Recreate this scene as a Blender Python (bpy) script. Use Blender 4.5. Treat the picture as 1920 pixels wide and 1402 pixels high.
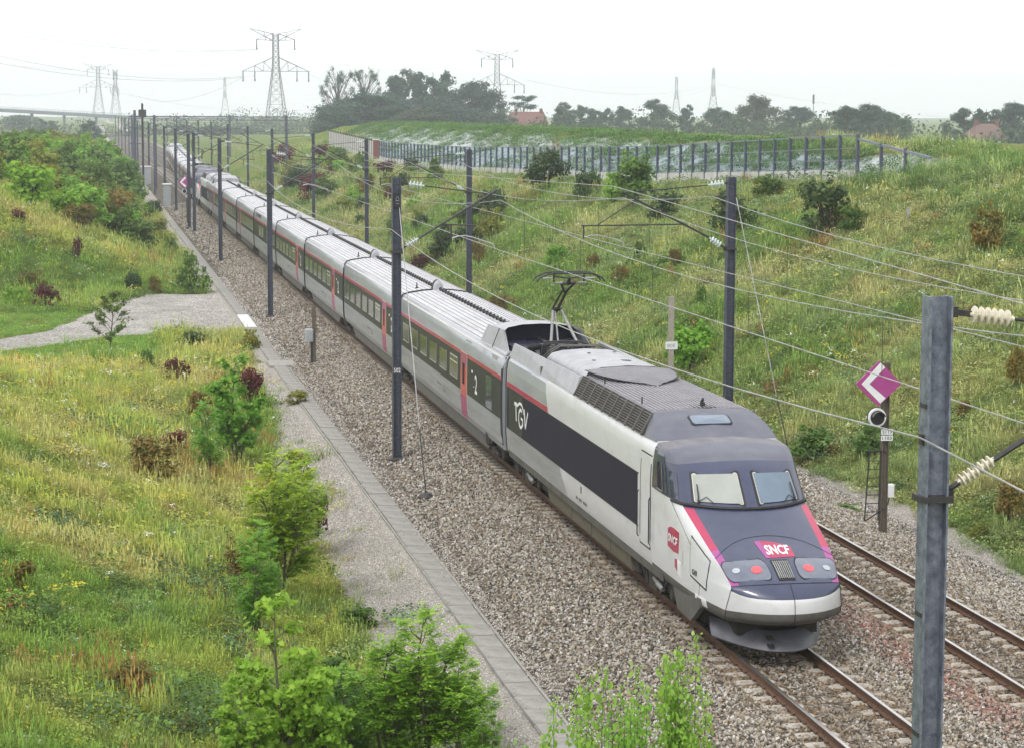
import bpy, math, random
import numpy as np
from mathutils import Vector, Matrix

for _o in list(bpy.data.objects):
    bpy.data.objects.remove(_o)
S = bpy.context.scene
COL = S.collection
random.seed(7)
RNG = np.random.default_rng(11)
R = math.radians

# ------------------------------------------------------------------ camera
F_PX, TH, PS, RO, CAM_H, CAM_X = 4211.7, .1165, .1864, .0031, 10.3176, -12.8147
_c, _s = math.cos, math.sin
FW = np.array([_s(PS)*_c(TH), _c(PS)*_c(TH), -_s(TH)])
RT0 = np.array([_c(PS), -_s(PS), 0.0])
UP0 = np.cross(RT0, FW)
RT = _c(RO)*RT0 + _s(RO)*UP0
UP = -_s(RO)*RT0 + _c(RO)*UP0
EYE = np.array([CAM_X, 0.0, CAM_H])
cd = bpy.data.cameras.new('camera')
cam = bpy.data.objects.new('camera', cd)
COL.objects.link(cam)
cd.sensor_fit = 'HORIZONTAL'
cd.sensor_width = 36.0
cd.lens = F_PX/1920*36
cd.clip_start = .5
cd.clip_end = 20000
cam.matrix_world = Matrix(((RT[0], UP[0], -FW[0], EYE[0]), (RT[1], UP[1], -FW[1], EYE[1]),
                           (RT[2], UP[2], -FW[2], EYE[2]), (0, 0, 0, 1)))
S.camera = cam

# ------------------------------------------------------------------ sky and sun
SUN_EL, SUN_AZ = R(52), R(222)          # azimuth measured clockwise from +Y (down the line)
w = bpy.data.worlds.new('World')
S.world = w
w.use_nodes = True
nt = w.node_tree
nt.nodes.clear()
sky = nt.nodes.new('ShaderNodeTexSky')
sky.sky_type = 'NISHITA'
sky.sun_disc = False
sky.sun_elevation = SUN_EL
sky.sun_rotation = SUN_AZ
sky.air_density = 1.0
sky.dust_density = 2.0
sky.ozone_density = 1.0
hs = nt.nodes.new('ShaderNodeHueSaturation')
hs.inputs['Saturation'].default_value = .16       # cloud cover: an almost colourless sky
bg = nt.nodes.new('ShaderNodeBackground')
bg.inputs['Strength'].default_value = .15
wo = nt.nodes.new('ShaderNodeOutputWorld')
cl = nt.nodes.new('ShaderNodeMix')                # even overcast layer over the clear-sky radiance
cl.data_type = 'RGBA'
cl.inputs['Factor'].default_value = .8
cl.inputs['B'].default_value = (10.2, 10.2, 10.25, 1)
nt.links.new(sky.outputs[0], hs.inputs['Color'])
nt.links.new(hs.outputs[0], cl.inputs['A'])
nt.links.new(cl.outputs['Result'], bg.inputs['Color'])
nt.links.new(bg.outputs[0], wo.inputs['Surface'])
sl = bpy.data.lights.new('sun', 'SUN')
sl.energy = 1.5
sl.angle = R(11)
sl.color = (1.0, .965, .91)
so = bpy.data.objects.new('sun', sl)
COL.objects.link(so)
_sd = Vector((_s(SUN_AZ)*_c(SUN_EL), _c(SUN_AZ)*_c(SUN_EL), _s(SUN_EL)))
so.rotation_euler = _sd.to_track_quat('Z', 'Y').to_euler()
so.location = (-60, -60, 120)

S.view_settings.view_transform = 'Standard'
S.view_settings.look = 'None'
S.view_settings.exposure = .08
S.view_settings.gamma = 1.0
S.view_settings.use_curve_mapping = False
S.cycles.use_denoising = True
S.cycles.max_bounces = 5
S.cycles.diffuse_bounces = 2
S.cycles.glossy_bounces = 2
S.cycles.transmission_bounces = 3
S.cycles.transparent_max_bounces = 10
S.cycles.volume_bounces = 1
S.cycles.use_light_tree = False
S.cycles.adaptive_threshold = .02
S.cycles.caustics_reflective = False
S.cycles.caustics_refractive = False
S.cycles.sample_clamp_indirect = 4
HAZE = .00034

# ------------------------------------------------------------------ helpers
def proj(p):
    d = np.asarray(p, float)-EYE
    z = d @ FW
    return 960+F_PX*(d @ RT)/z, 701-F_PX*(d @ UP)/z
def ray(px, py):
    return FW*F_PX+(px-960)*RT+(701-py)*UP
def at_y(px, py, Y):
    v = ray(px, py)
    return EYE+v*(Y/v[1])

def link(o, parent=None):
    COL.objects.link(o)
    if parent is not None:
        o.parent = parent
    return o
def tag(o, label=None, cat=None, group=None, kind=None):
    if label: o['label'] = label
    if cat: o['category'] = cat
    if group: o['group'] = group
    if kind: o['kind'] = kind
    return o
def empty(name, loc=(0, 0, 0), rz=0.0, parent=None):
    o = bpy.data.objects.new(name, None)
    o.empty_display_size = .3
    o.location = loc
    o.rotation_euler = (0, 0, rz)
    return link(o, parent)
KIDS = {}

class MB:
    def __init__(s):
        s.v = []; s.f = []; s.m = []
    def add(s, vs, fs, mi=0):
        n = len(s.v)
        s.v.extend([tuple(map(float, a)) for a in vs])
        s.f.extend([tuple(i+n for i in f) for f in fs])
        s.m.extend([mi]*len(fs))
        return s
    def box(s, x0, x1, y0, y1, z0, z1, mi=0):
        return s.add([(x0, y0, z0), (x1, y0, z0), (x1, y1, z0), (x0, y1, z0), (x0, y0, z1), (x1, y0, z1), (x1, y1, z1), (x0, y1, z1)],
                     [(0, 3, 2, 1), (4, 5, 6, 7), (0, 1, 5, 4), (1, 2, 6, 5), (2, 3, 7, 6), (3, 0, 4, 7)], mi)
    def bbox(s, x0, x1, y0, y1, z0, z1, b=.02, mi=0):
        """box with chamfered vertical edges and top"""
        r = [(x0+b, y0), (x1-b, y0), (x1, y0+b), (x1, y1-b), (x1-b, y1), (x0+b, y1), (x0, y1-b), (x0, y0+b)]
        cx, cy = (x0+x1)/2, (y0+y1)/2
        t = [(cx+(x-cx)*(1-2*b/max(x1-x0, 1e-6)), cy+(y-cy)*(1-2*b/max(y1-y0, 1e-6))) for x, y in r]
        rings = [[(x, y, z0) for x, y in r], [(x, y, z1-b) for x, y in r], [(x, y, z1) for x, y in t]]
        return s.loft(rings, True, True, True, mi)
    def loft(s, rings, closed=True, cap0=False, cap1=False, mi=0):
        n = len(rings[0])
        vs = [p for r in rings for p in r]
        fs = []
        for i in range(len(rings)-1):
            for j in range(n if closed else n-1):
                k = (j+1) % n
                fs.append((i*n+j, i*n+k, (i+1)*n+k, (i+1)*n+j))
        if cap0: fs.append(tuple(reversed(range(n))))
        if cap1: fs.append(tuple((len(rings)-1)*n+j for j in range(n)))
        return s.add(vs, fs, mi)
    def tube(s, pts, r, n=6, mi=0, caps=True):
        pts = [Vector(p) for p in pts]
        rs = r if isinstance(r, (list, tuple)) else [r]*len(pts)
        rings = []
        ref = None
        for i, p in enumerate(pts):
            a = pts[max(i-1, 0)]; b = pts[min(i+1, len(pts)-1)]
            d = (b-a)
            if d.length < 1e-9: d = Vector((0, 0, 1))
            d.normalize()
            if ref is None or abs(ref.dot(d)) > .95:
                ref = Vector((0, 0, 1)) if abs(d.z) < .9 else Vector((1, 0, 0))
            u = d.cross(ref).normalized(); v = u.cross(d)
            rings.append([tuple(p+(u*math.cos(2*math.pi*k/n)+v*math.sin(2*math.pi*k/n))*rs[i]) for k in range(n)])
        return s.loft(rings, True, caps, caps, mi)
    def beam(s, p, q, wd, ht, mi=0):
        p = Vector(p); q = Vector(q); d = (q-p).normalized()
        ref = Vector((0, 0, 1)) if abs(d.z) < .95 else Vector((0, 1, 0))
        u = d.cross(ref).normalized()*wd/2; v = u.normalized().cross(d)*ht/2
        rings = [[tuple(c+a) for a in (-u-v, u-v, u+v, -u+v)] for c in (p, q)]
        return s.loft(rings, True, True, True, mi)
    def lathe(s, p, axis, prof, n=10, mi=0):
        """prof: list of (t along axis, radius)"""
        p = Vector(p); d = Vector(axis).normalized()
        ref = Vector((0, 0, 1)) if abs(d.z) < .9 else Vector((1, 0, 0))
        u = d.cross(ref).normalized(); v = u.cross(d)
        rings = [[tuple(p+d*t+(u*math.cos(2*math.pi*k/n)+v*math.sin(2*math.pi*k/n))*r) for k in range(n)] for t, r in prof]
        return s.loft(rings, True, True, True, mi)
    def disc(s, p, axis, r, th, n=16, mi=0):
        return s.lathe(p, axis, [(0, r), (th, r)], n, mi)
    def hbeam(s, cx, cy, z0, z1, wd, tf=.03, tw=.02, mi=0):
        h = wd/2
        pr = [(-h, -h), (-h+tf, -h), (-h+tf, -tw), (h-tf, -tw), (h-tf, -h), (h, -h), (h, h), (h-tf, h), (h-tf, tw), (-h+tf, tw), (-h+tf, h), (-h, h)]
        return s.loft([[(cx+x, cy+y, z) for x, y in pr] for z in (z0, z1)], True, True, True, mi)
    def prism(s, poly, axis, a, b, mi=0):
        """extrude a 2D polygon along 'x','y' or 'z' from a to b"""
        def P(u, v, t):
            return {'x': (t, u, v), 'y': (u, t, v), 'z': (u, v, t)}[axis]
        return s.loft([[P(u, v, t) for u, v in poly] for t in (a, b)], True, True, True, mi)
    def grid(s, g, mi=0, flip=False):
        nr, nc = len(g), len(g[0])
        vs = [p for r in g for p in r]
        fs = []
        for i in range(nr-1):
            for j in range(nc-1):
                q = (i*nc+j, i*nc+j+1, (i+1)*nc+j+1, (i+1)*nc+j)
                fs.append(tuple(reversed(q)) if flip else q)
        return s.add(vs, fs, mi)
    def mesh(s, name, mats, smooth=None):
        me = bpy.data.meshes.new(name)
        me.from_pydata(s.v, [], s.f)
        for m in (mats if isinstance(mats, (list, tuple)) else [mats]):
            me.materials.append(m)
        if isinstance(mats, (list, tuple)) and len(mats) > 1:
            me.polygons.foreach_set('material_index', s.m)
        if smooth:
            me.polygons.foreach_set('use_smooth', [True]*len(me.polygons))
            me.update()
            me.set_sharp_from_angle(angle=R(smooth))
        me.update()
        return me
    def build(s, name, mats, parent=None, smooth=None, loc=None):
        o = bpy.data.objects.new(name, s.mesh(name, mats, smooth))
        if loc is not None: o.location = loc
        link(o, parent)
        if parent is not None:
            KIDS.setdefault(parent.name, []).append(o)
        return o
def put(name, mesh, parent=None, loc=(0, 0, 0), rot=(0, 0, 0), scale=(1, 1, 1)):
    """another object that shares mesh data"""
    o = bpy.data.objects.new(name, mesh)
    o.location = loc; o.rotation_euler = rot; o.scale = scale
    link(o, parent)
    if parent is not None:
        KIDS.setdefault(parent.name, []).append(o)
    return o
def clone(o, loc=None, rz=None, label=None):
    c = o.copy()
    COL.objects.link(c)
    def rec(src, dst):
        for ch in KIDS.get(src.name, []):
            k = ch.copy()
            COL.objects.link(k)
            k.parent = dst
            KIDS.setdefault(dst.name, []).append(k)
            rec(ch, k)
    rec(o, c)
    if loc is not None: c.location = loc
    if rz is not None: c.rotation_euler = (0, 0, rz)
    if label: c['label'] = label
    return c

# ------------------------------------------------------------------ materials
def _mat(name):
    m = bpy.data.materials.new(name)
    m.use_nodes = True
    n = m.node_tree
    return m, n, n.nodes['Principled BSDF']
def pm(name, c, rough=.6, metal=0.0, c2=None, scale=6.0, bump=0.0, bscale=40.0, spec=None, stretch=None, lo=.35, hi=.65, detail=5.0, coat=0.0):
    """procedural paint / metal / stone: two tones mixed by noise, optional fine relief"""
    m, n, b = _mat(name)
    N, L = n.nodes, n.links
    b.inputs['Roughness'].default_value = rough
    b.inputs['Metallic'].default_value = metal
    if spec is not None: b.inputs['Specular IOR Level'].default_value = spec
    if coat: b.inputs['Coat Weight'].default_value = coat
    tc = N.new('ShaderNodeTexCoord')
    src = tc.outputs['Object']
    if stretch:
        mp = N.new('ShaderNodeMapping'); mp.inputs['Scale'].default_value = stretch
        L.new(src, mp.inputs[0]); src = mp.outputs[0]
    if c2 is None:
        c2 = tuple(x*.82 for x in c)
    nz = N.new('ShaderNodeTexNoise'); nz.inputs['Scale'].default_value = scale; nz.inputs['Detail'].default_value = detail; nz.inputs['Roughness'].default_value = .65
    L.new(src, nz.inputs['Vector'])
    mr = N.new('ShaderNodeMapRange'); mr.inputs[1].default_value = lo; mr.inputs[2].default_value = hi
    L.new(nz.outputs['Fac'], mr.inputs[0])
    mx = N.new('ShaderNodeMix'); mx.data_type = 'RGBA'
    mx.inputs['A'].default_value = (*c, 1); mx.inputs['B'].default_value = (*c2, 1)
    L.new(mr.outputs[0], mx.inputs['Factor'])
    L.new(mx.outputs['Result'], b.inputs['Base Color'])
    if bump:
        n2 = N.new('ShaderNodeTexNoise'); n2.inputs['Scale'].default_value = bscale; n2.inputs['Detail'].default_value = 4
        L.new(tc.outputs['Object'], n2.inputs['Vector'])
        bp = N.new('ShaderNodeBump'); bp.inputs['Strength'].default_value = bump; bp.inputs['Distance'].default_value = .02
        L.new(n2.outputs['Fac'], bp.inputs['Height']); L.new(bp.outputs[0], b.inputs['Normal'])
    return m
M = {}
M['galv'] = pm('galvanised steel', (.27, .30, .36), .5, .5, (.11, .125, .17), 7, .3, 60, lo=.36, hi=.66, detail=9)
M['galv_old'] = pm('darkened galvanised steel', (.10, .112, .15), .55, .4, (.055, .062, .085), 5, .3, 60, lo=.36, hi=.66, stretch=(1, 1, 3))
M['galv_far'] = pm('dull galvanised steel', (.17, .185, .23), .6, .4, (.11, .12, .16), 3)
M['dark_steel'] = pm('dark bracket steel', (.045, .045, .05), .55, .5, (.075, .07, .065), 12)
M['glass_ins'] = pm('pale glass insulator', (.62, .70, .68), .12, 0, (.50, .60, .60), 8, spec=.7)
M['cream_ins'] = pm('cream porcelain', (.74, .70, .58), .25, 0, (.60, .55, .43), 18)
M['wire'] = pm('wire metal', (.50, .50, .50), .45, .5, (.30, .30, .30), 2)
M['wire_dark'] = pm('weathered wire', (.11, .11, .115), .55, .4, (.06, .06, .065), 2)
M['rail_side'] = pm('rusty rail', (.13, .065, .035), .8, 0, (.07, .036, .022), 14, .3)
M['rail_top'] = pm('polished railhead', (.62, .62, .64), .25, .9, (.45, .43, .42), 5, stretch=(1, .1, 1))
M['concrete'] = pm('weathered concrete', (.40, .385, .35), .9, 0, (.25, .24, .22), 7, .4, 70)
M['sleeper'] = pm('sleeper concrete', (.46, .43, .38), .9, 0, (.22, .19, .155), 9, .3, 60)
M['trough'] = pm('trough lid concrete', (.33, .318, .298), .9, 0, (.19, .18, .165), 1.3, .4, 80, lo=.38, hi=.62, detail=9)
M['white_paint'] = pm('white painted slab', (.74, .75, .77), .7, 0, (.60, .61, .63), 6)
M['wood_post'] = pm('weathered timber', (.16, .135, .10), .9, 0, (.09, .075, .06), 10, .4, stretch=(6, 6, .6))
M['wood_pale'] = pm('pale weathered timber', (.40, .37, .31), .9, 0, (.26, .24, .20), 10, .3, stretch=(6, 6, .6))
M['plate_white'] = pm('white sign plate', (.80, .81, .82), .5, 0, (.72, .73, .74), 5)
M['black'] = pm('black paint', (.012, .012, .014), .5, 0, (.02, .02, .022), 8)
M['ink'] = pm('black lettering', (.02, .02, .025), .6, 0, (.03, .03, .03), 8)
M['magenta'] = pm('magenta sign enamel', (.40, .06, .26), .45, 0, (.33, .05, .21), 3)
M['grey_box'] = pm('grey cabinet paint', (.42, .45, .48), .5, .1, (.33, .36, .39), 5)
# ------------------------------------------------------------------ terrain
T2 = 4.42                                   # centre of the second track
def sm(a, b, t):
    t = np.clip((np.asarray(t, float)-a)/(b-a), 0, 1)
    return t*t*(3-2*t)
def fence_x(y):
    return np.interp(y, [60, 110, 143, 201, 253, 330, 420, 600], [27.5, 24.5, 22.3, 20.3, 19.7, 21.2, 24, 28])
def wob(x, y):
    return (np.sin(x*.9+y*.31)+np.sin(x*.37-y*.53+1.3)+np.sin(y*.83+x*1.7+.5)*.6)*.33
def terrain(x, y):
    x = np.asarray(x, float); y = np.asarray(y, float)
    # left of the line
    u = -4.95-x
    sh = -.80-.22*np.clip(u, 0, 1.9)                                     # gravel shoulder
    near = np.where(u < 1.9, sh, np.where(u < 3.0, -1.218-.05*(u-1.9), -1.27+.27*np.clip(u-3.0, 0, 30)))
    near = near+np.where(u > 2.6, wob(x, y)*.10, 0)
    flat = -.86+0*u
    far = np.where(u < .9, -.80-.06*u, -.86+.43*np.clip(u-2.2, 0, 13.5))+np.where(u > 3, wob(x, y)*.25, 0)
    a = sm(70, 101, y+.3*(x+10)); b = sm(133, 150, y)
    left = near*(1-a)+a*(flat*(1-b)+far*b)
    # far left lowers into fields
    fl = sm(330, 520, y)
    left = left*(1-fl)+fl*np.minimum(left, -.9+.10*np.clip(u-2, 0, 40))
    # right of the line
    xf = fence_x(y)
    zb = -.74+.5*(xf-9.2)
    bank = -.74+.5*(x-9.2)
    bench = np.where(x < xf, bank, np.where(x < xf+1.6, zb, np.minimum(zb+.46*(x-xf-1.6), 8.25)))
    straight = np.minimum(bank, 7.85)-.18*np.clip(x-27.0, 0, 20)
    k = sm(94, 108, y)
    right = straight*(1-k)+bench*k
    right = np.where(x > 32, right-np.clip((x-32)*.15*(1-sm(60, 90, abs(y-130)))+(x-32)*.03, 0, 5.5), right)
    right = right+np.where((x > 10.2), wob(x*.8, y*.8)*.22*np.clip((x-10)/3, 0, 1)*(1-.85*k*((x > xf-1) & (x < xf+2))), 0)
    right = np.where(x < 9.2, -.74, right)
    fr = sm(330, 560, y)
    right = right*(1-fr)+fr*np.minimum(right, 1.5+.0*x)
    mid = np.full_like(x, -.78)
    z = np.where(x < -4.95, left, np.where(x > 8.9, right, mid))
    far_w = sm(700, 1100, y)
    z = z*(1-far_w)+far_w*(-.9+1.4*sm(30, 160, abs(x-2)))
    # low hill far to the left behind the road bridge
    z = z+7.5*np.exp(-((x+190)/110)**2-((y-1350)/260)**2)
    z = z+3.0*np.exp(-((x-120)/150)**2-((y-1500)/200)**2)
    return z
def tz(x, y):
    return float(terrain(np.array([x]), np.array([y]))[0])
def hit(px, py, dmax=1500.):
    """ground point seen at a place of the photograph"""
    v = ray(px, py); v = v/v[1]
    ds = np.concatenate([np.arange(18, 400, .4), np.arange(400, dmax, 3.)])
    P = EYE[None]+v[None]*ds[:, None]
    h = P[:, 2]-terrain(P[:, 0], P[:, 1])
    i = np.argmax(h < 0) if (h < 0).any() else len(ds)-1
    p = P[i]
    return float(p[0]), float(p[1]), tz(p[0], p[1])

xs = np.unique(np.concatenate([np.arange(-24, -4.9, .6), [-4.95, -4.9, 8.85, 8.9], np.arange(-4.5, 8.6, 2.6), np.arange(9.2, 40, .6), np.arange(40, 100, 4), np.arange(100, 400, 25), np.arange(400, 3301, 400),
     -np.arange(24, 60, 3), -np.arange(60, 420, 18), -np.arange(420, 3301, 450)]))
ys = np.unique(np.concatenate([np.arange(4, 200, .9), np.arange(200, 400, 2.0), np.arange(400, 800, 10), np.arange(800, 2000, 40), np.arange(2000, 3401, 200), [-300, -100, -40, -10]]))
GX, GY = np.meshgrid(xs, ys)
GZ = terrain(GX, GY)
nx, ny = len(xs), len(ys)
idx = np.arange(nx*ny).reshape(ny, nx)
quads = np.stack([idx[:-1, :-1], idx[:-1, 1:], idx[1:, 1:], idx[1:, :-1]], -1).reshape(-1, 4)
def fast_mesh(name, verts, faces, mats, smooth=False, mi=None):
    me = bpy.data.meshes.new(name)
    verts = np.ascontiguousarray(verts, dtype=np.float32); faces = np.ascontiguousarray(faces, dtype=np.int32)
    k = faces.shape[1]
    me.vertices.add(len(verts)); me.vertices.foreach_set('co', verts.ravel())
    me.loops.add(faces.size); me.loops.foreach_set('vertex_index', faces.ravel())
    me.polygons.add(len(faces)); me.polygons.foreach_set('loop_start', np.arange(0, faces.size, k, dtype=np.int32))
    for m in (mats if isinstance(mats, (list, tuple)) else [mats]): me.materials.append(m)
    if mi is not None: me.polygons.foreach_set('material_index', np.asarray(mi, np.int32))
    if smooth: me.polygons.foreach_set('use_smooth', np.ones(len(faces), bool))
    me.update(calc_edges=True)
    return me

def ground_mat():
    m, n, b = _mat('grassy soil')
    N, L = n.nodes, n.links
    b.inputs['Roughness'].default_value = 1.0
    b.inputs['Specular IOR Level'].default_value = .1
    tc = N.new('ShaderNodeTexCoord')
    def noise(sc, det=6, vec=None):
        z = N.new('ShaderNodeTexNoise'); z.inputs['Scale'].default_value = sc; z.inputs['Detail'].default_value = det; z.inputs['Roughness'].default_value = .7
        L.new(vec or tc.outputs['Object'], z.inputs['Vector']); return z.outputs['Fac']
    def ramp(f, stops):
        r = N.new('ShaderNodeValToRGB')
        e = r.color_ramp.elements
        e[0].position, e[0].color = stops[0][0], (*stops[0][1], 1)
        e[1].position, e[1].color = stops[-1][0], (*stops[-1][1], 1)
        for p, c in stops[1:-1]:
            q = e.new(p); q.color = (*c, 1)
        L.new(f, r.inputs[0]); return r.outputs[0]
    def mix(f, a, c):
        x = N.new('ShaderNodeMix'); x.data_type = 'RGBA'
        L.new(f, x.inputs['Factor']); L.new(a, x.inputs['A']); L.new(c, x.inputs['B']); return x.outputs['Result']
    fine = noise(3.2, 8)
    big = noise(.11, 4)
    g = ramp(fine, [(.25, (.06, .085, .02)), (.45, (.13, .16, .035)), (.6, (.22, .23, .065)), (.8, (.30, .27, .11))])
    g2 = ramp(fine, [(.3, (.055, .10, .02)), (.55, (.11, .18, .04)), (.8, (.19, .24, .07))])
    s1 = N.new('ShaderNodeMapRange'); s1.inputs[1].default_value = .42; s1.inputs[2].default_value = .6
    L.new(big, s1.inputs[0])
    col = mix(s1.outputs[0], g, g2)
    # chalk cut behind the glass screen: attribute marks where the bank is bare chalk
    at = N.new('ShaderNodeAttribute'); at.attribute_name = 'chalk'
    ch = ramp(noise(1.1, 8), [(.34, (.16, .20, .12)), (.44, (.36, .40, .40)), (.6, (.52, .55, .57)), (.75, (.60, .63, .65))])
    col = mix(at.outputs['Fac'], col, ch)
    ag = N.new('ShaderNodeAttribute'); ag.attribute_name = 'gravel'
    gr = ramp(noise(16, 6), [(.3, (.20, .18, .155)), (.5, (.38, .355, .32)), (.72, (.54, .515, .48))])
    nn = noise(1.6, 5)
    ad = N.new('ShaderNodeMath'); ad.operation = 'ADD'; L.new(ag.outputs['Fac'], ad.inputs[0])
    sb = N.new('ShaderNodeMath'); sb.operation = 'SUBTRACT'; L.new(nn, sb.inputs[0]); sb.inputs[1].default_value = .5
    L.new(sb.outputs[0], ad.inputs[1])
    st = N.new('ShaderNodeMapRange'); st.inputs[1].default_value = .42; st.inputs[2].default_value = .58; L.new(ad.outputs[0], st.inputs[0])
    col = mix(st.outputs[0], col, gr)
    L.new(col, b.inputs['Base Color'])
    bp = N.new('ShaderNodeBump'); bp.inputs['Strength'].default_value = .9; bp.inputs['Distance'].default_value = .12
    L.new(noise(7, 8), bp.inputs['Height']); L.new(bp.outputs[0], b.inputs['Normal'])
    return m
M['ground'] = ground_mat()
gme = fast_mesh('ground', np.stack([GX, GY, GZ], -1).reshape(-1, 3), quads, M['ground'], True)
def chalk_w(x, y):
    xf = fence_x(y)
    return sm(xf-.2, xf+.6, x)*(1-sm(7.75, 8.25, terrain(x, y)+wob(x*.6, y*.6)*.35))*sm(97, 108, y)*(1-sm(300, 340, y))*(1-sm(30.5, 32.5, x))
def gravel_w(x, y):
    # shoulder beside the cable trough, strip right of the second track
    e = 6.75+.35*np.sin(y*.21)+.3*np.sin(y*.093+1)+.9*np.exp(-((y-50)/12)**2)-.75*sm(70, 100, y)
    a = (1-sm(e-.35, e+.1, -x))*(x < -4)
    r = (x > 5)*(1-sm(9.0, 9.6, x+.25*np.sin(y*.3)))
    return np.clip(a+r, 0, 1)
for nm, fn in (('chalk', chalk_w), ('gravel', gravel_w)):
    at = gme.attributes.new(nm, 'FLOAT', 'POINT')
    at.data.foreach_set('value', fn(GX, GY).astype(np.float32).ravel())
go = bpy.data.objects.new('ground', gme)
link(go)
tag(go, kind='structure')

# ------------------------------------------------------------------ gravel service path
def speckle(name, stops, sc, bump=.8, dist=.03, big=None):
    m, n, b = _mat(name)
    N, L = n.nodes, n.links
    b.inputs['Roughness'].default_value = .95
    b.inputs['Specular IOR Level'].default_value = .2
    tc = N.new('ShaderNodeTexCoord')
    vo = N.new('ShaderNodeTexVoronoi'); vo.inputs['Scale'].default_value = sc
    L.new(tc.outputs['Object'], vo.inputs['Vector'])
    r = N.new('ShaderNodeValToRGB'); e = r.color_ramp.elements
    e[0].position, e[0].color = stops[0][0], (*stops[0][1], 1)
    e[1].position, e[1].color = stops[-1][0], (*stops[-1][1], 1)
    for p, c in stops[1:-1]:
        q = e.new(p); q.color = (*c, 1)
    sp = N.new('ShaderNodeSeparateColor'); L.new(vo.outputs['Color'], sp.inputs[0]); L.new(sp.outputs[0], r.inputs[0])
    nz = N.new('ShaderNodeTexNoise'); nz.inputs['Scale'].default_value = .5; nz.inputs['Detail'].default_value = 6
    L.new(tc.outputs['Object'], nz.inputs['Vector'])
    mr = N.new('ShaderNodeMapRange'); mr.inputs[1].default_value = .3; mr.inputs[2].default_value = .7; mr.inputs[3].default_value = .75; mr.inputs[4].default_value = 1.15
    L.new(nz.outputs['Fac'], mr.inputs[0])
    mx = N.new('ShaderNodeMix'); mx.data_type = 'RGBA'; mx.blend_type = 'MULTIPLY'; mx.inputs['Factor'].default_value = 1
    L.new(r.outputs[0], mx.inputs['A']); L.new(mr.outputs[0], mx.inputs['B'])
    L.new(mx.outputs['Result'], b.inputs['Base Color'])
    bp = N.new('ShaderNodeBump'); bp.inputs['Strength'].default_value = bump; bp.inputs['Distance'].default_value = dist; bp.invert = True
    L.new(vo.outputs['Distance'], bp.inputs['Height']); L.new(bp.outputs[0], b.inputs['Normal'])
    return m
M['path'] = speckle('grey path gravel', [(0, (.16, .15, .135)), (.4, (.30, .285, .26)), (.8, (.42, .40, .375)), (1, (.52, .50, .47))], 13)
M['ballast'] = speckle('ballast bed', [(0, (.035, .029, .022)), (.4, (.09, .075, .06)), (.75, (.19, .165, .135)), (1, (.36, .33, .29))], 14, 1.0, .06)  # bed darkened to paint the shade in gaps between stones
PATH = [(-5.05, 113), (-5.05, 137), (-7, 137.6), (-9, 137), (-11, 133.5), (-12.3, 129), (-13.4, 122), (-15.2, 115), (-18.5, 110), (-22, 108), (-22, 104.5), (-18, 105.5), (-15, 108), (-12, 112.2), (-9, 113.6)]
mb = MB()
_cn = np.mean(PATH, 0)
ring = []
for i, (x, y) in enumerate(PATH):
    x2, y2 = PATH[(i+1) % len(PATH)]
    for k in range(6):
        a = k/6
        ring.append((x+(x2-x)*a+(.18*math.sin(i*3+k*1.9) if -5.2 > x > -21 else 0), y+(y2-y)*a+.35*math.sin(i*2.1+k*2.3)))
mb.add([(x, y, tz(x, y)+.03) for x, y in ring], [tuple(range(len(ring)))])
o = mb.build('gravel_path', M['path']); tag(o, kind='structure')
def in_path(x, y):
    x = np.asarray(x); y = np.asarray(y); c = np.zeros(x.shape, bool)
    n = len(PATH)
    for i in range(n):
        x1, y1 = PATH[i]; x2, y2 = PATH[(i+1) % n]
        t = ((y1 > y) != (y2 > y)) & (x < (x2-x1)*(y-y1)/((y2-y1) if y2 != y1 else 1e-9)+x1)
        c ^= t
    return c

# ------------------------------------------------------------------ ballast bed
BP = [(-4.42, -.80), (-4.2, -.735), (-3.3, -.54), (-1.95, -.215), (-1.4, -.195), (-.45, -.195), (.45, -.195), (1.4, -.195), (2.2, -.23), (3.0, -.195), (5.8, -.195), (6.35, -.215), (7.3, -.47), (8.3, -.70), (9.05, -.80)]
def ballast_z(x):
    return np.interp(x, [p[0] for p in BP], [p[1] for p in BP])
mb = MB()
yy = np.concatenate([np.arange(2, 120, 1.5), np.arange(120, 400, 8), np.arange(400, 1001, 60)])
mb.grid([[(x, y, z) for x, z in BP] for y in yy])
o = mb.build('trackbed', M['ballast'], smooth=60); tag(o, kind='structure')

# ------------------------------------------------------------------ tracks
Y_CROSS0, Y_CROSS1 = 235.0, 520.0
def off(y):
    t = min(max((y-Y_CROSS0)/(Y_CROSS1-Y_CROSS0), 0), 1)
    return T2*t*t*(3-2*t)
RP = [(-.075, -.165), (.075, -.165), (.075, -.15), (.012, -.125), (.012, -.045), (.036, -.032), (.036, -.004), (.028, 0), (-.028, 0), (-.036, -.004), (-.036, -.032), (-.012, -.045), (-.012, -.125), (-.075, -.15)]
def rail_mesh(xc, y0, y1, fn=None, parent=None, step=None):
    ys_ = [y0, y1] if fn is None else list(np.arange(y0, y1+.1, step))
    f = fn or (lambda y: 0)
    mb = MB()
    n = len(RP)
    rings = [[(xc+f(y)+x, y, z) for x, z in RP] for y in ys_]
    mb.loft(rings, True, True, True)
    # polished running band
    for i in range(len(ys_)-1):
        for j in range(n):
            if j in (6, 7, 8): mb.m[i*n+j] = 1
    return mb.build('rail', [M['rail_side'], M['rail_top']], parent)
sb = MB()
pr = [(-1.2, -.15), (-1.2, -.35), (1.2, -.35), (1.2, -.15)]
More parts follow.
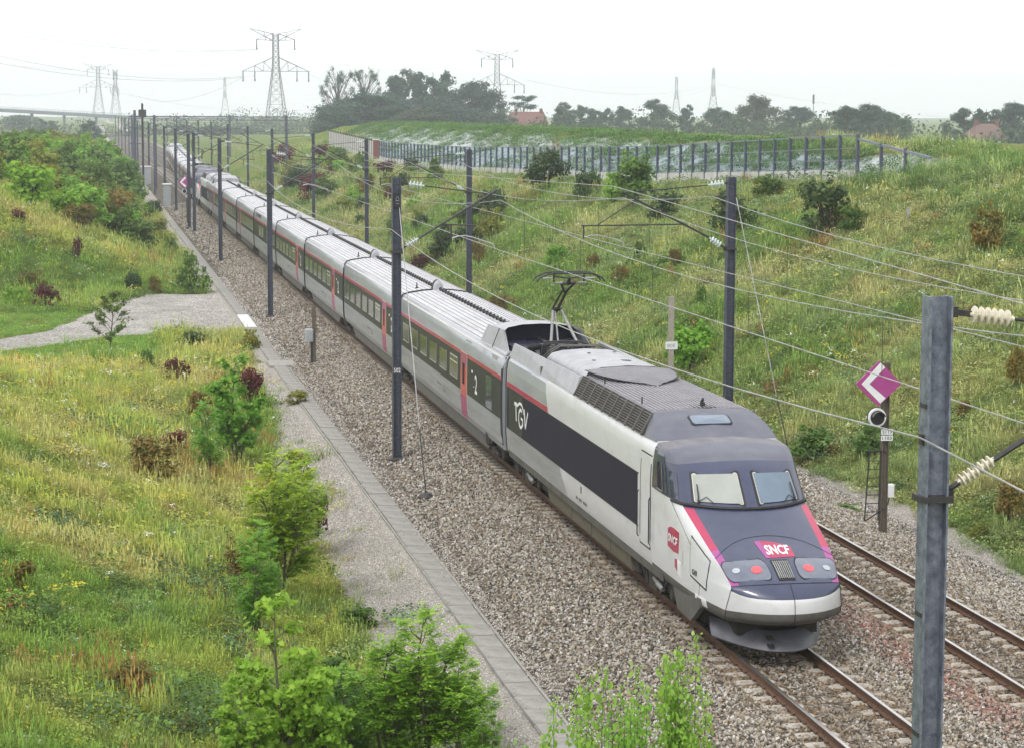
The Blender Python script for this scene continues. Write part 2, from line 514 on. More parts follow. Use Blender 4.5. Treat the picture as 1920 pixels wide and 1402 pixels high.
# twin-block style top: raised ends, dipped middle
tp = [(-1.21, -.165), (-.50, -.165), (-.40, -.20), (.40, -.20), (.50, -.165), (1.21, -.165)]
rings = []
for yy_, dz in ((-.14, -.02), (-.11, 0), (.11, 0), (.14, -.02)):
    rings.append([(x, yy_, z+dz) for x, z in tp]+[(1.21, yy_, -.36), (-1.21, yy_, -.36)])
sb.loft(rings, True, True, True)
SLEEPER = sb.mesh('sleeper', M['sleeper'])
fb = MB()
for sx in (-.7535, .7535):
    for sd in (-1, 1):
        fb.box(sx+sd*.075-.035, sx+sd*.075+.035, -.05, .05, -.16, -.125)
FAST = fb.mesh('rail_fastening', M['rail_side'])
def track(xc, name):
    t = empty(name, (xc, 0, 0)); tag(t, kind='structure')
    rail_mesh(-.7535, 2, 1000, parent=t); rail_mesh(.7535, 2, 1000, parent=t)
    for i in range(150):
        y = 30.2+i*.6
        s_ = put('sleeper', SLEEPER, t, (random.uniform(-.012, .012), y, random.uniform(-.006, .004)), (0, 0, random.uniform(-.006, .006)))
        if i < 60: put('rail_fastening', FAST, s_)
    mb = MB()
    for y in np.arange(30.2+150*.6, 420, .6):
        mb.box(-1.2, 1.2, y-.13, y+.13, -.36, -.165)
    for y in np.arange(29.6, 3, -.6):
        mb.box(-1.2, 1.2, y-.13, y+.13, -.36, -.165)
    q = mb.build('far_sleepers', M['sleeper'], t); tag(q, kind='stuff')
    return t
track(0, 'railway_track_near')
track(T2, 'railway_track_far')
t = empty('crossover_track'); tag(t, kind='structure')
for sx in (-.7535, .7535):
    rail_mesh(sx, 250, 505, off, t, 8.5)

# ------------------------------------------------------------------ cable trough with lids
tr = empty('cable_trough', (-4.72, 0, 0)); tag(tr, kind='structure')
lid = MB().bbox(-.27, .27, 0, .985, -.12, 0, .008).mesh('trough_lid', M['trough'])
lidw = MB().bbox(-.30, .30, 0, .985, -.12, .012, .012).mesh('trough_lid_white', M['white_paint'])
y = 30.0; k = 0
while y < 230:
    wh = 114.5 < y < 121.3
    put('trough_lid', lidw if wh else lid, tr, (random.uniform(-.012, .012)+.04*math.sin(y*.11), y, -.715+random.uniform(-.009, .009)), (random.uniform(-.006, .006), random.uniform(-.012, .012), random.uniform(-.008, .008)))
    y += 1.0; k += 1
mb = MB(); mb.box(-.31, -.275, 28, 230, -1.0, -.74); mb.box(.275, .31, 28, 230, -1.0, -.74); mb.box(-.27, .27, 28, 230, -1.0, -.86)
mb.build('trough_wall', M['concrete'], tr)
mb = MB(); mb.bbox(-.62, .62, 97.2, 99.2, -.10, .02, .015)
o = mb.build('junction_slab', M['concrete'], tr, loc=(.15, 0, -.71))
# ------------------------------------------------------------------ train materials
M['silver'] = pm('silver grey train paint', (.43, .45, .505), .32, .25, (.36, .38, .43), 2.2, stretch=(1, .25, 1.2), coat=.3)
M['lower_silver'] = pm('dusty lower body paint', (.40, .41, .43), .4, .2, (.27, .27, .275), 2.5, stretch=(1, .2, 1.6), lo=.3, hi=.75)
M['train_white'] = pm('white train paint', (.66, .665, .69), .3, 0, (.53, .525, .52), 3.0, stretch=(1, .5, 1), coat=.3, lo=.48, hi=.85, detail=9)
M['roof_light'] = pm('pale dirty roof', (.56, .565, .59), .5, .1, (.38, .375, .38), 1.6, stretch=(2.5, .3, 1), lo=.42, hi=.8)
M['roof_rib'] = pm('roof rib paint', (.40, .39, .42), .55, .1, (.26, .25, .27), 3)
M['roof_dark'] = pm('slate grey cab roof', (.105, .112, .15), .42, .1, (.155, .158, .19), 2.6, .05, 30, lo=.4, hi=.8)
M['roof_mid'] = pm('weathered grey roof', (.215, .21, .235), .6, .1, (.15, .145, .16), 3, stretch=(1, .4, 1))
M['hood_grey'] = pm('grey roof hood', (.41, .42, .455), .4, .1, (.32, .325, .35), 2.5)
M['navy'] = pm('dark blue nose paint', (.032, .040, .092), .34, .0, (.050, .058, .112), 3.0, coat=.4, lo=.4, hi=.8, detail=9)
M['band'] = pm('dark window band', (.010, .011, .032), .5, 0, (.024, .018, .034), 1.5, stretch=(1, 9, .35), spec=.14)
M['band_olive'] = pm('dark grey window band', (.034, .038, .032), .45, 0, (.024, .027, .024), 2.2, spec=.3)
M['red'] = pm('red stripe paint', (.45, .014, .070), .35, 0, (.38, .013, .085), 3, coat=.3)
M['pink'] = pm('magenta stripe paint', (.36, .022, .14), .35, 0, (.40, .035, .17), 3, coat=.3)
M['violet'] = pm('violet paint', (.35, .055, .27), .35, 0, (.30, .05, .23), 3, coat=.3)
M['orange'] = pm('coral door paint', (.56, .055, .04), .35, 0, (.60, .06, .06), 3, coat=.3)
M['plough'] = pm('plough paint', (.15, .15, .18), .5, .1, (.10, .10, .12), 3)
M['skirt'] = pm('grey skirt', (.135, .13, .125), .6, .1, (.09, .085, .075), 3)
M['olive_skirt'] = pm('dusty brown underframe cover', (.12, .10, .065), .7, .1, (.085, .075, .055), 4)
M['under'] = pm('black underframe grime and rim shade', (.022, .02, .018), .8, .1, (.04, .034, .028), 6)
M['bogie'] = pm('bogie steel', (.06, .055, .05), .7, .3, (.035, .03, .027), 7)
M['chrome'] = pm('bare steel cylinder', (.45, .45, .45), .35, .8, (.30, .30, .30), 8)
M['rubber'] = pm('black rubber', (.012, .012, .013), .6, 0, (.02, .02, .02), 8)
M['lamp_lens'] = pm('clouded lamp glass', (.10, .115, .165), .12, 0, (.14, .155, .21), 3, coat=.8)
M['lamp_round'] = pm('clear lamp reflector', (.50, .54, .58), .15, .3, (.38, .42, .47), 12)
M['arm'] = pm('grey arm paint', (.34, .34, .345), .5, .2, (.22, .22, .22), 8)
M['tgv_white'] = pm('white lettering', (.82, .82, .83), .5, 0, (.76, .76, .77), 5)
M['win_frame'] = pm('light window trim', (.62, .62, .58), .4, .2, (.5, .5, .46), 6)
m, n, b = _mat('lit red tail lamp'); b.inputs['Base Color'].default_value = (.75, .06, .07, 1); b.inputs['Emission Color'].default_value = (1, .10, .11, 1); b.inputs['Emission Strength'].default_value = .75
M['tail'] = m
def glass_mat(name, tint, rough=.04, tn=.15):
    """tinted pane: inside and reflections painted into the colour of a glossy surface"""
    m, n, b = _mat(name)
    b.inputs['Base Color'].default_value = (*tint, 1); b.inputs['Roughness'].default_value = rough
    b.inputs['Specular IOR Level'].default_value = .5; b.inputs['Coat Weight'].default_value = .12; b.inputs['Coat Roughness'].default_value = .02
    N, L = n.nodes, n.links
    tc = N.new('ShaderNodeTexCoord'); nz = N.new('ShaderNodeTexNoise'); nz.inputs['Scale'].default_value = 1.4; nz.inputs['Detail'].default_value = 4
    L.new(tc.outputs['Object'], nz.inputs['Vector'])
    mx = N.new('ShaderNodeMix'); mx.data_type = 'RGBA'; mx.inputs['A'].default_value = (*tint, 1); mx.inputs['B'].default_value = (*[min(1, t*(1+tn*6)) for t in tint], 1)
    L.new(nz.outputs['Fac'], mx.inputs['Factor']); L.new(mx.outputs['Result'], b.inputs['Base Color'])
    return m
M['pane'] = glass_mat('dark pane with painted grass reflection', (.030, .042, .020), .12, .12)  # greenish base paints the reflected grass into the pane
M['screen_l'] = glass_mat('pale grey-green windscreen', (.225, .24, .225), .08, .14)  # pale grey-green base colour with faint noise
M['screen_r'] = glass_mat('blue glass with painted sky reflection', (.10, .135, .18), .06, .16)  # blue base colour paints the reflected sky into the glass
M['blue_pane'] = glass_mat('dark blue pane', (.025, .03, .055), .05, .2)

# ------------------------------------------------------------------ lettering
def text2d(body, h=1.0, shear=0.0, bold=0.0):
    cu = bpy.data.curves.new('lettering', 'FONT')
    cu.body = body; cu.size = 1.0; cu.shear = shear; cu.offset = bold; cu.resolution_u = 2
    ob = bpy.data.objects.new('lettering', cu)
    me = bpy.data.meshes.new_from_object(ob)
    v = np.array([p.co[:2] for p in me.vertices]) if len(me.vertices) else np.zeros((0, 2))
    f = [tuple(p.vertices) for p in me.polygons]
    bpy.data.objects.remove(ob); bpy.data.curves.remove(cu); bpy.data.meshes.remove(me)
    if len(v):
        v -= v.min(0); v *= h/max(v[:, 1].max(), 1e-6)
    return v, f
def text_mb(mp, body, h, wd=None, shear=0.0, bold=0.0, mb=None, u0=0.0, v0=0.0):
    """mp maps (u, v) in metres to a 3D point"""
    v, f = text2d(body, h, shear, bold)
    if wd and len(v): v[:, 0] *= wd/v[:, 0].max()
    mb = mb or MB()
    mb.add([mp(u0+a, v0+c) for a, c in v], f)
    return mb

# ------------------------------------------------------------------ body sections
PSEC = [(1.18, .66), (1.33, .80), (1.385, .95), (1.41, 1.35), (1.41, 2.70), (1.39, 3.15), (1.35, 3.40), (1.27, 3.52), (.7, 3.55), (0, 3.56)]
TSEC = [(1.20, .72), (1.36, .80), (1.42, 1.0), (1.445, 1.5), (1.45, 2.0), (1.44, 2.85), (1.415, 3.15), (1.37, 3.36), (1.28, 3.485), (1.05, 3.55), (.55, 3.625), (0, 3.66)]
def sec_x(sec, z):
    zz = [p[1] for p in sec if p[1] < 3.54]; xx = [p[0] for p in sec if p[1] < 3.54]
    return float(np.interp(z, zz, xx))
def sec_ring(sec, y, sc=1.0, dz=0.0):
    r = [(x*sc, y, z+dz) for x, z in sec]
    return r[::-1]+[(-x, y, z) for x, y, z in r[:-1]] if True else r
def ring_full(sec, y, sx=1.0, shrink=0.0):
    right = [(max(x-shrink, 0)*sx, y, z-(shrink if z > 2 else -shrink)) for x, z in sec]
    left = [(-p[0], p[1], p[2]) for p in right]
    return right+left[::-1][1:]
def side_panel(sec, side, zs, ya, yb, o=.004, inner=.01, ny=1):
    """panel following the body side: rows zs, each running from ya(z) to yb(z), standing o proud"""
    g = []
    for z in zs:
        a, c = (ya(z) if callable(ya) else ya), (yb(z) if callable(yb) else yb)
        g.append([(side*(sec_x(sec, z)+o), a+(c-a)*k/ny, z) for k in range(ny+1)])
    mb = MB()
    mb.grid(g, flip=(side > 0))
    # rim back to the body
    nr, nc = len(g), len(g[0])
    loop = g[0]+[r[-1] for r in g[1:]]+g[-1][::-1][1:]+[r[0] for r in g[1:-1]][::-1]
    back = [(p[0]-side*(o+inner), p[1], p[2]) for p in loop]
    mb.loft([loop, back], True)
    return mb
def zrange(a, c, n=None):
    n = n or max(2, int(abs(c-a)/.22)+2)
    return list(np.linspace(a, c, n))

# ------------------------------------------------------------------ nose surface of the power car
Y0 = 39.4
KEY = [  # centre y, centre z, edge x, edge y, edge z, z where the row meets the body side
    (44.75, 3.60, 1.30, 44.75, 3.50, 3.50), (44.10, 3.60, 1.27, 44.00, 3.47, 3.46), (43.40, 3.46, 1.23, 43.60, 3.34, 3.33),
    (42.88, 3.20, 1.20, 43.30, 3.13, 3.12), (42.22, 2.58, 1.27, 42.85, 2.60, 2.62), (42.08, 2.48, 1.275, 42.72, 2.50, 2.50),
    (41.30, 2.13, 1.20, 41.20, 2.00, 2.10), (40.32, 1.78, 1.13, 40.48, 1.73, 1.75), (39.80, 1.53, 1.06, 40.02, 1.46, 1.46),
    (39.50, 1.27, 1.075, 39.99, 1.38, 1.36), (39.46, 1.00, 1.14, 40.10, .99, 1.00), (39.50, .84, 1.13, 40.16, .84, .86), (39.74, .73, 1.05, 40.35, .73, .72)]
KEY = np.array(KEY); KEY[:, 0] -= Y0; KEY[:, 3] -= Y0
def krow(t):
    i = int(min(max(math.floor(t), 0), len(KEY)-2)); f = t-i
    p0, p1, p2, p3 = KEY[max(i-1, 0)], KEY[i], KEY[i+1], KEY[min(i+2, len(KEY)-1)]
    m1 = (p2-p0)*.5*.55; m2 = (p3-p1)*.5*.55
    return (2*f**3-3*f*f+1)*p1+(f**3-2*f*f+f)*m1+(-2*f**3+3*f*f)*p2+(f**3-f*f)*m2
def NS(t, s, o=0.0):
    """point on the front skin: t along the profile, s from -1 to 1 across; o outwards"""
    def P(t, s):
        k = krow(t); a = abs(s)
        pz = 2.0+3.5*max(0, 1-abs(t-9.0)/1.0)
        return np.array([k[2]*s, k[0]+(k[3]-k[0])*a**2.2, k[1]+(k[4]-k[1])*a**pz])
    p = P(t, s)
    if o:
        e = .02
        n = np.cross(P(t+e, s)-P(t-e, s), P(t, min(s+e, 1))-P(t, max(s-e, -1)))
        n = n/np.linalg.norm(n)
        if n[1] > 0 and n[2] < .2 or n[2] < -.3: n = -n
        if n[1] > .2: n = -n
        p = p+n*o
    return p
def NSIDE(t, s, side):
    k = krow(t)
    xb = sec_x(PSEC, k[5])
    yb = 44.75-Y0
    x = k[2]+(xb-k[2])*(1-(1-s)**4)
    return np.array([side*x, k[3]+(yb-k[3])*s, k[4]+(k[5]-k[4])*s])
def ns_patch(t0, t1, s0, s1, o, nt_=5, ns_=6, corner=None):
    g = []
    for i in range(nt_+1):
        g.append([tuple(NS(t0+(t1-t0)*i/nt_, s0+(s1-s0)*j/ns_, o)) for j in range(ns_+1)])
    return g
def dense(pts, n=4):
    out = []
    for i, a in enumerate(pts):
        b_ = pts[(i+1) % len(pts)]
        out += [(a[0]+(b_[0]-a[0])*k/n, a[1]+(b_[1]-a[1])*k/n) for k in range(n)]
    return out
def conform(fn, pts, o, under, n=4):
    """panel that follows a curved skin: fn(a, b, offset) gives points; rings shrink to the centre"""
    pts = dense(pts, n)
    ca, cb = np.mean([p[0] for p in pts]), np.mean([p[1] for p in pts])
    rings = [[tuple(fn(a, b_, under)) for a, b_ in pts]]
    for f in (1.0, .75, .5, .25):
        rings.append([tuple(fn(ca+(a-ca)*f, cb+(b_-cb)*f, o)) for a, b_ in pts])
    mb = MB(); mb.loft(rings, True)
    m_ = len(pts); base = len(mb.v)-m_
    mb.v.append(tuple(map(float, fn(ca, cb, o)))); c_ = len(mb.v)-1
    for i in range(m_): mb.f.append((base+i, base+(i+1) % m_, c_)); mb.m.append(0)
    return mb
def ns_poly(pts, o, under=-.01):
    """closed outline in (t, s) -> panel with rim on the front skin"""
    return conform(NS, pts, o, under, 1 if len(pts) > 12 else 4)
def rrect(t0, t1, s0, s1, rt, rs, n=4, skew=0.0):
    out = []
    for (ct, cs, a0) in ((t1-rt, s1-rs, 0), (t0+rt, s1-rs, 90), (t0+rt, s0+rs, 180), (t1-rt, s0+rs, 270)):
        for k in range(n+1):
            a = R(a0+90*k/n)
            tt, ss = ct+rt*math.cos(a), cs+rs*math.sin(a)
            if a0 in (90, 180): pass
            out.append((tt, ss+skew*(tt-t0)/(t1-t0)))
    return out

def make_power_car():
    car = empty('power_car')
    L = 22.1
    y_ = lambda Y: Y-Y0
    mb = MB()
    ysb = [5.35, L-.12, L-.02]
    mb.loft([ring_full(PSEC, 5.35), ring_full(PSEC, L-.25), ring_full(PSEC, L-.05, shrink=.03)], True, True, True)
    body = mb.build('body', M['train_white'], car, 35)
    # nose skin
    ts = []
    for i in range(len(KEY)-1):
        n_ = 4 if i not in (8, 9, 10, 11) else 3
        ts += [i+k/n_ for k in range(n_)]
    ts.append(len(KEY)-1)
    fs_ = [0, .2, .4, .6, .75, .87, 1.0]
    ss = [0, .04, .1, .18, .28, .4, .55, .75, 1.0]
    rows = []
    for t in ts:
        l = [tuple(NSIDE(t, s, -1)) for s in ss[::-1]]
        f = [tuple(NS(t, s)) for s in [-a for a in fs_[::-1]][1:]+fs_[1:-1]]
        r = [tuple(NSIDE(t, s, 1)) for s in ss]
        rows.append(l+f+r)
    mb = MB(); mb.grid(rows)
    nc = len(rows[0]); ns = len(ss)
    for i in range(len(ts)-1):
        tm = (ts[i]+ts[i+1])/2
        for j in range(nc-1):
            side = j < ns-1 or j >= nc-ns
            edge = j in (ns-1, nc-ns-1)
            if tm < .95: mi = 6
            elif tm < 2.6: mi = 1
            elif tm < 4.9: mi = 2 if not side else (2 if tm < 4.15 else 0)
            elif side: mi = 0 if tm < 10.15 else 5
            elif tm < 6.35: mi = 3 if edge else 2
            elif tm < 8.0: mi = 4 if edge else 2
            elif tm < 9.0: mi = 2
            else: mi = 0 if tm < 10.15 else 5
            mb.m[i*(nc-1)+j] = mi
    bot = rows[-1]
    mb.add(bot, [tuple(range(len(bot)))], 5)
    nose = mb.build('nose', [M['train_white'], M['roof_dark'], M['navy'], M['red'], M['violet'], M['skirt'], M['roof_mid']], car, 38)
    # panel joints of the nose
    jl = [([tuple(NS(6.55-.62*(1-s*s), s, .002)) for s in np.linspace(-1, 1, 17)], .006), ([tuple(NS(8.05, s, .002)) for s in np.linspace(-1, 1, 15)], .007),
          ([tuple(NS(t, .02, .002)) for t in np.linspace(8.05, 11.8, 12)], .007)]
    for sd in (-1, 1):
        jl.append(([tuple(NS(t, sd*.999, .003)) for t in np.linspace(8.05, 11.8, 9)], .007))
        jl.append(([tuple(NSIDE(t, .27, sd)) for t in np.linspace(4.6, 11.6, 10)], .006))
    for p_, r_ in jl: MB().tube(p_, r_, 5).build('panel_joint', M['rubber'], nose)
    mb = MB()
    mb.tube([tuple(NSIDE(4.45, s, -1)) for s in (.25, .15, .08)]+[tuple(NS(4.45, s, .012)) for s in np.linspace(-1, 1, 19)]+[tuple(NSIDE(4.45, s, 1)) for s in (.08, .15, .25)], .035, 7)
    mb.build('windscreen_seal', M['rubber'], nose)
    # windscreens
    for s0, s1, mt in ((-.84, -.13, 'screen_l'), (.13, .84, 'screen_r')):
        fr = ns_poly(rrect(3.05, 4.02, s0-.035, s1+.035, .1, .04), .008).build('windscreen_frame', M['rubber'], car)
        tr_ = ns_poly(rrect(3.13, 3.94, s0, s1, .06, .03), .012).build('windscreen_trim', M['win_frame'], fr)
        pn = MB(); pn.grid(ns_patch(3.17, 3.90, s0+.012, s1-.012, .02, 5, 8)); pn.build('windscreen', M[mt], fr, 60)
        sg = -1 if s0 < 0 else 1
        mb = MB()
        sA = s1-.06 if sg > 0 else s0+.05
        mb.tube([tuple(NS(4.05, sA, .03)), tuple(NS(3.75, sA-.02*sg, .05)), tuple(NS(3.45, sA-.015*sg, .045))], [.022, .018, .012], 5)
        mb.tube([tuple(NS(3.95, sA, .04)), tuple(NS(3.75, sA-.13*sg, .05)), tuple(NS(3.98, sA-.22*sg, .04))], .009, 4)
        mb.build('wiper', M['black'], car)
    # small side pane next to each windscreen
    for sd in (-1, 1):
        g = [[tuple(NSIDE(t, s, sd)+np.array([sd*.006, -.004, 0])) for s in (.06, .16, .26)] for t in (3.1, 3.4, 3.7, 3.95)]
        MB().grid(g, flip=sd > 0).build('corner_pane', M['blue_pane'], car)
    # head and tail lamps
    for sd in (-1, 1):
        a, c = sorted((sd*.25, sd*.985))
        ln = ns_poly([(t, s) for t, s in rrect(6.74, 7.74, a, c, .33, .09)], .012)
        lamp = ln.build('lamp_cluster', M['lamp_lens'], car)
        ns_poly(rrect(6.70, 7.78, a-.012, c+.012, .33, .09), .006).build('lamp_seal', M['rubber'], lamp)
        for s_, mt, r_ in ((.46, 'tail', .10), (.80, 'lamp_round', .075)):
            p = NS(7.28, sd*s_, .014); q = NS(7.28, sd*s_, .03)
            mb = MB(); mb.disc(p, q-p, r_, .012, 16)
            mb.build('tail_lamp' if mt == 'tail' else 'head_lamp', M[mt], lamp)
    # central grille
    ns_poly(rrect(6.78, 7.80, -.155, .155, .06, .015), .012).build('grille_shade_backing', M['black'], car)  # black backing paints the shade in the slots between the bars
    mb = MB()
    for k in range(8):
        s = -.125+.25*k/7
        mb.tube([tuple(NS(t, s, .022)) for t in np.linspace(6.86, 7.72, 5)], .011, 5)
    mb.build('grille_bars', M['chrome'], car)
    # operator's logo on the nose
    pts = [(6.20, -.25)]+[(6.18+.20*((s+.25)/.57)**2, s) for s in np.linspace(-.14, .32, 6)]+[(6.68, .32), (6.72, -.19)]
    lg = ns_poly(pts, .006).build('logo_panel', M['red'], car)
    ns_poly([(6.20, -.25), (6.185, -.15), (6.715, -.12), (6.72, -.19)], .009).build('logo_fade', M['violet'], lg)
    mp = lambda u, v: tuple(NS(6.62-.28*v, -.14+u*.42, .013))
    text_mb(mp, 'SNCF', 1.0, 1.0, .12, .03).build('logo_letters', M['tgv_white'], lg)
    # logo, stripe and number on the side of the nose
    for sd in (-1, 1):
        def SP(Y, z, o=.004, sd=sd):
            t = float(np.interp(-z, [-2.62, -2.5, -2.1, -1.75, -1.46, -1.36, -1.0, -.86], [4, 5, 6, 7, 8, 9, 10, 11]))
            k = krow(t); s = (Y-Y0-k[3])/(44.75-Y0-k[3])
            p = NSIDE(t, min(max(s, 0), 1), sd)
            return (p[0]+sd*o, p[1]-o*.3, p[2])
        def poly(pts, o, mat, nm, par=None):
            return conform(SP, pts, o, -.02).build(nm, M[mat], par or car)
        sg = -sd   # text runs towards the nose on the left side, away on the right
        q = [(43.40, 1.62), (43.40, 1.99), (43.2, 2.06), (42.95, 2.08), (42.62, 2.05), (42.62, 1.60), (43.0, 1.58)]
        l2 = poly(q, .006, 'red', 'side_logo')
        poly([(43.40, 1.62), (43.40, 1.99), (43.25, 2.04), (43.33, 1.61)], .009, 'pink', 'logo_fade', l2)
        mpl = (lambda u, v: SP(43.35-u, 1.72+v, .014)) if sd < 0 else (lambda u, v: SP(42.68+u, 1.72+v, .014))
        text_mb(mpl, 'SNCF', .20, .68, .15, .03).build('logo_letters', M['tgv_white'], l2)
        poly([(42.86, 1.25), (42.86, 1.44), (42.70, 1.46), (42.70, 1.20)], .006, 'red', 'warning_mark')
        poly([(42.68, 1.18), (42.68, 1.46), (42.45, 1.42), (42.45, 1.13)], .006, 'plate_white', 'warning_plate')
        h = poly([(41.92, 2.14), (41.80, 1.30), (40.98, 1.20), (40.92, 1.80)], .008, 'train_white', 'service_hatch')
        poly([(41.95, 2.18), (41.83, 1.27), (40.95, 1.17), (40.89, 1.82)], .004, 'rubber', 'hatch_joint', h)
        mpn = (lambda u, v: SP(41.70-u, 1.34+v, .016)) if sd < 0 else (lambda u, v: SP(41.35+u, 1.34+v, .016))
        text_mb(mpn, '08', .15, .27, 0, .015).build('number', M['ink'], car)
        poly([(42.35, 1.72), (42.35, 1.42), (42.30, 1.42), (42.30, 1.72)], .01, 'win_frame', 'grab_rail')
        poly([(41.55, 1.03), (41.55, .88), (40.95, .86), (40.95, 1.00)], .008, 'plate_white', 'notice_plate')
    # sides
    for sd in (-1, 1):
        diag = lambda z: float(np.interp(z, [.95, 1.04, 1.56, 2.70, 3.45], [53.15, 53.28, 54.1, 55.47, 56.13]))-Y0
        side_panel(PSEC, sd, [.95, 1.04, 1.35, 1.56], diag, L-.3, .003).build('livery_panel', M['lower_silver'], car)
        side_panel(PSEC, sd, [2.70, 2.9, 3.15, 3.40, 3.47], diag, L-.3, .003).build('livery_panel', M['silver'], car)
        bd = side_panel(PSEC, sd, zrange(1.57, 2.68, 6), 45.98-Y0, L-.28, .007, ny=6).build('dark_side_band', M['band'], car)
        side_panel(PSEC, sd, zrange(1.57, 2.68, 4), 58.9-Y0, 60.9-Y0, .010).build('vent_screen', M['band_olive'], bd)
        side_panel(PSEC, sd, [1.545, 1.575], 45.9-Y0, L-.3, .010).build('band_trim', M['rubber'], bd)
        side_panel(PSEC, sd, [2.675, 2.70], 45.9-Y0, L-.3, .010).build('band_trim', M['rubber'], bd)
        side_panel(PSEC, sd, [2.71, 2.84], lambda z: float(np.interp(z, [2.7, 2.85], [55.5, 55.6]))-Y0, L-.3, .009).build('red_stripe', M['red'], car)
        X = lambda z, o: sd*(sec_x(PSEC, z)+o)
        mpt = (lambda u, v: (X(1.9, .013), 60.05-Y0-u, 1.86+v)) if sd < 0 else (lambda u, v: (X(1.9, .013), 58.1-Y0+u, 1.86+v))
        mb = MB()
        def stroke(pts, wd):
            P = [np.array(p, float) for p in pts]
            lft, rgt = [], []
            for i, p in enumerate(P):
                d = P[min(i+1, len(P)-1)]-P[max(i-1, 0)]; d /= np.linalg.norm(d)
                nn = np.array([-d[1], d[0]])*wd/2
                lft.append(mpt(*(p+nn))); rgt.append(mpt(*(p-nn)))
            mb.grid([lft, rgt])
        stroke([(.0, .50), (.18, .52), (.45, .50)], .10)                       # T bar
        stroke([(.22, .50), (.27, .25), (.30, .05)], .11)                      # T stem
        stroke([(.45, .50), (.75, .60), (1.05, .60), (1.28, .48), (1.33, .36)], .075)   # arch over the G
        stroke([(.93+.29*math.cos(a), .20+.24*math.sin(a)) for a in np.linspace(1.0, 6.1, 15)], .085)
        stroke([(.95, .22), (1.24, .20), (1.24, .02)], .07)
        stroke([(1.42, .52), (1.60, .02)], .12); stroke([(1.60, .02), (1.93, .50)], .085)    # V
        mb.build('train_logo', M['tgv_white'], bd)
        # cab door
        dg = side_panel(PSEC, sd, zrange(1.22, 3.22, 8), 44.83-Y0, 45.76-Y0, .003).build('door_gap', M['rubber'], car)
        dr = side_panel(PSEC, sd, zrange(1.26, 3.18, 8), 44.90-Y0, 45.69-Y0, .008).build('cab_door', M['train_white'], dg)
        for Yh in (44.80, 45.79):
            mb = MB(); mb.tube([(sd*1.43, Yh-Y0, 1.35), (sd*1.46, Yh-Y0, 1.4), (sd*1.46, Yh-Y0, 2.3), (sd*1.43, Yh-Y0, 2.35)], .014, 5)
            mb.build('grab_rail', M['rubber'], dg)
        side_panel(PSEC, sd, zrange(1.36, 2.46, 5), 43.72-Y0+1.35, 43.72-Y0+1.36, .005).build('panel_seam', M['rubber'], car)
        # cab side window
        cw = side_panel(PSEC, sd, zrange(2.68, 3.42, 5), lambda z: float(np.interp(z, [2.68, 3.42], [44.30, 44.78]))-Y0-.02, 44.92-Y0-1.0*0+.05, .006)
        f = side_panel(PSEC, sd, zrange(2.66, 3.40, 5), 44.72-Y0, lambda z: float(np.interp(z, [2.66, 3.40], [44.76, 44.86]))-Y0, .005)
        mb = MB()
        g = [[tuple(NSIDE(t, s, sd)+np.array([sd*.008, 0, 0])) for s in (.36, .55, .75, .98)] for t in (1.3, 2.1, 3.0, 3.5, 3.95)]
        mb.grid(g, flip=sd > 0)
        sw = mb.build('cab_side_window', M['blue_pane'], car)
        mb = MB()
        g = [[tuple(NSIDE(t, s, sd)+np.array([sd*.02, 0, 0])) for s in (.52, .72)] for t in (2.75, 3.3, 3.85)]
        mb.grid(g, flip=sd > 0); mb.build('sliding_pane', M['band'], sw)
        mb = MB(); mb.tube([tuple(NSIDE(t, .50, sd)+np.array([sd*.02, 0, 0])) for t in (2.7, 3.3, 3.9)], .015, 4); mb.tube([tuple(NSIDE(3.9, s, sd)+np.array([sd*.02, 0, 0])) for s in (.5, .74)], .02, 4)
        mb.build('window_frame', M['skirt'], sw)
        # skirts
        side_panel([(1.30, .35), (1.385, .95)], sd, [.74, .93], 43.3-Y0+.6, L-.4, .004).build('lower_sill', M['skirt'], car)
        mb = MB(); mb.prism([(47.2-Y0, .82), (56.5-Y0, .82), (55.9-Y0, .36), (47.0-Y0, .36)], 'x', sd*1.14, sd*1.27)
        sk = mb.build('underframe_cover', M['olive_skirt'], car)
        for Yk in (49.0, 51.0, 53.2): MB().box(sd*1.271-.004, sd*1.271+.004, Yk-Y0, Yk-Y0+.02, .38, .80).build('cover_joint', M['under'], sk)
        for Yk, h in ((52.2, .10), (51.2, .05)):
            mpm = (lambda u, v: (X(1.3, .008), Yk-Y0-u, 1.25+v)) if sd < 0 else (lambda u, v: (X(1.3, .008), Yk-Y0+u, 1.25+v))
        mb = MB(); mb.box(*sorted((X(1.4, .003), X(1.4, .007))), 51.5-Y0, 51.52-Y0, 1.30, 1.46); mb.box(*sorted((X(1.4, .003), X(1.4, .007))), 51.56-Y0, 51.60-Y0, 1.30, 1.46)
        for k in range(11):
            if k not in (2, 6): mb.box(*sorted((X(1.1, .003), X(1.1, .007))), 52.1-Y0-k*.11, 52.1-Y0-k*.11+.06, 1.07, 1.14)
        tag(mb.build('small_marking', M['skirt'], car), kind='stuff')
        # front valance in front of the leading bogie
        mb = MB(); mb.prism([(43.4-Y0, .95), (42.9-Y0, .42), (41.9-Y0, .38), (41.2-Y0, .80), (41.2-Y0, .97)], 'x', sd*1.22, sd*1.33)
        mb.build('front_valance', M['skirt'], car)
    # underframe
    mb = MB(); mb.box(-1.12, 1.12, 2.2, L-.2, .40, .74); mb.build('underframe', M['under'], car)
    mb = MB(); mb.box(-.8, .8, 1.1, 2.6, .40, .80); mb.build('front_underframe', M['under'], car)
    # snow plough
    rows = []
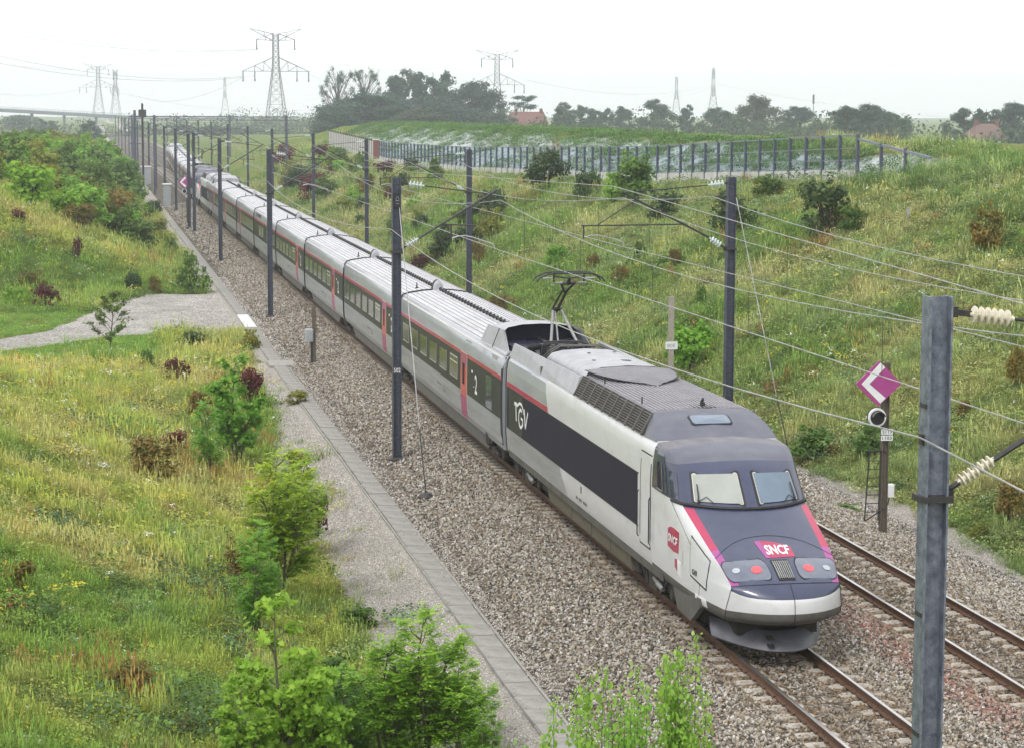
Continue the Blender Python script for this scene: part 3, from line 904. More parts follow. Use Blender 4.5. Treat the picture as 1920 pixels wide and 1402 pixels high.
    for dz, dy, sx in ((.50, .50, .95), (.44, .32, .98), (.33, .12, 1.02), (.21, .0, 1.02), (.17, .06, 1.0)):
        rows.append([(1.08*s*sx, .42+dy+1.35*abs(s)**2.3, dz+.05*s*s) for s in np.linspace(-1, 1, 21)])
    mb = MB(); mb.grid(rows, flip=True)
    pl = mb.build('snow_plough', M['plough'], car, 50)
    mb = MB(); mb.loft([rows[0], [(x*.96, y+.12, z+.03) for x, y, z in rows[0]]], False); mb.build('plough_rim_shade', M['under'], pl)  # near-black strip paints the shading along the plough's top edge
    mb = MB()
    for dz, k in ((.44, 1), (.30, 3)):
        for s in (-.30, -.24): mb.box(s*1.08-.02, s*1.08+.02, .42+.12-(.46-dz)*.5, .42+.30-(.46-dz)*.5, dz-.02, dz+.03)
    mb.build('plough_lifting_eye', M['black'], pl)
    # bogies
    def bogie(Yc):
        bg_ = MB()
        for sd in (-1, 1):
            bg_.box(*sorted((sd*.98, sd*1.14)), Yc-1.75, Yc+1.75, .50, .66)
            bg_.box(*sorted((sd*1.0, sd*1.2)), Yc-.35, Yc+.35, .30, .60)
            for a in (-1.5, 1.5):
                bg_.lathe((sd*.96, Yc+a, .46), (sd, 0, 0), [(0, .15), (.2, .15), (.24, .10)], 10)
                bg_.beam((sd*1.16, Yc+a*.8, .70), (sd*1.16, Yc+a*.35, .30), .05, .08)
                bg_.beam((sd*1.16, Yc+a*.5, .70), (sd*1.16, Yc+a*.35, .30), .04, .06)
        bg_.box(-1.05, 1.05, Yc-.3, Yc+.3, .35, .6)
        b_ = bg_.build('bogie', M['bogie'], car)
        for a in (-1.5, 1.5):
            for sd in (-1, 1):
                put('wheel', WHEEL, b_, (sd*.74, Yc+a, .46), (0, 0, 0 if sd > 0 else math.pi))
        for sd in (-1, 1):
            mb = MB(); mb.lathe((sd*1.2, Yc-.9, .46), (0, 1, .1), [(0, .05), (.05, .075), (.42, .075), (.45, .045), (.8, .045)], 10)
            mb.build('damper', M['chrome'], b_)
            mb = MB(); mb.lathe((sd*1.16, Yc+1.2, .38), (0, 0, 1), [(0, .10), (.04, .12), (.30, .12), (.34, .10)], 10)
            mb.build('spring', M['bogie'], b_)
    bogie(45.4-Y0); bogie(59.3-Y0)
    # roof: deck with louvred sides
    mb = MB(); mb.loft([[(-1.08, y, z), (-.5, y, z+.05), (0, y, z+.065), (.5, y, z+.05), (1.08, y, z), (1.08, y, 3.5), (-1.08, y, 3.5)] for y, z in ((46.0-Y0, 3.96), (52.7-Y0, 3.96))], True, True, True)
    deck = mb.build('roof_deck', M['roof_mid'], car, 40)
    mb = MB()
    for k in range(23):
        x = -1.0+k*2.0/22; z = 3.96+.065*(1-(x/1.08)**2)
        mb.box(x-.014, x+.014, 46.1-Y0, 52.6-Y0, z-.01, z+.018)
    mb.build('roof_rib', M['roof_rib'], deck)
    for sd in (-1, 1):
        lv = MB(); lv.add([(sd*1.33, 45.75-Y0, 3.50), (sd*1.33, 52.75-Y0, 3.50), (sd*1.09, 52.75-Y0, 3.955), (sd*1.09, 46.0-Y0, 3.955)], [(0, 1, 2, 3)])
        lv_ = lv.build('louvre_panel', M['under'], car)
        nb = 9
        for k in range(nb):
            ya = 45.95-Y0+k*6.75/nb
            mb = MB()
            for q in range(9):
                f = (q+.4)/9.2
                x, z = 1.35-.25*f, 3.50+.455*f
                mb.beam((sd*(x+.005), ya+.06, z), (sd*(x+.005), ya+6.75/nb-.06, z+.0), .030, .016)
            mb.build('louvre', M['skirt'], lv_)
        for k in range(nb+1):
            ya = 45.95-Y0+k*6.75/nb
            MB().beam((sd*1.355, ya, 3.49), (sd*1.10, ya, 3.965), .06, .05).build('louvre_rib', M['skirt'], lv_)
    mb = MB()
    A = [(-1.09, 46.0-Y0, 3.965), (-.5, 46.0-Y0, 4.01), (0, 46.0-Y0, 4.025), (.5, 46.0-Y0, 4.01), (1.09, 46.0-Y0, 3.965)]
    B = [(-1.32, 44.86-Y0, 3.52), (-.62, 44.74-Y0, 3.57), (0, 44.70-Y0, 3.585), (.62, 44.74-Y0, 3.57), (1.32, 44.86-Y0, 3.52)]
    Mi = [tuple((np.array(a)*.5+np.array(b_)*.5)+np.array([0, -.06, .05])) for a, b_ in zip(A, B)]
    mb.grid([B, Mi, A]); mb.add([A[0], Mi[0], B[0], (-1.33, 45.78-Y0, 3.5)], [(0, 1, 2, 3)]); mb.add([A[-1], Mi[-1], B[-1], (1.33, 45.78-Y0, 3.5)], [(3, 2, 1, 0)])
    fa = mb.build('roof_fairing', M['roof_dark'], car, 45)
    def FP(u, v, o=.0):
        p = np.array([u*.62*1.0, 0, 0]); a = np.array(Mi[2])*(1-v)+np.array(A[2])*v if v > 0 else np.array(B[2])*(-v)+np.array(Mi[2])*(1+v)
        return (u, a[1]-.62*o+.02*u*u, a[2]+.78*o-.05*u*u)
    fr = [(.42*c1, .30*c2) for c1, c2 in ((-1, -.7), (-.9, -1), (.9, -1), (1, -.7), (1, .8), (.9, 1.1), (-.9, 1.1), (-1, .8))]
    for nm, sc, o_, mt in (('roof_lamp_seal', 1.08, .012, 'rubber'), ('roof_lamp', .98, .022, 'screen_r')):
        pts = [FP(u*sc, v*sc+.12, o_) for u, v in fr]
        mb = MB(); mb.add(pts+[FP(0, .12, o_)], [(i, (i+1) % 8, 8) for i in range(8)]); mb.loft([pts, [(x, y+.03, z-.04) for x, y, z in pts]], True)
        mb.build(nm, M[mt], fa)
    mb = MB(); mb.lathe((.1, 46.35-Y0, 4.02), (0, 0, 1), [(0, .30), (.012, .30)], 18); mb.box(.07, .13, 46.25-Y0, 46.45-Y0, 4.03, 4.12); mb.beam((.1, 46.42-Y0, 4.12), (.1, 46.30-Y0, 4.19), .04, .05)
    mb.build('aerial', M['rubber'], car)
    for Yk, x in ((47.3, -1.0), (50.9, -1.0)): MB().lathe((x, Yk-Y0, 3.95), (0, 0, 1), [(0, .02), (.18, .015)], 5).build('roof_peg', M['rubber'], car)
    # hood behind the deck, with rounded apron
    def arch(y, wd, ht, zb=3.62):
        return [(-wd, y, zb), (-wd, y, zb+(ht-zb)*.55), (-wd*.9, y, zb+(ht-zb)*.82), (-wd*.62, y, ht-.02), (0, y, ht+.015), (wd*.62, y, ht-.02), (wd*.9, y, zb+(ht-zb)*.82), (wd, y, zb+(ht-zb)*.55), (wd, y, zb)]
    mb = MB(); mb.loft([arch(52.75-Y0, 1.05, 4.14), arch(55.0-Y0, 1.03, 4.13), arch(57.6-Y0, .98, 4.08), arch(58.0-Y0, .93, 3.98)], True, True, True)
    hd = mb.build('roof_hood', M['hood_grey'], car, 50)
    rows = []
    for k in range(9):
        f = k/8; a = f*math.pi/2
        rows.append([(u*math.cos(a*.97)*1.06+0*u, 52.78-Y0-2.95*math.sin(a)*(1-.18*u*u), 4.00+.15*math.cos(a)**.8*(1-u*u*.55)+.02) for u in np.linspace(-1, 1, 13)])
    mb = MB(); mb.grid(rows)
    ap = mb.build('hood_apron', M['roof_mid'], car, 60)
    mb = MB(); mb.tube([(r_[0][0], r_[0][1], r_[0][2]+.005) for r_ in rows]+[(r_[-1][0], r_[-1][1], r_[-1][2]+.005) for r_ in rows[::-1]], .012, 4)
    mb.tube([(x, y-.01, z+.01) for x, y, z in arch(52.76-Y0, 1.055, 4.15)[1:-1]], .014, 4); mb.build('apron_joint', M['rubber'], ap)
    for x, Yk, l, w_ in ((.30, 54.3, .75, .16), (-.45, 54.5, .28, .05), (-.2, 56.2, .3, .05), (.5, 56.3, .3, .05)):
        MB().lathe((x, Yk-Y0, 4.115+.01), (0, 0, 1), [(0, w_), (.012, w_)], 12).build('hood_vent', M['black'], hd)
    # pantograph well
    for sd in (-1, 1):
        mb = MB(); mb.add([(sd*1.325, 52.75-Y0, 3.50), (sd*1.325, 61.25-Y0, 3.50), (sd*1.22, 61.15-Y0, 3.89), (sd*1.16, 52.9-Y0, 3.93), (sd*1.27, 52.75-Y0, 3.50), (sd*1.27, 61.2-Y0, 3.50), (sd*1.17, 61.15-Y0, 3.88), (sd*1.11, 52.9-Y0, 3.92)],
                          [(0, 1, 2, 3), (4, 7, 6, 5), (3, 2, 6, 7), (1, 5, 6, 2), (0, 3, 7, 4)])
        wl = mb.build('well_side', M['hood_grey'], car)
        mb = MB(); mb.box(sd*1.30-.03, sd*1.30+.03, 56.9-Y0, 56.92-Y0, 3.52, 3.72); mb.build('well_joint', M['skirt'], wl)
    mb = MB(); mb.box(-1.1, 1.1, 58.0-Y0, 61.3-Y0, 3.56, 3.60); mb.box(-1.1, 1.1, 61.2-Y0, 61.3-Y0, 3.56, 3.76)
    mb.build('well_floor', M['roof_mid'], car)
    def insul(p, ax, n=5, r=.09, st=.055):
        mb = MB()
        pr = [(0, r*.5)]
        for k in range(n): pr += [(k*st+.01, r*.55), (k*st+.02, r), (k*st+.035, r), (k*st+.045, r*.55)]
        pr.append((n*st+.03, r*.45)); mb.lathe(p, ax, pr, 9); mb.build('roof_insulator', M['rubber'], car)
    for x, Yk in ((-.85, 58.4), (.75, 58.4), (-.75, 60.8), (.75, 60.8), (0, 60.9)): insul((x, Yk-Y0, 3.60), (0, 0, 1))
    insul((-.95, 60.6-Y0, 3.80), (.9, .15, .05), 9, .085, .06)
    mb = MB()
    for k in range(16):
        x0, y0_, z0 = random.uniform(-.9, .9), random.uniform(58.2, 60.9)-Y0, 3.72+random.uniform(0, .28)
        mb.tube([(x0, y0_, 3.62), (x0+.1, y0_+.1, z0), (x0+random.uniform(.2, .5), y0_+random.uniform(-.3, .3), z0+.06), (x0+.6*random.random(), y0_+.3, 3.68)], .014, 4)
    tag(mb.build('roof_cables', M['black'], car), kind='stuff')
    for x in (-.5, .0, .45): MB().box(x-.09, x+.09, 60.2-Y0, 60.7-Y0, 3.60, 3.92).build('roof_switch', M['black'], car)
    mb = MB()
    for Yk in (58.15, 58.4): mb.tube([(-1.0, Yk-Y0+.25, 3.66), (-.8, Yk-Y0, 3.95), (-.55, Yk-Y0, 4.10), (.55, Yk-Y0, 4.10), (.85, Yk-Y0, 3.95), (1.0, Yk-Y0+.25, 3.66)], .022, 5)
    mb.build('folded_pantograph', M['skirt'], car)
    # rear end ring and coupling
    mb = MB(); mb.loft([ring_full(PSEC, L-.06, .985), ring_full(PSEC, L+.06, .985)], True, True, True)
    mb.build('end_gangway', M['rubber'], car)
    return car
def add_pantograph(car, up=True):
    p = MB(); y = lambda Y: Y-Y0
    p.beam((-.55, y(60.4), 3.98), (.55, y(60.4), 3.98), .07, .07); p.beam((-.4, y(59.6), 3.94), (-.4, y(61.0), 3.94), .05, .05); p.beam((.4, y(59.6), 3.94), (.4, y(61.0), 3.94), .05, .05)
    pr = p.build('pantograph', M['dark_steel'], car)
    mb = MB(); mb.tube([(-.33, y(60.4), 3.98), (-.10, y(61.25), 4.80)], .042, 7); mb.tube([(.40, y(60.4), 3.98), (.12, y(61.25), 4.80)], .042, 7); mb.tube([(-.12, y(60.45), 3.98), (-.05, y(61.2), 4.75)], .025, 6)
    mb.build('lower_arm', M['arm'], pr)
    mb = MB(); mb.tube([(0, y(61.3), 4.74), (.06, y(60.3), 5.35)], .045, 6); mb.tube([(-.1, y(61.28), 4.85), (-.02, y(60.35), 5.42)], .03, 6)
    mb.tube([(-.14, y(61.25), 4.82), (.14, y(61.25), 4.82)], .06, 6)
    mb.tube([(.03, y(60.35), 5.36), (-.14, y(60.0), 5.62)], .035, 5); mb.tube([(.05, y(60.35), 5.36), (.24, y(59.95), 5.66)], .04, 5); mb.tube([(-.14, y(60.0), 5.62), (.24, y(59.95), 5.66)], .05, 6); mb.tube([(.05, y(60.0), 5.62), (.05, y(59.75), 5.80)], .05, 6)
    mb.build('upper_arm', M['dark_steel'], pr)
    mb = MB()
    for dy in (-.26, .26):
        mb.tube([(-.95, y(59.65+dy), 5.72), (-.85, y(59.65+dy), 5.84), (-.62, y(59.65+dy), 5.935), (-.40, y(59.65+dy), 5.955), (.40, y(59.65+dy), 5.955), (.62, y(59.65+dy), 5.935), (.85, y(59.65+dy), 5.84), (.95, y(59.65+dy), 5.72)], .026, 5)
    for x in (-.42, .42): mb.tube([(x, y(59.39), 5.93), (x, y(59.91), 5.93)], .02, 5); mb.tube([(x, y(59.65), 5.95), (x, y(59.65), 5.70)], .028, 5)
    mb.tube([(-.42, y(59.65), 5.86), (0, y(59.65), 5.80), (.42, y(59.65), 5.86)], .022, 5)
    hd = mb.build('collector_head', M['dark_steel'], pr)
    mb = MB()
    for x0, x1, z in ((-.72, -.46, 5.80), (.46, .72, 5.80), (-.36, -.18, 5.68), (.26, .48, 5.68)): mb.tube([(x0, y(59.65), z), (x1, y(59.65), z)], .03, 6)
    mb.build('spring_box', M['chrome'], hd)

wm = MB()
wm.lathe((-.065, 0, 0), (1, 0, 0), [(0, .28), (.0, .44), (.03, .46), (.13, .46), (.13, .40), (.105, .36), (.10, .16), (.15, .12), (.16, 0.03)], 24)
WHEEL = wm.mesh('wheel', [M['bogie']], 40)

# ------------------------------------------------------------------ passenger cars
def trailer_common(L, car, ribs=True):
    mb = MB(); mb.loft([ring_full(TSEC, .14, shrink=.03), ring_full(TSEC, .24), ring_full(TSEC, L-.24), ring_full(TSEC, L-.14, shrink=.03)], True, True, True)
    mb.build('body', M['silver'], car, 35)
    # roof skin
    rp = [(1.30, 3.478), (1.05, 3.555), (.55, 3.632), (0, 3.668)]
    prof = [(-x, z) for x, z in rp]+[(x, z) for x, z in rp[::-1][1:]]
    mb = MB(); mb.grid([[(x, y, z) for x, z in prof] for y in (.26, L-.26)], flip=False)
    rf = mb.build('roof', M['roof_light'], car, 50)
    mb = MB()
    for k in range(15):
        x = -1.22+k*2.44/14
        if abs(x) < .1: continue
        z = float(np.interp(abs(x), [0, .55, 1.05, 1.3], [3.668, 3.632, 3.555, 3.478]))
        mb.box(x-.012, x+.012, .3, L-.3, z-.01, z+.016)
    mb.build('roof_rib', M['roof_rib'], rf)
    mb = MB(); mb.tube([(.0, .5, 3.74), (.0, L*.5, 3.735), (.0, L-.5, 3.74)], .035, 5)
    for y in np.arange(.8, L-.6, .62): mb.lathe((0, y, 3.66), (0, 0, 1), [(0, .05), (.05, .07), (.09, .07), (.11, .04)], 6); mb.box(-.03, .03, y-.04, y+.04, 3.74, 3.80)
    mb.build('roof_cable', M['rubber'], car)
    mb = MB(); mb.lathe((-.62, 1.1, 3.62), (0, 0, 1), [(0, .07), (.04, .06), (.05, .03), (.22, .02)], 6)
    mb.build('roof_peg', M['rubber'], car)
    for sd in (-1, 1):
        side_panel(TSEC, sd, [.84, 1.0, 1.3, 1.64], .3, L-.3, .002).build('lower_panel', M['lower_silver'], car)
        mb = MB(); mb.prism([(2.3, .80), (L-2.3, .80), (L-3.2, .40), (3.2, .40)], 'x', sd*1.12, sd*1.30)
        mb.build('underframe_cover', M['skirt'], car)
        side_panel(TSEC, sd, [3.36, 3.40], .5, L-.5, .012).build('gutter', M['win_frame'], car)
    mb = MB(); mb.box(-1.1, 1.1, 1.2, L-1.2, .35, .74); mb.build('underframe', M['under'], car)
    return rf
def bogie_at(car, Yc, ax=1.5):
    bg_ = MB()
    for sd in (-1, 1):
        bg_.box(*sorted((sd*.98, sd*1.14)), Yc-1.7, Yc+1.7, .52, .68)
        for a in (-ax, ax):
            bg_.lathe((sd*.96, Yc+a, .46), (sd, 0, 0), [(0, .15), (.2, .15), (.24, .10)], 9)
        bg_.lathe((sd*1.22, Yc, .55), (0, 0, 1), [(0, .14), (.06, .2), (.34, .22), (.46, .16), (.5, .1)], 10)
        bg_.beam((sd*1.2, Yc-1.0, .42), (sd*1.2, Yc+.9, .50), .07, .08)
        bg_.box(*sorted((sd*1.06, sd*1.24)), Yc-.5, Yc+.5, .34, .55)
    bg_.box(-1.1, 1.1, Yc-.25, Yc+.25, .45, .60)
    b_ = bg_.build('bogie', M['bogie'], car)
    for a in (-ax, ax):
        for sd in (-1, 1): put('wheel', WHEEL, b_, (sd*.74, Yc+a, .46), (0, 0, 0 if sd > 0 else math.pi))
    for sd in (-1, 1):
        mb = MB(); mb.lathe((sd*1.24, Yc, .78), (0, 0, 1), [(0, .12), (.05, .17), (.18, .18), (.26, .13)], 10); mb.build('air_spring', M['skirt'], b_)
def gangway(car, y, hump=True):
    mb = MB(); mb.loft([ring_full(TSEC, y-.15, .97, .02), ring_full(TSEC, y+.15, .97, .02)], True, True, True); gw = mb.build('gangway', M['rubber'], car)
    mb = MB()
    mb.tube([(x, y, z) for x, y, z in ring_full(TSEC, y, 1.0, -.012)[1:-1]], .03, 5, caps=True); mb.build('gangway_seal', M['rubber'], gw)
    if hump:
        mb = MB()
        def half(yy, r, h): return [(r*math.cos(a), yy, 3.60+h*math.sin(a)) for a in np.linspace(0, math.pi, 11)]
        mb.loft([half(y-.30, .15, .30), half(y-.26, .20, .40), half(y-.08, .20, .41)], True, True, True); mb.build('cable_hump', M['hood_grey'], gw)
        mb = MB(); mb.loft([half(y+.02, .21, .42), half(y+.26, .21, .42), half(y+.34, .14, .30)], True, True, True); mb.build('cable_hump', M['rubber'], gw)
def window(car, sd, ya, yb, za, zb, sec=TSEC, frame=True, split=False, mt='pane'):
    """pane set in the dark band, with a pale lower trim"""
    f = side_panel(sec, sd, [za-.035, zb+.03], ya-.035, yb+.035, .0075).build('window', M['rubber'], car)
    side_panel(sec, sd, zrange(za, zb, 3), ya, yb, .011).build('pane', M[mt], f)
    if frame:
        side_panel(sec, sd, [za-.035, za-.008], ya-.02, yb+.02, .014).build('window_trim', M['win_frame'], f)
        side_panel(sec, sd, [za-.02, zb+.02], ya-.03, ya-.012, .0135).build('window_trim', M['win_frame'], f)
    if split:
        for z in (zb+.005, zb-.17): side_panel(sec, sd, [z-.02, z+.02], ya-.02, yb+.02, .016).build('window_trim', M['win_frame'], f)
        side_panel(sec, sd, [za, zb], yb-.0, yb+.022, .014).build('window_trim', M['win_frame'], f)
    return f
def coach_door(car, sd, ya, yb, mat_low='orange'):
    g = side_panel(TSEC, sd, zrange(.86, 2.88, 8), ya-.05, yb+.05, .010).build('door_frame', M['win_frame'], car)
    d = side_panel(TSEC, sd, zrange(1.55, 2.45, 5), ya, yb, .016).build('door', M[mat_low], g)
    side_panel(TSEC, sd, zrange(2.45, 2.86, 3), ya, yb, .016).build('door', M['pink'], g)
    side_panel(TSEC, sd, zrange(.88, 1.55, 4), ya, yb, .016).build('door', M['pink'], g)
    ym = (ya+yb)/2
    side_panel(TSEC, sd, zrange(1.90, 2.55, 4), ym-.20, ym+.20, .021).build('door_window', M['band'], g)
    mb = MB(); x = sd*(sec_x(TSEC, 1.6)+.035); mb.tube([(x, yb+.05, 1.5), (x, yb-.02, 1.5)], .02, 5); mb.build('door_handle', M['chrome'], g)
def band_and_stripe(car, L, y0=.3, y1=None, stripe=True):
    y1 = y1 or L-.3
    for sd in (-1, 1):
        side_panel(TSEC, sd, zrange(1.66, 2.77, 6), y0, y1, .005).build('window_band', M['band_olive'], car)
        if stripe: side_panel(TSEC, sd, [2.775, 2.885], y0, y1, .007).build('red_stripe', M['red'], car)
def numeral(car, sd, yc, s='2'):
    x = sd*(sec_x(TSEC, 2.1)+.012)
    mp = (lambda u, v: (x, yc+.2-u, 1.86+v)) if sd < 0 else (lambda u, v: (x, yc-.2+u, 1.86+v))
    text_mb(mp, s, .58, .42, 0, .02).build('class_number', M['tgv_white'], car)
    side_panel(TSEC, sd, [2.42, 2.50], yc+.62, yc+.82, .011).build('class_badge', M['tgv_white'], car)
    side_panel(TSEC, sd, [2.02, 2.06], yc+.34, yc+.40, .011).build('class_badge', M['tgv_white'], car)
def side_marks(car, L, yc):
    for sd in (-1, 1):
        mb = MB()
        xs_ = sorted((sd*(sec_x(TSEC, 1.3)+.003), sd*(sec_x(TSEC, 1.3)+.007)))
        for k in range(9):
            if k % 4 != 2: mb.box(*xs_, yc+k*.10, yc+k*.10+.055, 1.30, 1.36)
        mb.box(*xs_, yc-.5, yc-.47, 1.16, 1.50); mb.box(*xs_, yc-.9, yc-.87, 1.16, 1.50); mb.box(*xs_, yc-.85, yc-.55, 1.2, 1.22)
        tag(mb.build('small_marking', M['skirt'], car), kind='stuff')
def make_coach(kind):
    """18.7 m articulated coach: kind 'a' door at the near end, 'b' door at the far end, 'bar' buffet car"""
    L = 18.7
    car = empty('passenger_car')
    trailer_common(L, car)
    band_and_stripe(car, L)
    gangway(car, L)
    bogie_at(car, L)
    side_marks(car, L, 9.0)
    for sd in (-1, 1):
        if kind == 'a':
            coach_door(car, sd, 3.80, 4.90)
            numeral(car, sd, 2.1)
            ws = [5.60+2.2*k for k in range(6)]
        elif kind == 'b':
            coach_door(car, sd, L-4.9, L-3.8)
            numeral(car, sd, L-2.6)
            ws = [.9+2.2*k for k in range(6)]
        else:
            ws = [1.2+2.2*k for k in range(3)]+[10.2, 12.4]
            mb = MB()
            for k in range(7):
                y = 12.6+k*.5+(.5 if k > 4 else 0)
                mb.box(*sorted((sd*1.395, sd*1.425)), y, y+.22, 2.98, 3.26)
            mb.build('ventilation_slots', M['rubber'], car)
        for i, y in enumerate(ws):
            window(car, sd, y, y+1.45, 1.95, 2.57, split=(kind == 'a' and i == 0))
    return car
def make_end_coach():
    """21.4 m end coach next to the power car, with the raised hood over the pantograph well"""
    L = 21.45
    car = empty('passenger_car')
    trailer_common(L, car)
    band_and_stripe(car, L)
    gangway(car, L)
    bogie_at(car, L)
    bogie_at(car, 2.9, 1.5)
    side_marks(car, L, 11.4)
    for sd in (-1, 1):
        coach_door(car, sd, 6.15, 7.25)
        numeral(car, sd, 4.45)
        for i in range(6): window(car, sd, 7.95+2.2*i, 7.95+2.2*i+1.42, 1.94, 2.57, split=(i == 0))
        window(car, sd, 1.75, 2.75, 1.72, 2.66, frame=False, mt='blue_pane')
        side_panel(TSEC, sd, [2.97, 3.30], 1.2, 2.0, .006).build('side_vent', M['lower_silver'], car)
        side_panel(TSEC, sd, [2.94, 3.33], 1.1, 2.1, .003).build('side_vent_frame', M['silver'], car)
        side_panel(TSEC, sd, [2.90, 3.30], 5.55, 6.65, .004).build('roof_hatch', M['silver'], car)
        # near-end dark corner post
        side_panel(TSEC, sd, zrange(.95, 3.42, 8), .18, .42, .006).build('end_post', M['rubber'], car)
        mb = MB(); mb.add([(sd*1.34, .15, 3.48), (sd*1.34, 4.35, 3.48), (sd*1.18, 3.9, 4.02), (sd*1.14, 1.6, 4.06), (sd*1.26, .25, 3.56)], [(0, 1, 2, 3, 4)])
        mb.add([(sd*1.30, .15, 3.48), (sd*1.30, 4.35, 3.48), (sd*1.14, 3.9, 4.01), (sd*1.10, 1.6, 4.05), (sd*1.22, .25, 3.56)], [(4, 3, 2, 1, 0)])
        hs_ = mb.build('hood_side', M['hood_grey'], car)
        mb = MB(); mb.beam((sd*1.345, 2.3, 3.50), (sd*1.165, 2.15, 4.06), .012, .02); mb.build('hood_joint', M['rubber'], hs_)
    def arch(y, wd, ht, zb=3.5): return [(-wd, y, zb), (-wd*.97, y, zb+(ht-zb)*.6), (-wd*.80, y, zb+(ht-zb)*.88), (-wd*.45, y, ht), (0, y, ht+.02), (wd*.45, y, ht), (wd*.80, y, zb+(ht-zb)*.88), (wd*.97, y, zb+(ht-zb)*.6), (wd, y, zb)]
    mb = MB(); rr = [arch(1.9, 1.2, 4.18), arch(3.6, 1.2, 4.12), arch(4.4, 1.2, 3.95)]
    mb.loft(rr, False); mb.add(rr[-1], [tuple(range(9))])
    hd = mb.build('roof_hood', M['hood_grey'], car, 50)
    mb = MB(); mb.add(arch(2.3, 1.17, 4.15), [tuple(range(9))]); mb.add(arch(2.26, 1.17, 4.15)[1:8], [tuple(range(7))]); mb.build('hood_opening_shade', M['band'], hd)  # dark sheet paints the shade inside the hood mouth
    mb = MB(); mb.box(-1.1, 1.1, .25, 2.2, 3.5, 3.70); mb.build('hood_floor', M['band'], hd)
    return car

def place(car, Y, rev=False, Lc=None):
    """stand a vehicle on the rails with its near end at Y"""
    a, c = off(Y), off(Y+Lc)
    ang = -math.atan2(c-a, Lc)
    if not rev:
        car.location = (a, Y, 0); car.rotation_euler = (0, 0, ang)
    else:
        car.location = (c, Y+Lc, 0); car.rotation_euler = (0, 0, ang+math.pi)
LAB = 'vehicles of the high-speed train'
ORD = ['first', 'second', 'third', 'fourth', 'fifth', 'sixth', 'seventh', 'eighth']
pc = make_power_car(); place(pc, Y0, False, 22.1)
pc2 = clone(pc)
add_pantograph(pc)
tag(pc, 'white and dark blue power car nearest the camera, pantograph raised, red tail lamps lit', 'power car', LAB)
c_end = make_end_coach(); c_a = make_coach('a'); c_b = make_coach('b'); c_bar = make_coach('bar')
Y = 61.62
used = set()
seq = ['end', 'a', 'a', 'a', 'bar', 'b', 'b', 'rend']
protos = {'end': (c_end, 21.45), 'rend': (c_end, 21.45), 'a': (c_a, 18.7), 'b': (c_b, 18.7), 'bar': (c_bar, 18.7)}
for s_i in range(2):
    for i, kd in enumerate(seq):
        p, L_ = protos[kd]
        o = p if p.name not in used else clone(p)
        used.add(p.name)
        place(o, Y, kd == 'rend', L_)
        if s_i == 0:
            lb = f'silver passenger car with red stripe, {ORD[i]} behind the nearest power car'
            if i == 0: lb = 'silver passenger car coupled to the nearest power car, white 2 beside its coral door'
            if kd == 'bar': lb = 'silver passenger car with ventilation slots above its windows, no door, mid train'
            if kd == 'rend': lb = 'silver passenger car next to the rear power car of the near trainset'
        else:
            lb = f'hazy passenger car of the distant trainset, {ORD[i]} behind its leading power car'
        tag(o, lb, 'passenger car', LAB)
        Y += L_+.02
    if s_i == 0:
        place(pc2, Y+.02, True, 22.1)
        tag(pc2, 'power car at the far end of the near trainset, coupled nose to nose', 'power car', LAB)
        Y += 22.1+.35
        pc3 = clone(pc); place(pc3, Y, False, 22.1)
        tag(pc3, 'distant power car with raised pantograph behind the twin catenary masts', 'power car', LAB)
        Y += 22.15
    else:
        pc4 = clone(pc2); place(pc4, Y+.02, True, 22.1)
        tag(pc4, 'most distant power car, far end of the second trainset in the haze', 'power car', LAB)
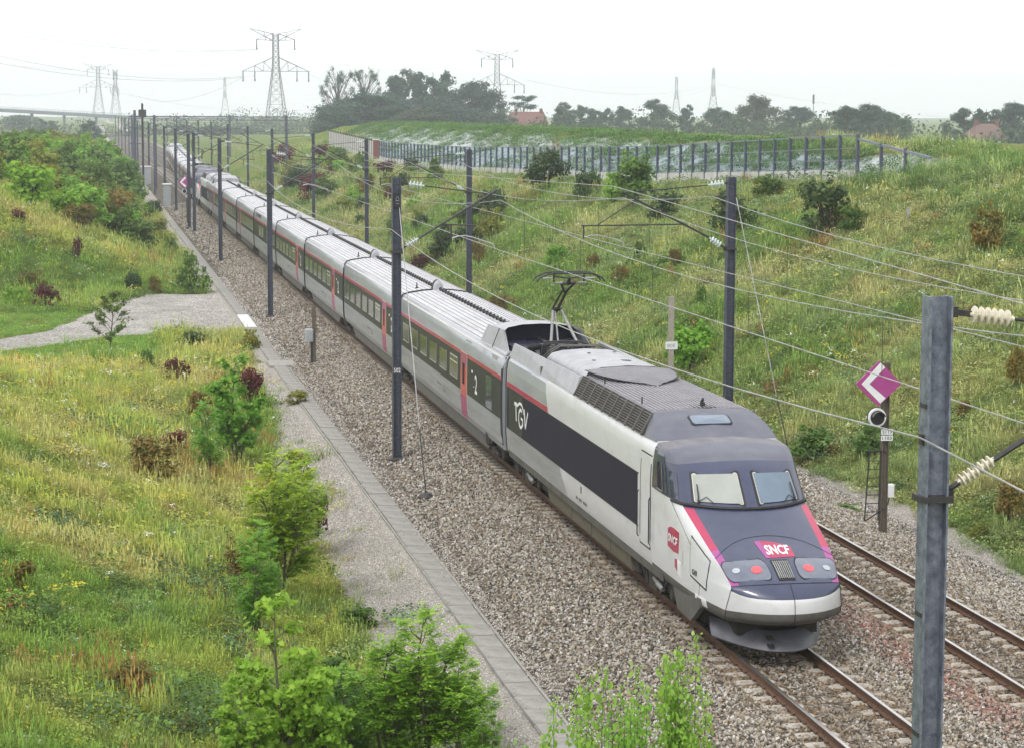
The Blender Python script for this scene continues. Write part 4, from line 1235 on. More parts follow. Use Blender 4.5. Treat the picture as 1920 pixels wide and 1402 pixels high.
# ------------------------------------------------------------------ catenary masts
def insulator(mb, p, ax, n=5, r=.11, st=.085):
    pr = [(0, .03)]
    for k in range(n):
        a = .04+k*st
        pr += [(a, .035), (a+.012, r), (a+.03, r*.92), (a+.045, .035)]
    pr.append((n*st+.06, .03))
    mb.lathe(p, ax, pr, 12)
def mast_proto(near=True):
    """left-hand mast in local coordinates: origin on the track centre line at rail level, post at x = -3.43"""
    t = empty('catenary_mast')
    w_ = .27
    MB().hbeam(-3.43, 0, -.62, 8.26, w_, .022, .012).build('post', M['galv'] if near else M['galv_old'], t)
    if near:
        for z in (7.0, 4.6, 3.2): MB().box(-3.565-.012, -3.565, -.10, .10, z, z+.05).build('bolted_strap', M['dark_steel'], t)
    MB().bbox(-3.68, -3.18, -.25, .25, -.72, -.46, .05).build('footing', M['dark_steel'], t)
    mb = MB(); mb.box(-3.62, -3.24, -.16, .16, 5.93, 6.0); mb.box(-3.30, -3.20, -.05, .05, 5.90, 6.06); mb.build('lower_bracket', M['dark_steel'], t)
    mb = MB(); mb.box(-3.31, -3.20, -.05, .05, 8.02, 8.14); mb.beam((-3.25, 0, 8.08), (-3.03, 0, 8.05), .05, .07); mb.build('upper_bracket', M['dark_steel'], t)
    ins = 'cream_ins' if near else 'glass_ins'
    mb = MB(); insulator(mb, (-3.05, 0, 8.055), (1, 0, -.13), 6 if near else 4, .10 if near else .12, .08 if near else .11); mb.build('stay_insulator', M[ins], t)
    mb = MB(); mb.tube([(-2.53, 0, 7.99), (-.50, 0, 7.73)], .021, 6); mb.build('top_stay', M['dark_steel'], t)
    mb = MB(); insulator(mb, (-3.14, 0, 6.13), (.86, 0, .52), 7 if near else 4, .085 if near else .11, .065 if near else .1); mb.build('strut_insulator', M[ins], t)
    mb = MB(); mb.tube([(-3.24, 0, 6.06), (-3.12, 0, 6.14)], .035, 6); mb.tube([(-2.72, 0, 6.38), (-.26, 0, 7.86)], .036, 7); mb.build('cantilever_strut', M['dark_steel'], t)
    mb = MB(); mb.tube([(-2.0, 0, 6.80), (-1.0, 0, 6.76), (-.92, 0, 6.77)], .026, 6); mb.tube([(-1.04, 0, 7.38), (-1.02, 0, 6.76)], .012, 5); mb.build('registration_tube', M['dark_steel'], t)
    mb = MB(); mb.tube([(-1.71, 0, 6.78), (-1.71, 0, 6.33)], .026, 6); mb.build('drop_bracket', M['dark_steel'], t)
    mb = MB(); mb.tube([(-1.71, .02, 6.36), (-1.5, .02, 6.42), (-1.27, .02, 6.44), (-1.0, .02, 6.38), (-.39, .02, 6.18), (-.32, .02, 6.02)], .02, 6); mb.build('steady_arm', M['wire'], t)
    mb = MB(); mb.tube([(-.46, 0, 7.76), (-.44, 0, 7.55)], .02, 5); mb.build('messenger_clamp', M['dark_steel'], t)
    mb = MB(); mb.box(-3.60, -3.54, -.05, .05, 6.58, 6.70); mb.build('return_wire_clamp', M['dark_steel'], t)
    return t
def mast_proto_right():
    """mast right of the second track; origin on that track's centre line, post at x = +3.48"""
    t = empty('catenary_mast')
    MB().hbeam(3.48, 0, -.75, 8.19, .28, .022, .012).build('post', M['galv_old'], t)
    MB().bbox(3.22, 3.74, -.26, .26, -.85, -.60, .05).build('footing', M['dark_steel'], t)
    mb = MB(); mb.box(3.30, 3.66, -.16, .16, 5.80, 5.87); mb.box(3.24, 3.34, -.05, .05, 5.78, 5.92); mb.build('lower_bracket', M['dark_steel'], t)
    mb = MB(); insulator(mb, (3.24, 0, 7.98), (-1, 0, -.10), 4, .12, .12); mb.build('stay_insulator', M['glass_ins'], t)
    mb = MB(); mb.tube([(3.34, 0, 7.99), (3.22, 0, 7.975)], .03, 5); mb.tube([(2.68, 0, 7.92), (-.14, 0, 7.68)], .021, 6); mb.build('top_stay', M['dark_steel'], t)
    mb = MB(); insulator(mb, (3.16, 0, 5.95), (-.84, 0, .54), 4, .11, .1); mb.build('strut_insulator', M['glass_ins'], t)
    mb = MB(); mb.tube([(3.30, 0, 5.86), (3.14, 0, 5.96)], .035, 6); mb.tube([(2.74, 0, 6.22), (-.18, 0, 7.70)], .036, 7); mb.build('cantilever_strut', M['dark_steel'], t)
    mb = MB(); mb.tube([(1.84, 0, 6.65), (-1.52, 0, 6.62)], .027, 6); mb.build('registration_tube', M['dark_steel'], t)
    mb = MB(); mb.tube([(-1.0, 0, 6.64), (.25, 0, 7.44)], .02, 6); mb.build('brace', M['dark_steel'], t)
    mb = MB(); mb.tube([(-1.46, 0, 6.64), (-1.46, 0, 6.20)], .028, 6); mb.build('drop_bracket', M['dark_steel'], t)
    mb = MB(); mb.tube([(-1.46, .02, 6.23), (-1.25, .02, 6.30), (-1.0, .02, 6.31), (-.4, .02, 6.18), (-.13, .02, 6.07), (-.12, .02, 5.95)], .02, 6); mb.build('steady_arm', M['wire'], t)
    mb = MB(); mb.tube([(-.14, 0, 7.70), (-.10, 0, 7.53)], .02, 5); mb.build('messenger_clamp', M['dark_steel'], t)
    mb = MB(); mb.tube([(3.34, 0, 7.54), (2.86, 0, 7.55)], .025, 5); mb.build('feeder_arm', M['dark_steel'], t)
    return t
LM_Y = [23.9, 69.2, 118.8, 163.9, 204.2, 246.4, 282.3, 317.6, 353.4, 392, 432, 475, 520, 570, 625, 690, 760]
RM_Y = [23.0, 71.2, 122.8, 169.4, 210.2, 257.6, 297.4, 340, 385, 430, 480, 535, 600]
nth = ['nearest', 'second', 'third', 'fourth', 'fifth', 'sixth', 'seventh', 'eighth', 'ninth', 'tenth', 'eleventh', 'twelfth', 'thirteenth', 'fourteenth', 'fifteenth', 'sixteenth', 'seventeenth']
m_near = mast_proto(True); m_left = mast_proto(False); m_right = mast_proto_right()
GL = 'catenary masts left of the train'; GR = 'catenary masts right of the tracks'
for i, y in enumerate(LM_Y):
    if i == 0:
        o = m_near; o.location = (0, y, 0)
        lb = 'big galvanised catenary mast with cream insulators, closest to the camera at the right'
    else:
        o = m_left if i == 1 else clone(m_left)
        o.location = (0, y, 0)
        lb = f'galvanised steel catenary mast, {nth[i]} from the camera in the row left of the train'
    tag(o, lb, 'catenary mast', GL)
for i, y in enumerate(RM_Y[1:]):
    o = m_right if i == 0 else clone(m_right)
    o.location = (T2, y, 0)
    tag(o, f'galvanised steel catenary mast, {nth[i]} from the camera in the row right of both tracks', 'catenary mast', GR)
# twin mast: a second post just behind the fifth
t = empty('catenary_mast', (0, 210.5, 0))
MB().hbeam(-3.62, 0, -.62, 8.1, .30, .022, .012).build('post', M['galv_old'], t)
MB().bbox(-3.9, -3.35, -.27, .27, -.72, -.46, .05).build('footing', M['dark_steel'], t)
tag(t, 'plain catenary post close behind its twin beside the magenta signal board', 'catenary mast', GL)
def lettering(s, p, u, v, h, mat, parent, name, wd=None, o=(0, 0, 0)):
    p, u, v, o = (np.array(a, float) for a in (p, u, v, o))
    return text_mb(lambda a, b_: tuple(p+u*a+v*b_+o), s, h, wd, 0, .01).build(name, mat, parent)
pl = MB().box(-3.53, -3.33, -.15, -.136, 7.34, 7.78).build('number_plate', M['black'], m_left)
lettering('1D', (-3.36, -.154, 7.44), (0, 0, 1), (-1, 0, 0), .11, M['galv'], pl, 'stencil', .24, (0, 0, 0))
lettering('502', (-3.54, -.145, 2.2), (1, 0, 0), (0, 0, 1), .15, M['tgv_white'], m_left, 'stencil', .21)
KIDS[m_left.name] = KIDS[m_left.name]

# ------------------------------------------------------------------ overhead wires
def span_pts(ys_, x_of, z_sup, sag, n=10):
    pts = []
    for a, c in zip(ys_[:-1], ys_[1:]):
        for k in range(n):
            f = k/n
            y = a+(c-a)*f
            pts.append((x_of(y), y, z_sup-4*sag*f*(1-f)))
    pts.append((x_of(ys_[-1]), ys_[-1], z_sup))
    return pts
def zig(xc, ys_, amp):
    def f(y):
        i = int(np.searchsorted(ys_, y)) if y < ys_[-1] else len(ys_)-1
        a, c = ys_[max(i-1, 0)], ys_[min(max(i, 1), len(ys_)-1)]
        s0 = amp if (max(i-1, 0) % 2) else -amp
        t_ = 0 if c == a else (y-a)/(c-a)
        return xc+s0*(1-2*t_)
    return f
def catenary(ys_, xc, cz, mz, label, group):
    f = zig(xc, ys_, .14)
    cw = MB().tube([(f(y), y, cz) for y in np.concatenate([np.array(ys_), [ys_[-1]+.1]])][:-1], .011, 5).build('contact_wire', M['wire'])
    tag(cw, label+', lower contact wire', 'overhead wire', group)
    pts = span_pts(ys_, lambda y: f(y), mz, .80, 14)
    mw = MB().tube(pts, .010, 5).build('messenger_wire', M['wire'])
    tag(mw, label+', upper messenger wire', 'overhead wire', group)
    for a, c in zip(ys_[:-1], ys_[1:]):
        if a > 260: break
        n_ = max(4, int((c-a)/6.75))
        for k in range(n_):
            fr = (k+.5)/n_
            y = a+(c-a)*fr
            z1 = mz-4*.80*fr*(1-fr)
            MB().tube([(f(y), y, cz), (f(y), y, z1)], .006, 4).build('dropper', M['wire_dark'], mw)
L_ALL = [-25.0]+LM_Y; R_ALL = [-25.0]+RM_Y
catenary(L_ALL, 0.0, 5.965, 7.54, 'wire over the train\'s track', 'overhead wires')
catenary(R_ALL, T2, 5.93, 7.52, 'wire over the empty right-hand track', 'overhead wires')
tag(MB().tube(span_pts(L_ALL, lambda y: -3.60, 6.66, .62, 12), .011, 5).build('return_wire', M['wire']), 'thin wire clipped to the outer face of the left masts', 'overhead wire', 'overhead wires')
tag(MB().tube(span_pts(R_ALL, lambda y: T2+2.86, 7.55, .8, 12), .012, 5).build('feeder_wire', M['wire']), 'thin feeder wire carried on short arms of the right masts', 'overhead wire', 'overhead wires')
tag(MB().tube([(.4, -30, 7.4), (.9, 23, 7.2), (3.9, 71, 7.9), (4.3, 122, 7.0), (T2+3.3, 169, 6.6)], .011, 5).build('anchor_wire', M['wire']), 'slanting wire crossing from the train\'s track to the right masts', 'overhead wire', 'overhead wires')
def guy(p, q, label):
    t = empty('guy_wire', (q[0], q[1], q[2]))
    d = np.array(p)-np.array(q)
    MB().tube([tuple(d), tuple(d*.22)], .014, 5).build('cable', M['wire'], t)
    MB().tube([tuple(d*.22), (0, 0, .15)], .02, 5).build('tension_rod', M['dark_steel'], t)
    MB().lathe((0, 0, -.12), (0, 0, 1), [(0, .24), (.16, .24), (.24, .16), (.27, .05)], 12).build('anchor_block', M['dark_steel'], t)
    tag(t, label, 'guy wire', 'guy wires')
guy((-3.35, 69.1, 7.36), (-3.53, 62.4, -.60), 'guy wire from the second left mast down to a round anchor in the ballast')
guy((-3.5, 163.8, 7.3), (-3.9, 172.5, -.72), 'guy wire with round anchor beside the third left mast from the camera')
guy((T2+3.6, 71.0, 7.52), (T2+4.63, 68.2, -.55), 'long guy wire from the nearest right mast down towards the train nose')

# portal frames in the haze
def portal(Y, x0, x1, z, label):
    t = empty('overhead_gantry', (0, Y, 0))
    for x in (x0, x1): MB().hbeam(x, 0, -.7, z+.5, .34, .03, .02).build('post', M['galv_far'], t)
    mb = MB()
    mb.beam((x0-.6, 0, z+.30), (x1+1.6, 0, z+.30), .10, .10); mb.beam((x0-.6, 0, z-.14), (x1+1.6, 0, z-.14), .10, .10)
    n_ = 14
    for k in range(n_):
        a = x0+(x1-x0)*k/n_; c = x0+(x1-x0)*(k+1)/n_
        mb.beam((a, 0, z-.14 if k % 2 else z+.30), (c, 0, z+.30 if k % 2 else z-.14), .05, .05)
    mb.build('truss_beam', M['galv_far'], t)
    for x in (0, T2): MB().tube([(x-1.2, 0, z-.14), (x-1.2, 0, 6.3), (x-.2, 0, 6.05)], .03, 5).build('drop_arm', M['galv_far'], t)
    tag(t, label, 'gantry', 'gantries over the tracks')
portal(300, -4.1, 13.2, 9.1, 'overhead gantry spanning the tracks behind the second trainset')
portal(424, -4.6, 13.4, 8.8, 'farther overhead gantry in the haze beyond the first one')
t = empty('switch_pole', (-4.9, 330, -.9))
mb = MB(); mb.hbeam(0, 0, 0, 12.1, .30, .03, .02); mb.build('post', M['dark_steel'], t)
mb = MB(); mb.box(-.55, .55, -.2, .2, 10.1, 11.2); mb.tube([(-.9, 0, 10.2), (.9, 0, 10.2)], .06, 5); mb.build('transformer', M['dark_steel'], t)
tag(t, 'tall dark pole carrying a transformer, highest in the left mast row', 'pole')
t = empty('switch_pole', (-7.4, 262, tz(-7.4, 262)))
mb = MB(); mb.hbeam(0, 0, 0, 11.0, .28, .03, .02); mb.build('post', M['galv_far'], t)
for z in (7.2, 9.0, 10.3): MB().tube([(-.7, 0, z), (.7, 0, z)], .06, 5).build('cross_arm', M['galv_far'], t)
tag(t, 'lone pole with cross arms standing in the shrubs left of the mast row', 'pole')

# ------------------------------------------------------------------ signal boards
def rot_sq(cx, cz, r, y, th=.03):
    return [(cx, cz+r), (cx+r, cz), (cx, cz-r), (cx-r, cz)]
def signal(loc, label, far=False):
    """post with magenta diamond, white angle mark, round lamp and number plates; faces the camera (-y)"""
    t = empty('signal_marker', loc)
    MB().hbeam(0, 0, 0, 4.50, .17, .02, .015).build('post', M['wood_post'], t)
    c = (-.25, 3.99)
    MB().prism([(c[0]+a, c[1]+b_) for a, b_ in ((0, .575), (.61, 0), (0, -.575), (-.61, 0))], 'y', -.16, -.12).build('diamond_board', M['magenta'], t)
    q = lambda a, b_: (c[0]+.61*(a-b_), c[1]+.575*(a+b_))      # a to the upper right edge, b to the upper left edge
    # angle mark: open towards the right
    mk = [(.36, .42), (-.36, .42), (-.36, -.36), (-.18, -.36), (-.18, .24), (.36, .24)]
    def D(a, b_):   # rotate board axes by 45 degrees
        return (c[0]+.61*(a+b_)*.5*1.25, c[1]+.575*(b_-a)*.5*1.25)
    pts = [(.03, .53), (-.46, 0), (.05, -.50), (.19, -.37), (-.25, .0), (.16, .41)]
    MB().prism([(c[0]+a, c[1]+b_) for a, b_ in pts], 'y', -.168, -.16).build('angle_mark', M['plate_white'], t)
    mb = MB(); mb.lathe((-.27, -.18, 3.13), (0, 1, 0), [(0, .235), (.02, .24), (.06, .24)], 20); lr = mb.build('lamp_ring', M['plate_white'], t)
    MB().lathe((-.27, -.20, 3.13), (0, 1, 0), [(0, .185), (.03, .19), (.30, .19)], 18).build('lamp_disc', M['black'], lr)
    mb = MB(); mb.loft([[(-.27+.17*math.cos(a), y, 3.13+.17*math.sin(a)) for a in np.linspace(.2, math.pi-.2, 9)] for y in (-.20, -.36)], False); mb.build('lamp_hood', M['skirt'], lr)
    for z, s_ in ((2.68, '5113'), (2.52, '1103')):
        pl = MB().box(-.14, .17, -.12, -.10, z, z+.135).build('number_plate', M['plate_white'], t)
        lettering(s_, (-.11, -.124, z+.03), (1, 0, 0), (0, 0, 1), .085, M['ink'], pl, 'plate_number', .25)
    lad = MB()
    for x in (-.46, -.13): lad.beam((x*.9-.0, -.05, 2.25), (x*1.12, -.05, .45), .03, .03)
    lad.beam((-.46, -.05, 2.25), (.0, -.05, 2.25), .03, .05); lad.beam((-.5, -.05, .45), (0, -.05, .75), .03, .03)
    la = lad.build('ladder', M['dark_steel'], t)
    for k in range(7):
        z = .68+k*.22
        MB().beam((-.50+.014*k, -.05, z), (-.15+.004*k, -.05, z), .02, .02).build('rung', M['dark_steel'], la)
    MB().bbox(.09, .26, -.10, .08, 1.05, 1.38, .015).build('junction_box', M['plate_white'], t)
    MB().tube([(.16, 0, 1.05), (.12, 0, .85), (.05, 0, .8)], .015, 5).build('conduit', M['black'], t)
    tag(t, label, 'signal', 'magenta signal markers')
    return t
signal((7.09, 54.1, -.52), 'magenta diamond marker board with white angle, lamp and ladder right of the tracks')
signal((-3.41, 219.0, -.6), 'distant magenta diamond marker board half hidden behind the twin masts')

# small posts and cabinets
t = empty('box_post', (-3.38, 96.5, -.62))
MB().box(-.03, .13, -.05, .07, 0, 2.53).build('post', M['wood_post'], t)
MB().box(-.10, .0, -.06, .06, 0, 1.05).build('stand', M['dark_steel'], t)
b_ = MB().bbox(-.32, .02, -.16, .16, 1.02, 1.56, .03).build('control_box', M['grey_box'], t)
MB().box(-.28, -.02, -.172, -.16, 1.08, 1.50).build('box_door', M['grey_box'], b_)
tag(t, 'small grey control box on a short post in the ballast beside the trough slab', 'control box')
t = empty('plate_post', (9.35, 84.2, tz(9.35, 84.2)-.1))
MB().box(-.10, .10, -.08, .08, 0, 3.95).build('post', M['wood_pale'], t)
pl = MB().box(-.24, .24, -.10, -.08, 1.9, 2.2).build('number_plate', M['plate_white'], t)
lettering('80E', (-.18, -.104, 1.97), (1, 0, 0), (0, 0, 1), .15, M['grey_box'], pl, 'plate_number', .34)
tag(t, 'pale timber post with a white plate at the foot of the right bank', 'post')
t = empty('relay_cabinet', (-3.95, 259.2, -.72))
MB().bbox(-.42, .42, -.35, .35, 0, 2.55, .03).build('housing', M['grey_box'], t)
MB().bbox(-.52, .52, -.45, .45, 2.55, 2.70, .03).build('lid', M['plate_white'], t)
MB().box(-.36, .36, -.362, -.35, .2, 2.4).build('cabinet_door', M['grey_box'], t)
tag(t, 'grey relay cabinet with pale lid standing beside the left mast row', 'cabinet')
t = empty('relay_cabinet', (-4.3, 338, -.72))
MB().bbox(-.7, .7, -.5, .5, 0, 2.6, .03).build('housing', M['grey_box'], t); MB().bbox(-.8, .8, -.6, .6, 2.6, 2.75, .03).build('lid', M['plate_white'], t)
tag(t, 'farther pale relay cabinet in the haze among the left masts', 'cabinet')
# ------------------------------------------------------------------ noise screen along the top of the right bank
M['screen_post'] = pm('blue grey screen post', (.11, .125, .175), .5, .3, (.085, .095, .14), 3)
M['screen_rail'] = pm('screen rail', (.24, .265, .32), .45, .3, (.18, .20, .25), 3)
M['screen_base'] = pm('pale concrete plinth', (.56, .55, .52), .9, 0, (.42, .41, .39), 1.2, .3)
m = bpy.data.materials.new('clear screen glass'); m.use_nodes = True
_n = m.node_tree; _n.nodes.clear()
_o = _n.nodes.new('ShaderNodeOutputMaterial'); _t = _n.nodes.new('ShaderNodeBsdfTransparent'); _t.inputs[0].default_value = (.86, .91, .94, 1)
_g = _n.nodes.new('ShaderNodeBsdfGlossy'); _g.inputs['Roughness'].default_value = .05; _mx = _n.nodes.new('ShaderNodeMixShader'); _fr = _n.nodes.new('ShaderNodeValue'); _fr.outputs[0].default_value = .07
_n.links.new(_fr.outputs[0], _mx.inputs[0]); _n.links.new(_t.outputs[0], _mx.inputs[1]); _n.links.new(_g.outputs[0], _mx.inputs[2]); _n.links.new(_mx.outputs[0], _o.inputs[0])
M['screen_glass'] = m
def screen_run(y0, y1, step, label, glass=True):
    t = empty('noise_screen', (float(fence_x(y0))+.7, y0, tz(float(fence_x(y0))+.7, y0)))
    ox, oy, oz = t.location
    ys_ = np.arange(y0, y1+.01, step)
    P = []
    for y in ys_:
        x = float(fence_x(y))+.7
        zb = -.74+.5*(float(fence_x(y))-9.2)
        P.append((x-ox, y-oy, zb-oz))
    H_ = 2.25
    for i, (x, y, z) in enumerate(P):
        MB().hbeam(x, y, z-.5, z+H_, .15, .03, .04).build('post', M['screen_post'] if glass else M['dark_steel'], t)
    for i in range(len(P)-1):
        a, c = np.array(P[i]), np.array(P[i+1])
        d = (c-a)
        mb = MB(); mb.beam(a+d*.04+(0, 0, .02), c-d*.04+(0, 0, .02), .10, .86); mb.build('plinth_panel', M['screen_base'], t)
        if glass:
            for z in (.50, .95, 1.55, H_-.04):
                MB().beam(a+d*.035+(0, 0, z), c-d*.035+(0, 0, z), .05, .045 if z < 2 else .07).build('rail', M['screen_rail'], t)
            p, q = a+d*.035, c-d*.035
            n_ = np.array([d[1], -d[0], 0]); n_ = n_/np.linalg.norm(n_)*.012
            mb = MB()
            mb.loft([[tuple(p-n_+(0, 0, .5)), tuple(q-n_+(0, 0, .5)), tuple(q-n_+(0, 0, H_-.06)), tuple(p-n_+(0, 0, H_-.06))],
                     [tuple(p+n_+(0, 0, .5)), tuple(q+n_+(0, 0, .5)), tuple(q+n_+(0, 0, H_-.06)), tuple(p+n_+(0, 0, H_-.06))]], True, True, True)
            mb.build('pane', M['screen_glass'], t)
        else:
            mb = MB(); mb.beam(a+d*.04+(0, 0, 1.25), c-d*.04+(0, 0, 1.25), .08, 1.5); mb.build('panel', M['screen_base'], t)
    tag(t, label, 'noise barrier')
    return t, P
s1, SP_ = screen_run(108.4, 262.0, 2.3, 'long glazed noise screen with blue-grey posts along the top of the right bank')
mb = MB(); a = np.array(SP_[0]); mb.beam(a+(0, 0, 2.0), a+np.array((1.9, -5.2, 1.15)), .10, .12); mb.build('end_rail', M['screen_rail'], s1)
for k, f in ((1, .33), (2, .66)):
    p = a+np.array((1.9, -5.2, 0))*f
    MB().hbeam(p[0], p[1], p[2]-.4, p[2]+2.0-.6*f, .14, .03, .03).build('post', M['screen_post'], s1)
screen_run(266.0, 330.0, 2.6, 'pale panelled noise wall with dark posts at the far end of the glazed screen', False)
t = empty('brick_pier', (float(fence_x(264))+.7, 264.0, tz(float(fence_x(264))+.7, 264.0)-.3))
M['brick_red'] = pm('dark red brick', (.22, .085, .06), .9, 0, (.15, .06, .05), 9)
MB().bbox(-.3, .3, -.55, .55, 0, 2.5, .03).build('shaft', M['brick_red'], t); MB().bbox(-.38, .38, -.62, .62, 2.5, 2.65, .03).build('cap', M['screen_base'], t)
tag(t, 'dark red pier between the glazed screen and the pale noise wall', 'pier')
# small stake on the bank
x, y, z = hit(1702, 425)
t = empty('marker_stake', (x, y, z-.1)); MB().bbox(-.05, .05, -.05, .05, 0, .85, .01).build('stake', M['wood_pale'], t); MB().box(-.06, .06, -.06, -.05, .55, .75).build('tab', M['grey_box'], t)
tag(t, 'short grey stake in the grass high on the right bank', 'stake')

# ------------------------------------------------------------------ pylons
M['pylon'] = pm('pylon lattice steel', (.11, .115, .13), .6, .3, (.08, .085, .10), 1)
def make_pylon():
    t = empty('electricity_pylon')
    def hw(z): return float(np.interp(z, [0, 31, 37, 49], [5.6, 1.7, 1.45, 1.35]))
    th = .30
    mb = MB()
    lv = [0, 7.5, 13.5, 18.5, 22.8, 26.6, 30.3, 33.2, 36, 38.8, 41.6, 44.4, 46.8, 49]
    for sx in (-1, 1):
        for sy in (-1, 1):
            for a, c in zip(lv[:-1], lv[1:]): mb.beam((sx*hw(a), sy*hw(a), a), (sx*hw(c), sy*hw(c), c), th, th)
    for a, c in zip(lv[:-1], lv[1:]):
        for k in range(4):
            s0 = [(-1, -1), (1, -1), (1, 1), (-1, 1)][k]; s1_ = [(1, -1), (1, 1), (-1, 1), (-1, -1)][k]
            A = (s0[0]*hw(a), s0[1]*hw(a), a); B = (s1_[0]*hw(c), s1_[1]*hw(c), c); C = (s1_[0]*hw(a), s1_[1]*hw(a), a); D_ = (s0[0]*hw(c), s0[1]*hw(c), c)
            mb.beam(A, B, .16, .16); mb.beam(C, D_, .16, .16); mb.beam(D_, B, .14, .14)
    mb.build('tower_body', M['pylon'], t)
    for sx in (-1, 1):
        mb = MB()
        for sy in (-1, 1):
            b0, b1 = (sx*hw(30.3), sy*hw(30.3), 30.3), (sx*hw(37), sy*hw(37), 37.2)
            tip = (sx*17, sy*.15, 30.2)
            mb.beam(b0, tip, .24, .24); mb.beam(b1, tip, .24, .24)
            for f in (.3, .6):
                p = tuple(np.array(b0)*(1-f)+np.array(tip)*f); q = tuple(np.array(b1)*(1-f)+np.array(tip)*f); mb.beam(p, q, .14, .14)
                p2 = tuple(np.array(b0)*(1-f+.3)+np.array(tip)*(f-.3)); mb.beam(p2, q, .14, .14)
        mb.beam((sx*17, -.3, 30.2), (sx*17, .3, 30.2), .3, .3)
        mb.build('lower_cross_arm', M['pylon'], t)
        mb = MB()
        for sy in (-1, 1):
            b0, b1 = (sx*hw(46), sy*hw(46), 45.6), (sx*hw(49), sy*hw(49), 49.0)
            mb.beam(b0, (sx*10, sy*.15, 46.2), .22, .22); mb.beam(b1, (sx*10, sy*.15, 46.2), .22, .22)
            mb.beam(b0, (sx*13.3, sy*.1, 51.6), .22, .22); mb.beam(b1, (sx*13.3, sy*.1, 51.6), .22, .22)
            mb.beam((sx*5, sy*.7, 46), (sx*6, sy*.7, 50), .14, .14)
        mb.build('upper_cross_arm', M['pylon'], t)
        for x, z in ((16.8, 30.2), (10.8, 30.3), (9.7, 46.2)):
            mb = MB(); mb.lathe((sx*x, 0, z), (0, 0, -1), [(0, .1), (.3, .32), (4.2, .32), (4.6, .5), (5.0, .5), (5.2, .1)], 6)
            mb.build('insulator_string', M['pylon'], t)
    return t
PY = []
def pyl(px, d, rz, sc, label, first=None, z=0.0):
    p = at_y(px, 205, d)
    o = first or clone(PY[0])
    o.location = (p[0], d, z); o.rotation_euler = (0, 0, rz); o.scale = (sc, sc, sc)
    tag(o, label, 'pylon', 'electricity pylons')
    PY.append(o)
    return o
pyl(518, 1150, .10, 1.0, 'tall dark electricity pylon in the upper left centre, largest of all', make_pylon(), -.5)
pyl(185, 2250, .15, 1.08, 'hazy electricity pylon at far left with wide arms', None, -1)
pyl(217, 2150, 1.35, .92, 'narrow hazy pylon seen edge-on just right of the far left one')
pyl(422, 2900, 1.45, 1.0, 'pale distant pylon seen edge-on left of the largest pylon')
pyl(932, 1190, -.12, .86, 'pylon whose top rises behind the dark round tree', None, -2)
pyl(1268, 2350, 1.42, .92, 'smaller pale pylon behind the right tree line, left of a pair')
pyl(1337, 1900, 1.35, .93, 'pale pylon behind the right tree line, right of a pair')
def cable(p, q, sag, label, r=.10):
    p, q = np.array(p, float), np.array(q, float)
    pts = [tuple(p+(q-p)*f-np.array([0, 0, 4*sag*f*(1-f)])) for f in np.linspace(0, 1, 22)]
    tag(MB().tube(pts, r, 4).build('power_cable', M['pylon']), label, 'power cable', 'high-voltage cables')
def pt(px, py, d): return tuple(at_y(px, py, d))
cable(pt(482, 93, 1150), pt(-60, 38, 800), 4, 'uppermost power cable from the largest pylon to the left edge', .055)
cable(pt(490, 93, 1158), pt(-60, 52, 810), 4, 'second power cable from the top arm of the largest pylon leftwards', .055)
cable(pt(457, 143, 1150), pt(-60, 92, 800), 5, 'power cable from the lower left arm tip of the largest pylon', .06)
cable(pt(478, 143, 1150), pt(-60, 108, 805), 5, 'power cable from the inner lower left insulator of the largest pylon', .06)
cable(pt(160, 128, 2250), pt(-60, 96, 1700), 6, 'faint cable from the far left pylon top to the left edge', .09)
cable(pt(158, 166, 2250), pt(-60, 168, 2000), 6, 'faint cable from the far left pylon lower arm leftwards', .09)
cable(pt(212, 150, 2200), pt(455, 146, 1150), 16, 'faint cable from the far left pylon towards the largest pylon', .07)
cable(pt(212, 172, 2200), pt(600, 204, 2900), 10, 'lowest faint cable running right from the far left pylon', .11)
cable(pt(553, 93, 1150), pt(905, 106, 1190), 9, 'cable between the top arms of the largest pylon and the treetop pylon', .05)
cable(pt(579, 140, 1150), pt(876, 150, 1190), 9, 'cable between the lower arms of the largest pylon and the treetop pylon', .05)
cable(pt(985, 150, 1190), pt(1330, 160, 1900), 8, 'faint cable from the treetop pylon to the right pair of pylons', .06)
cable(pt(1345, 158, 1900), pt(1990, 225, 2300), 10, 'faint cable from the right pair of pylons to the right edge', .09)
cable(pt(1268, 170, 2350), pt(1335, 160, 1900), 6, 'short faint cable between the right pair of pylons', .08)

# ------------------------------------------------------------------ far road bridge
M['bridge'] = pm('bridge concrete', (.27, .29, .33), .8, 0, (.22, .24, .28), .3)
t = empty('road_bridge', (0, 980, 0))
A, B = np.array(at_y(-40, 205, 980)), np.array(at_y(262, 222, 1010)); A[1] -= 980; B[1] -= 980
mb = MB(); mb.beam(A, B, 9, 1.3); mb.build('deck', M['bridge'], t)
mb = MB(); mb.beam(A+(0, -4.3, 1.5), B+(0, -4.3, 1.5), .15, .12); mb.beam(A+(0, -4.3, 1.0), B+(0, -4.3, 1.0), .12, .10)
for f in np.linspace(0, 1, 40): mb.beam(A+(B-A)*f+np.array((0, -4.3, .5)), A+(B-A)*f+np.array((0, -4.3, 1.5)), .1, .1)
mb.build('parapet', M['bridge'], t)
for f in (.32, .52, .72, .9):
    p = A+(B-A)*f
    MB().box(p[0]-.6, p[0]+.6, p[1]-3, p[1]+3, -2, p[2]-.6).build('pier', M['bridge'], t)
tag(t, 'long hazy road bridge sloping down from the left edge on the horizon', 'bridge')

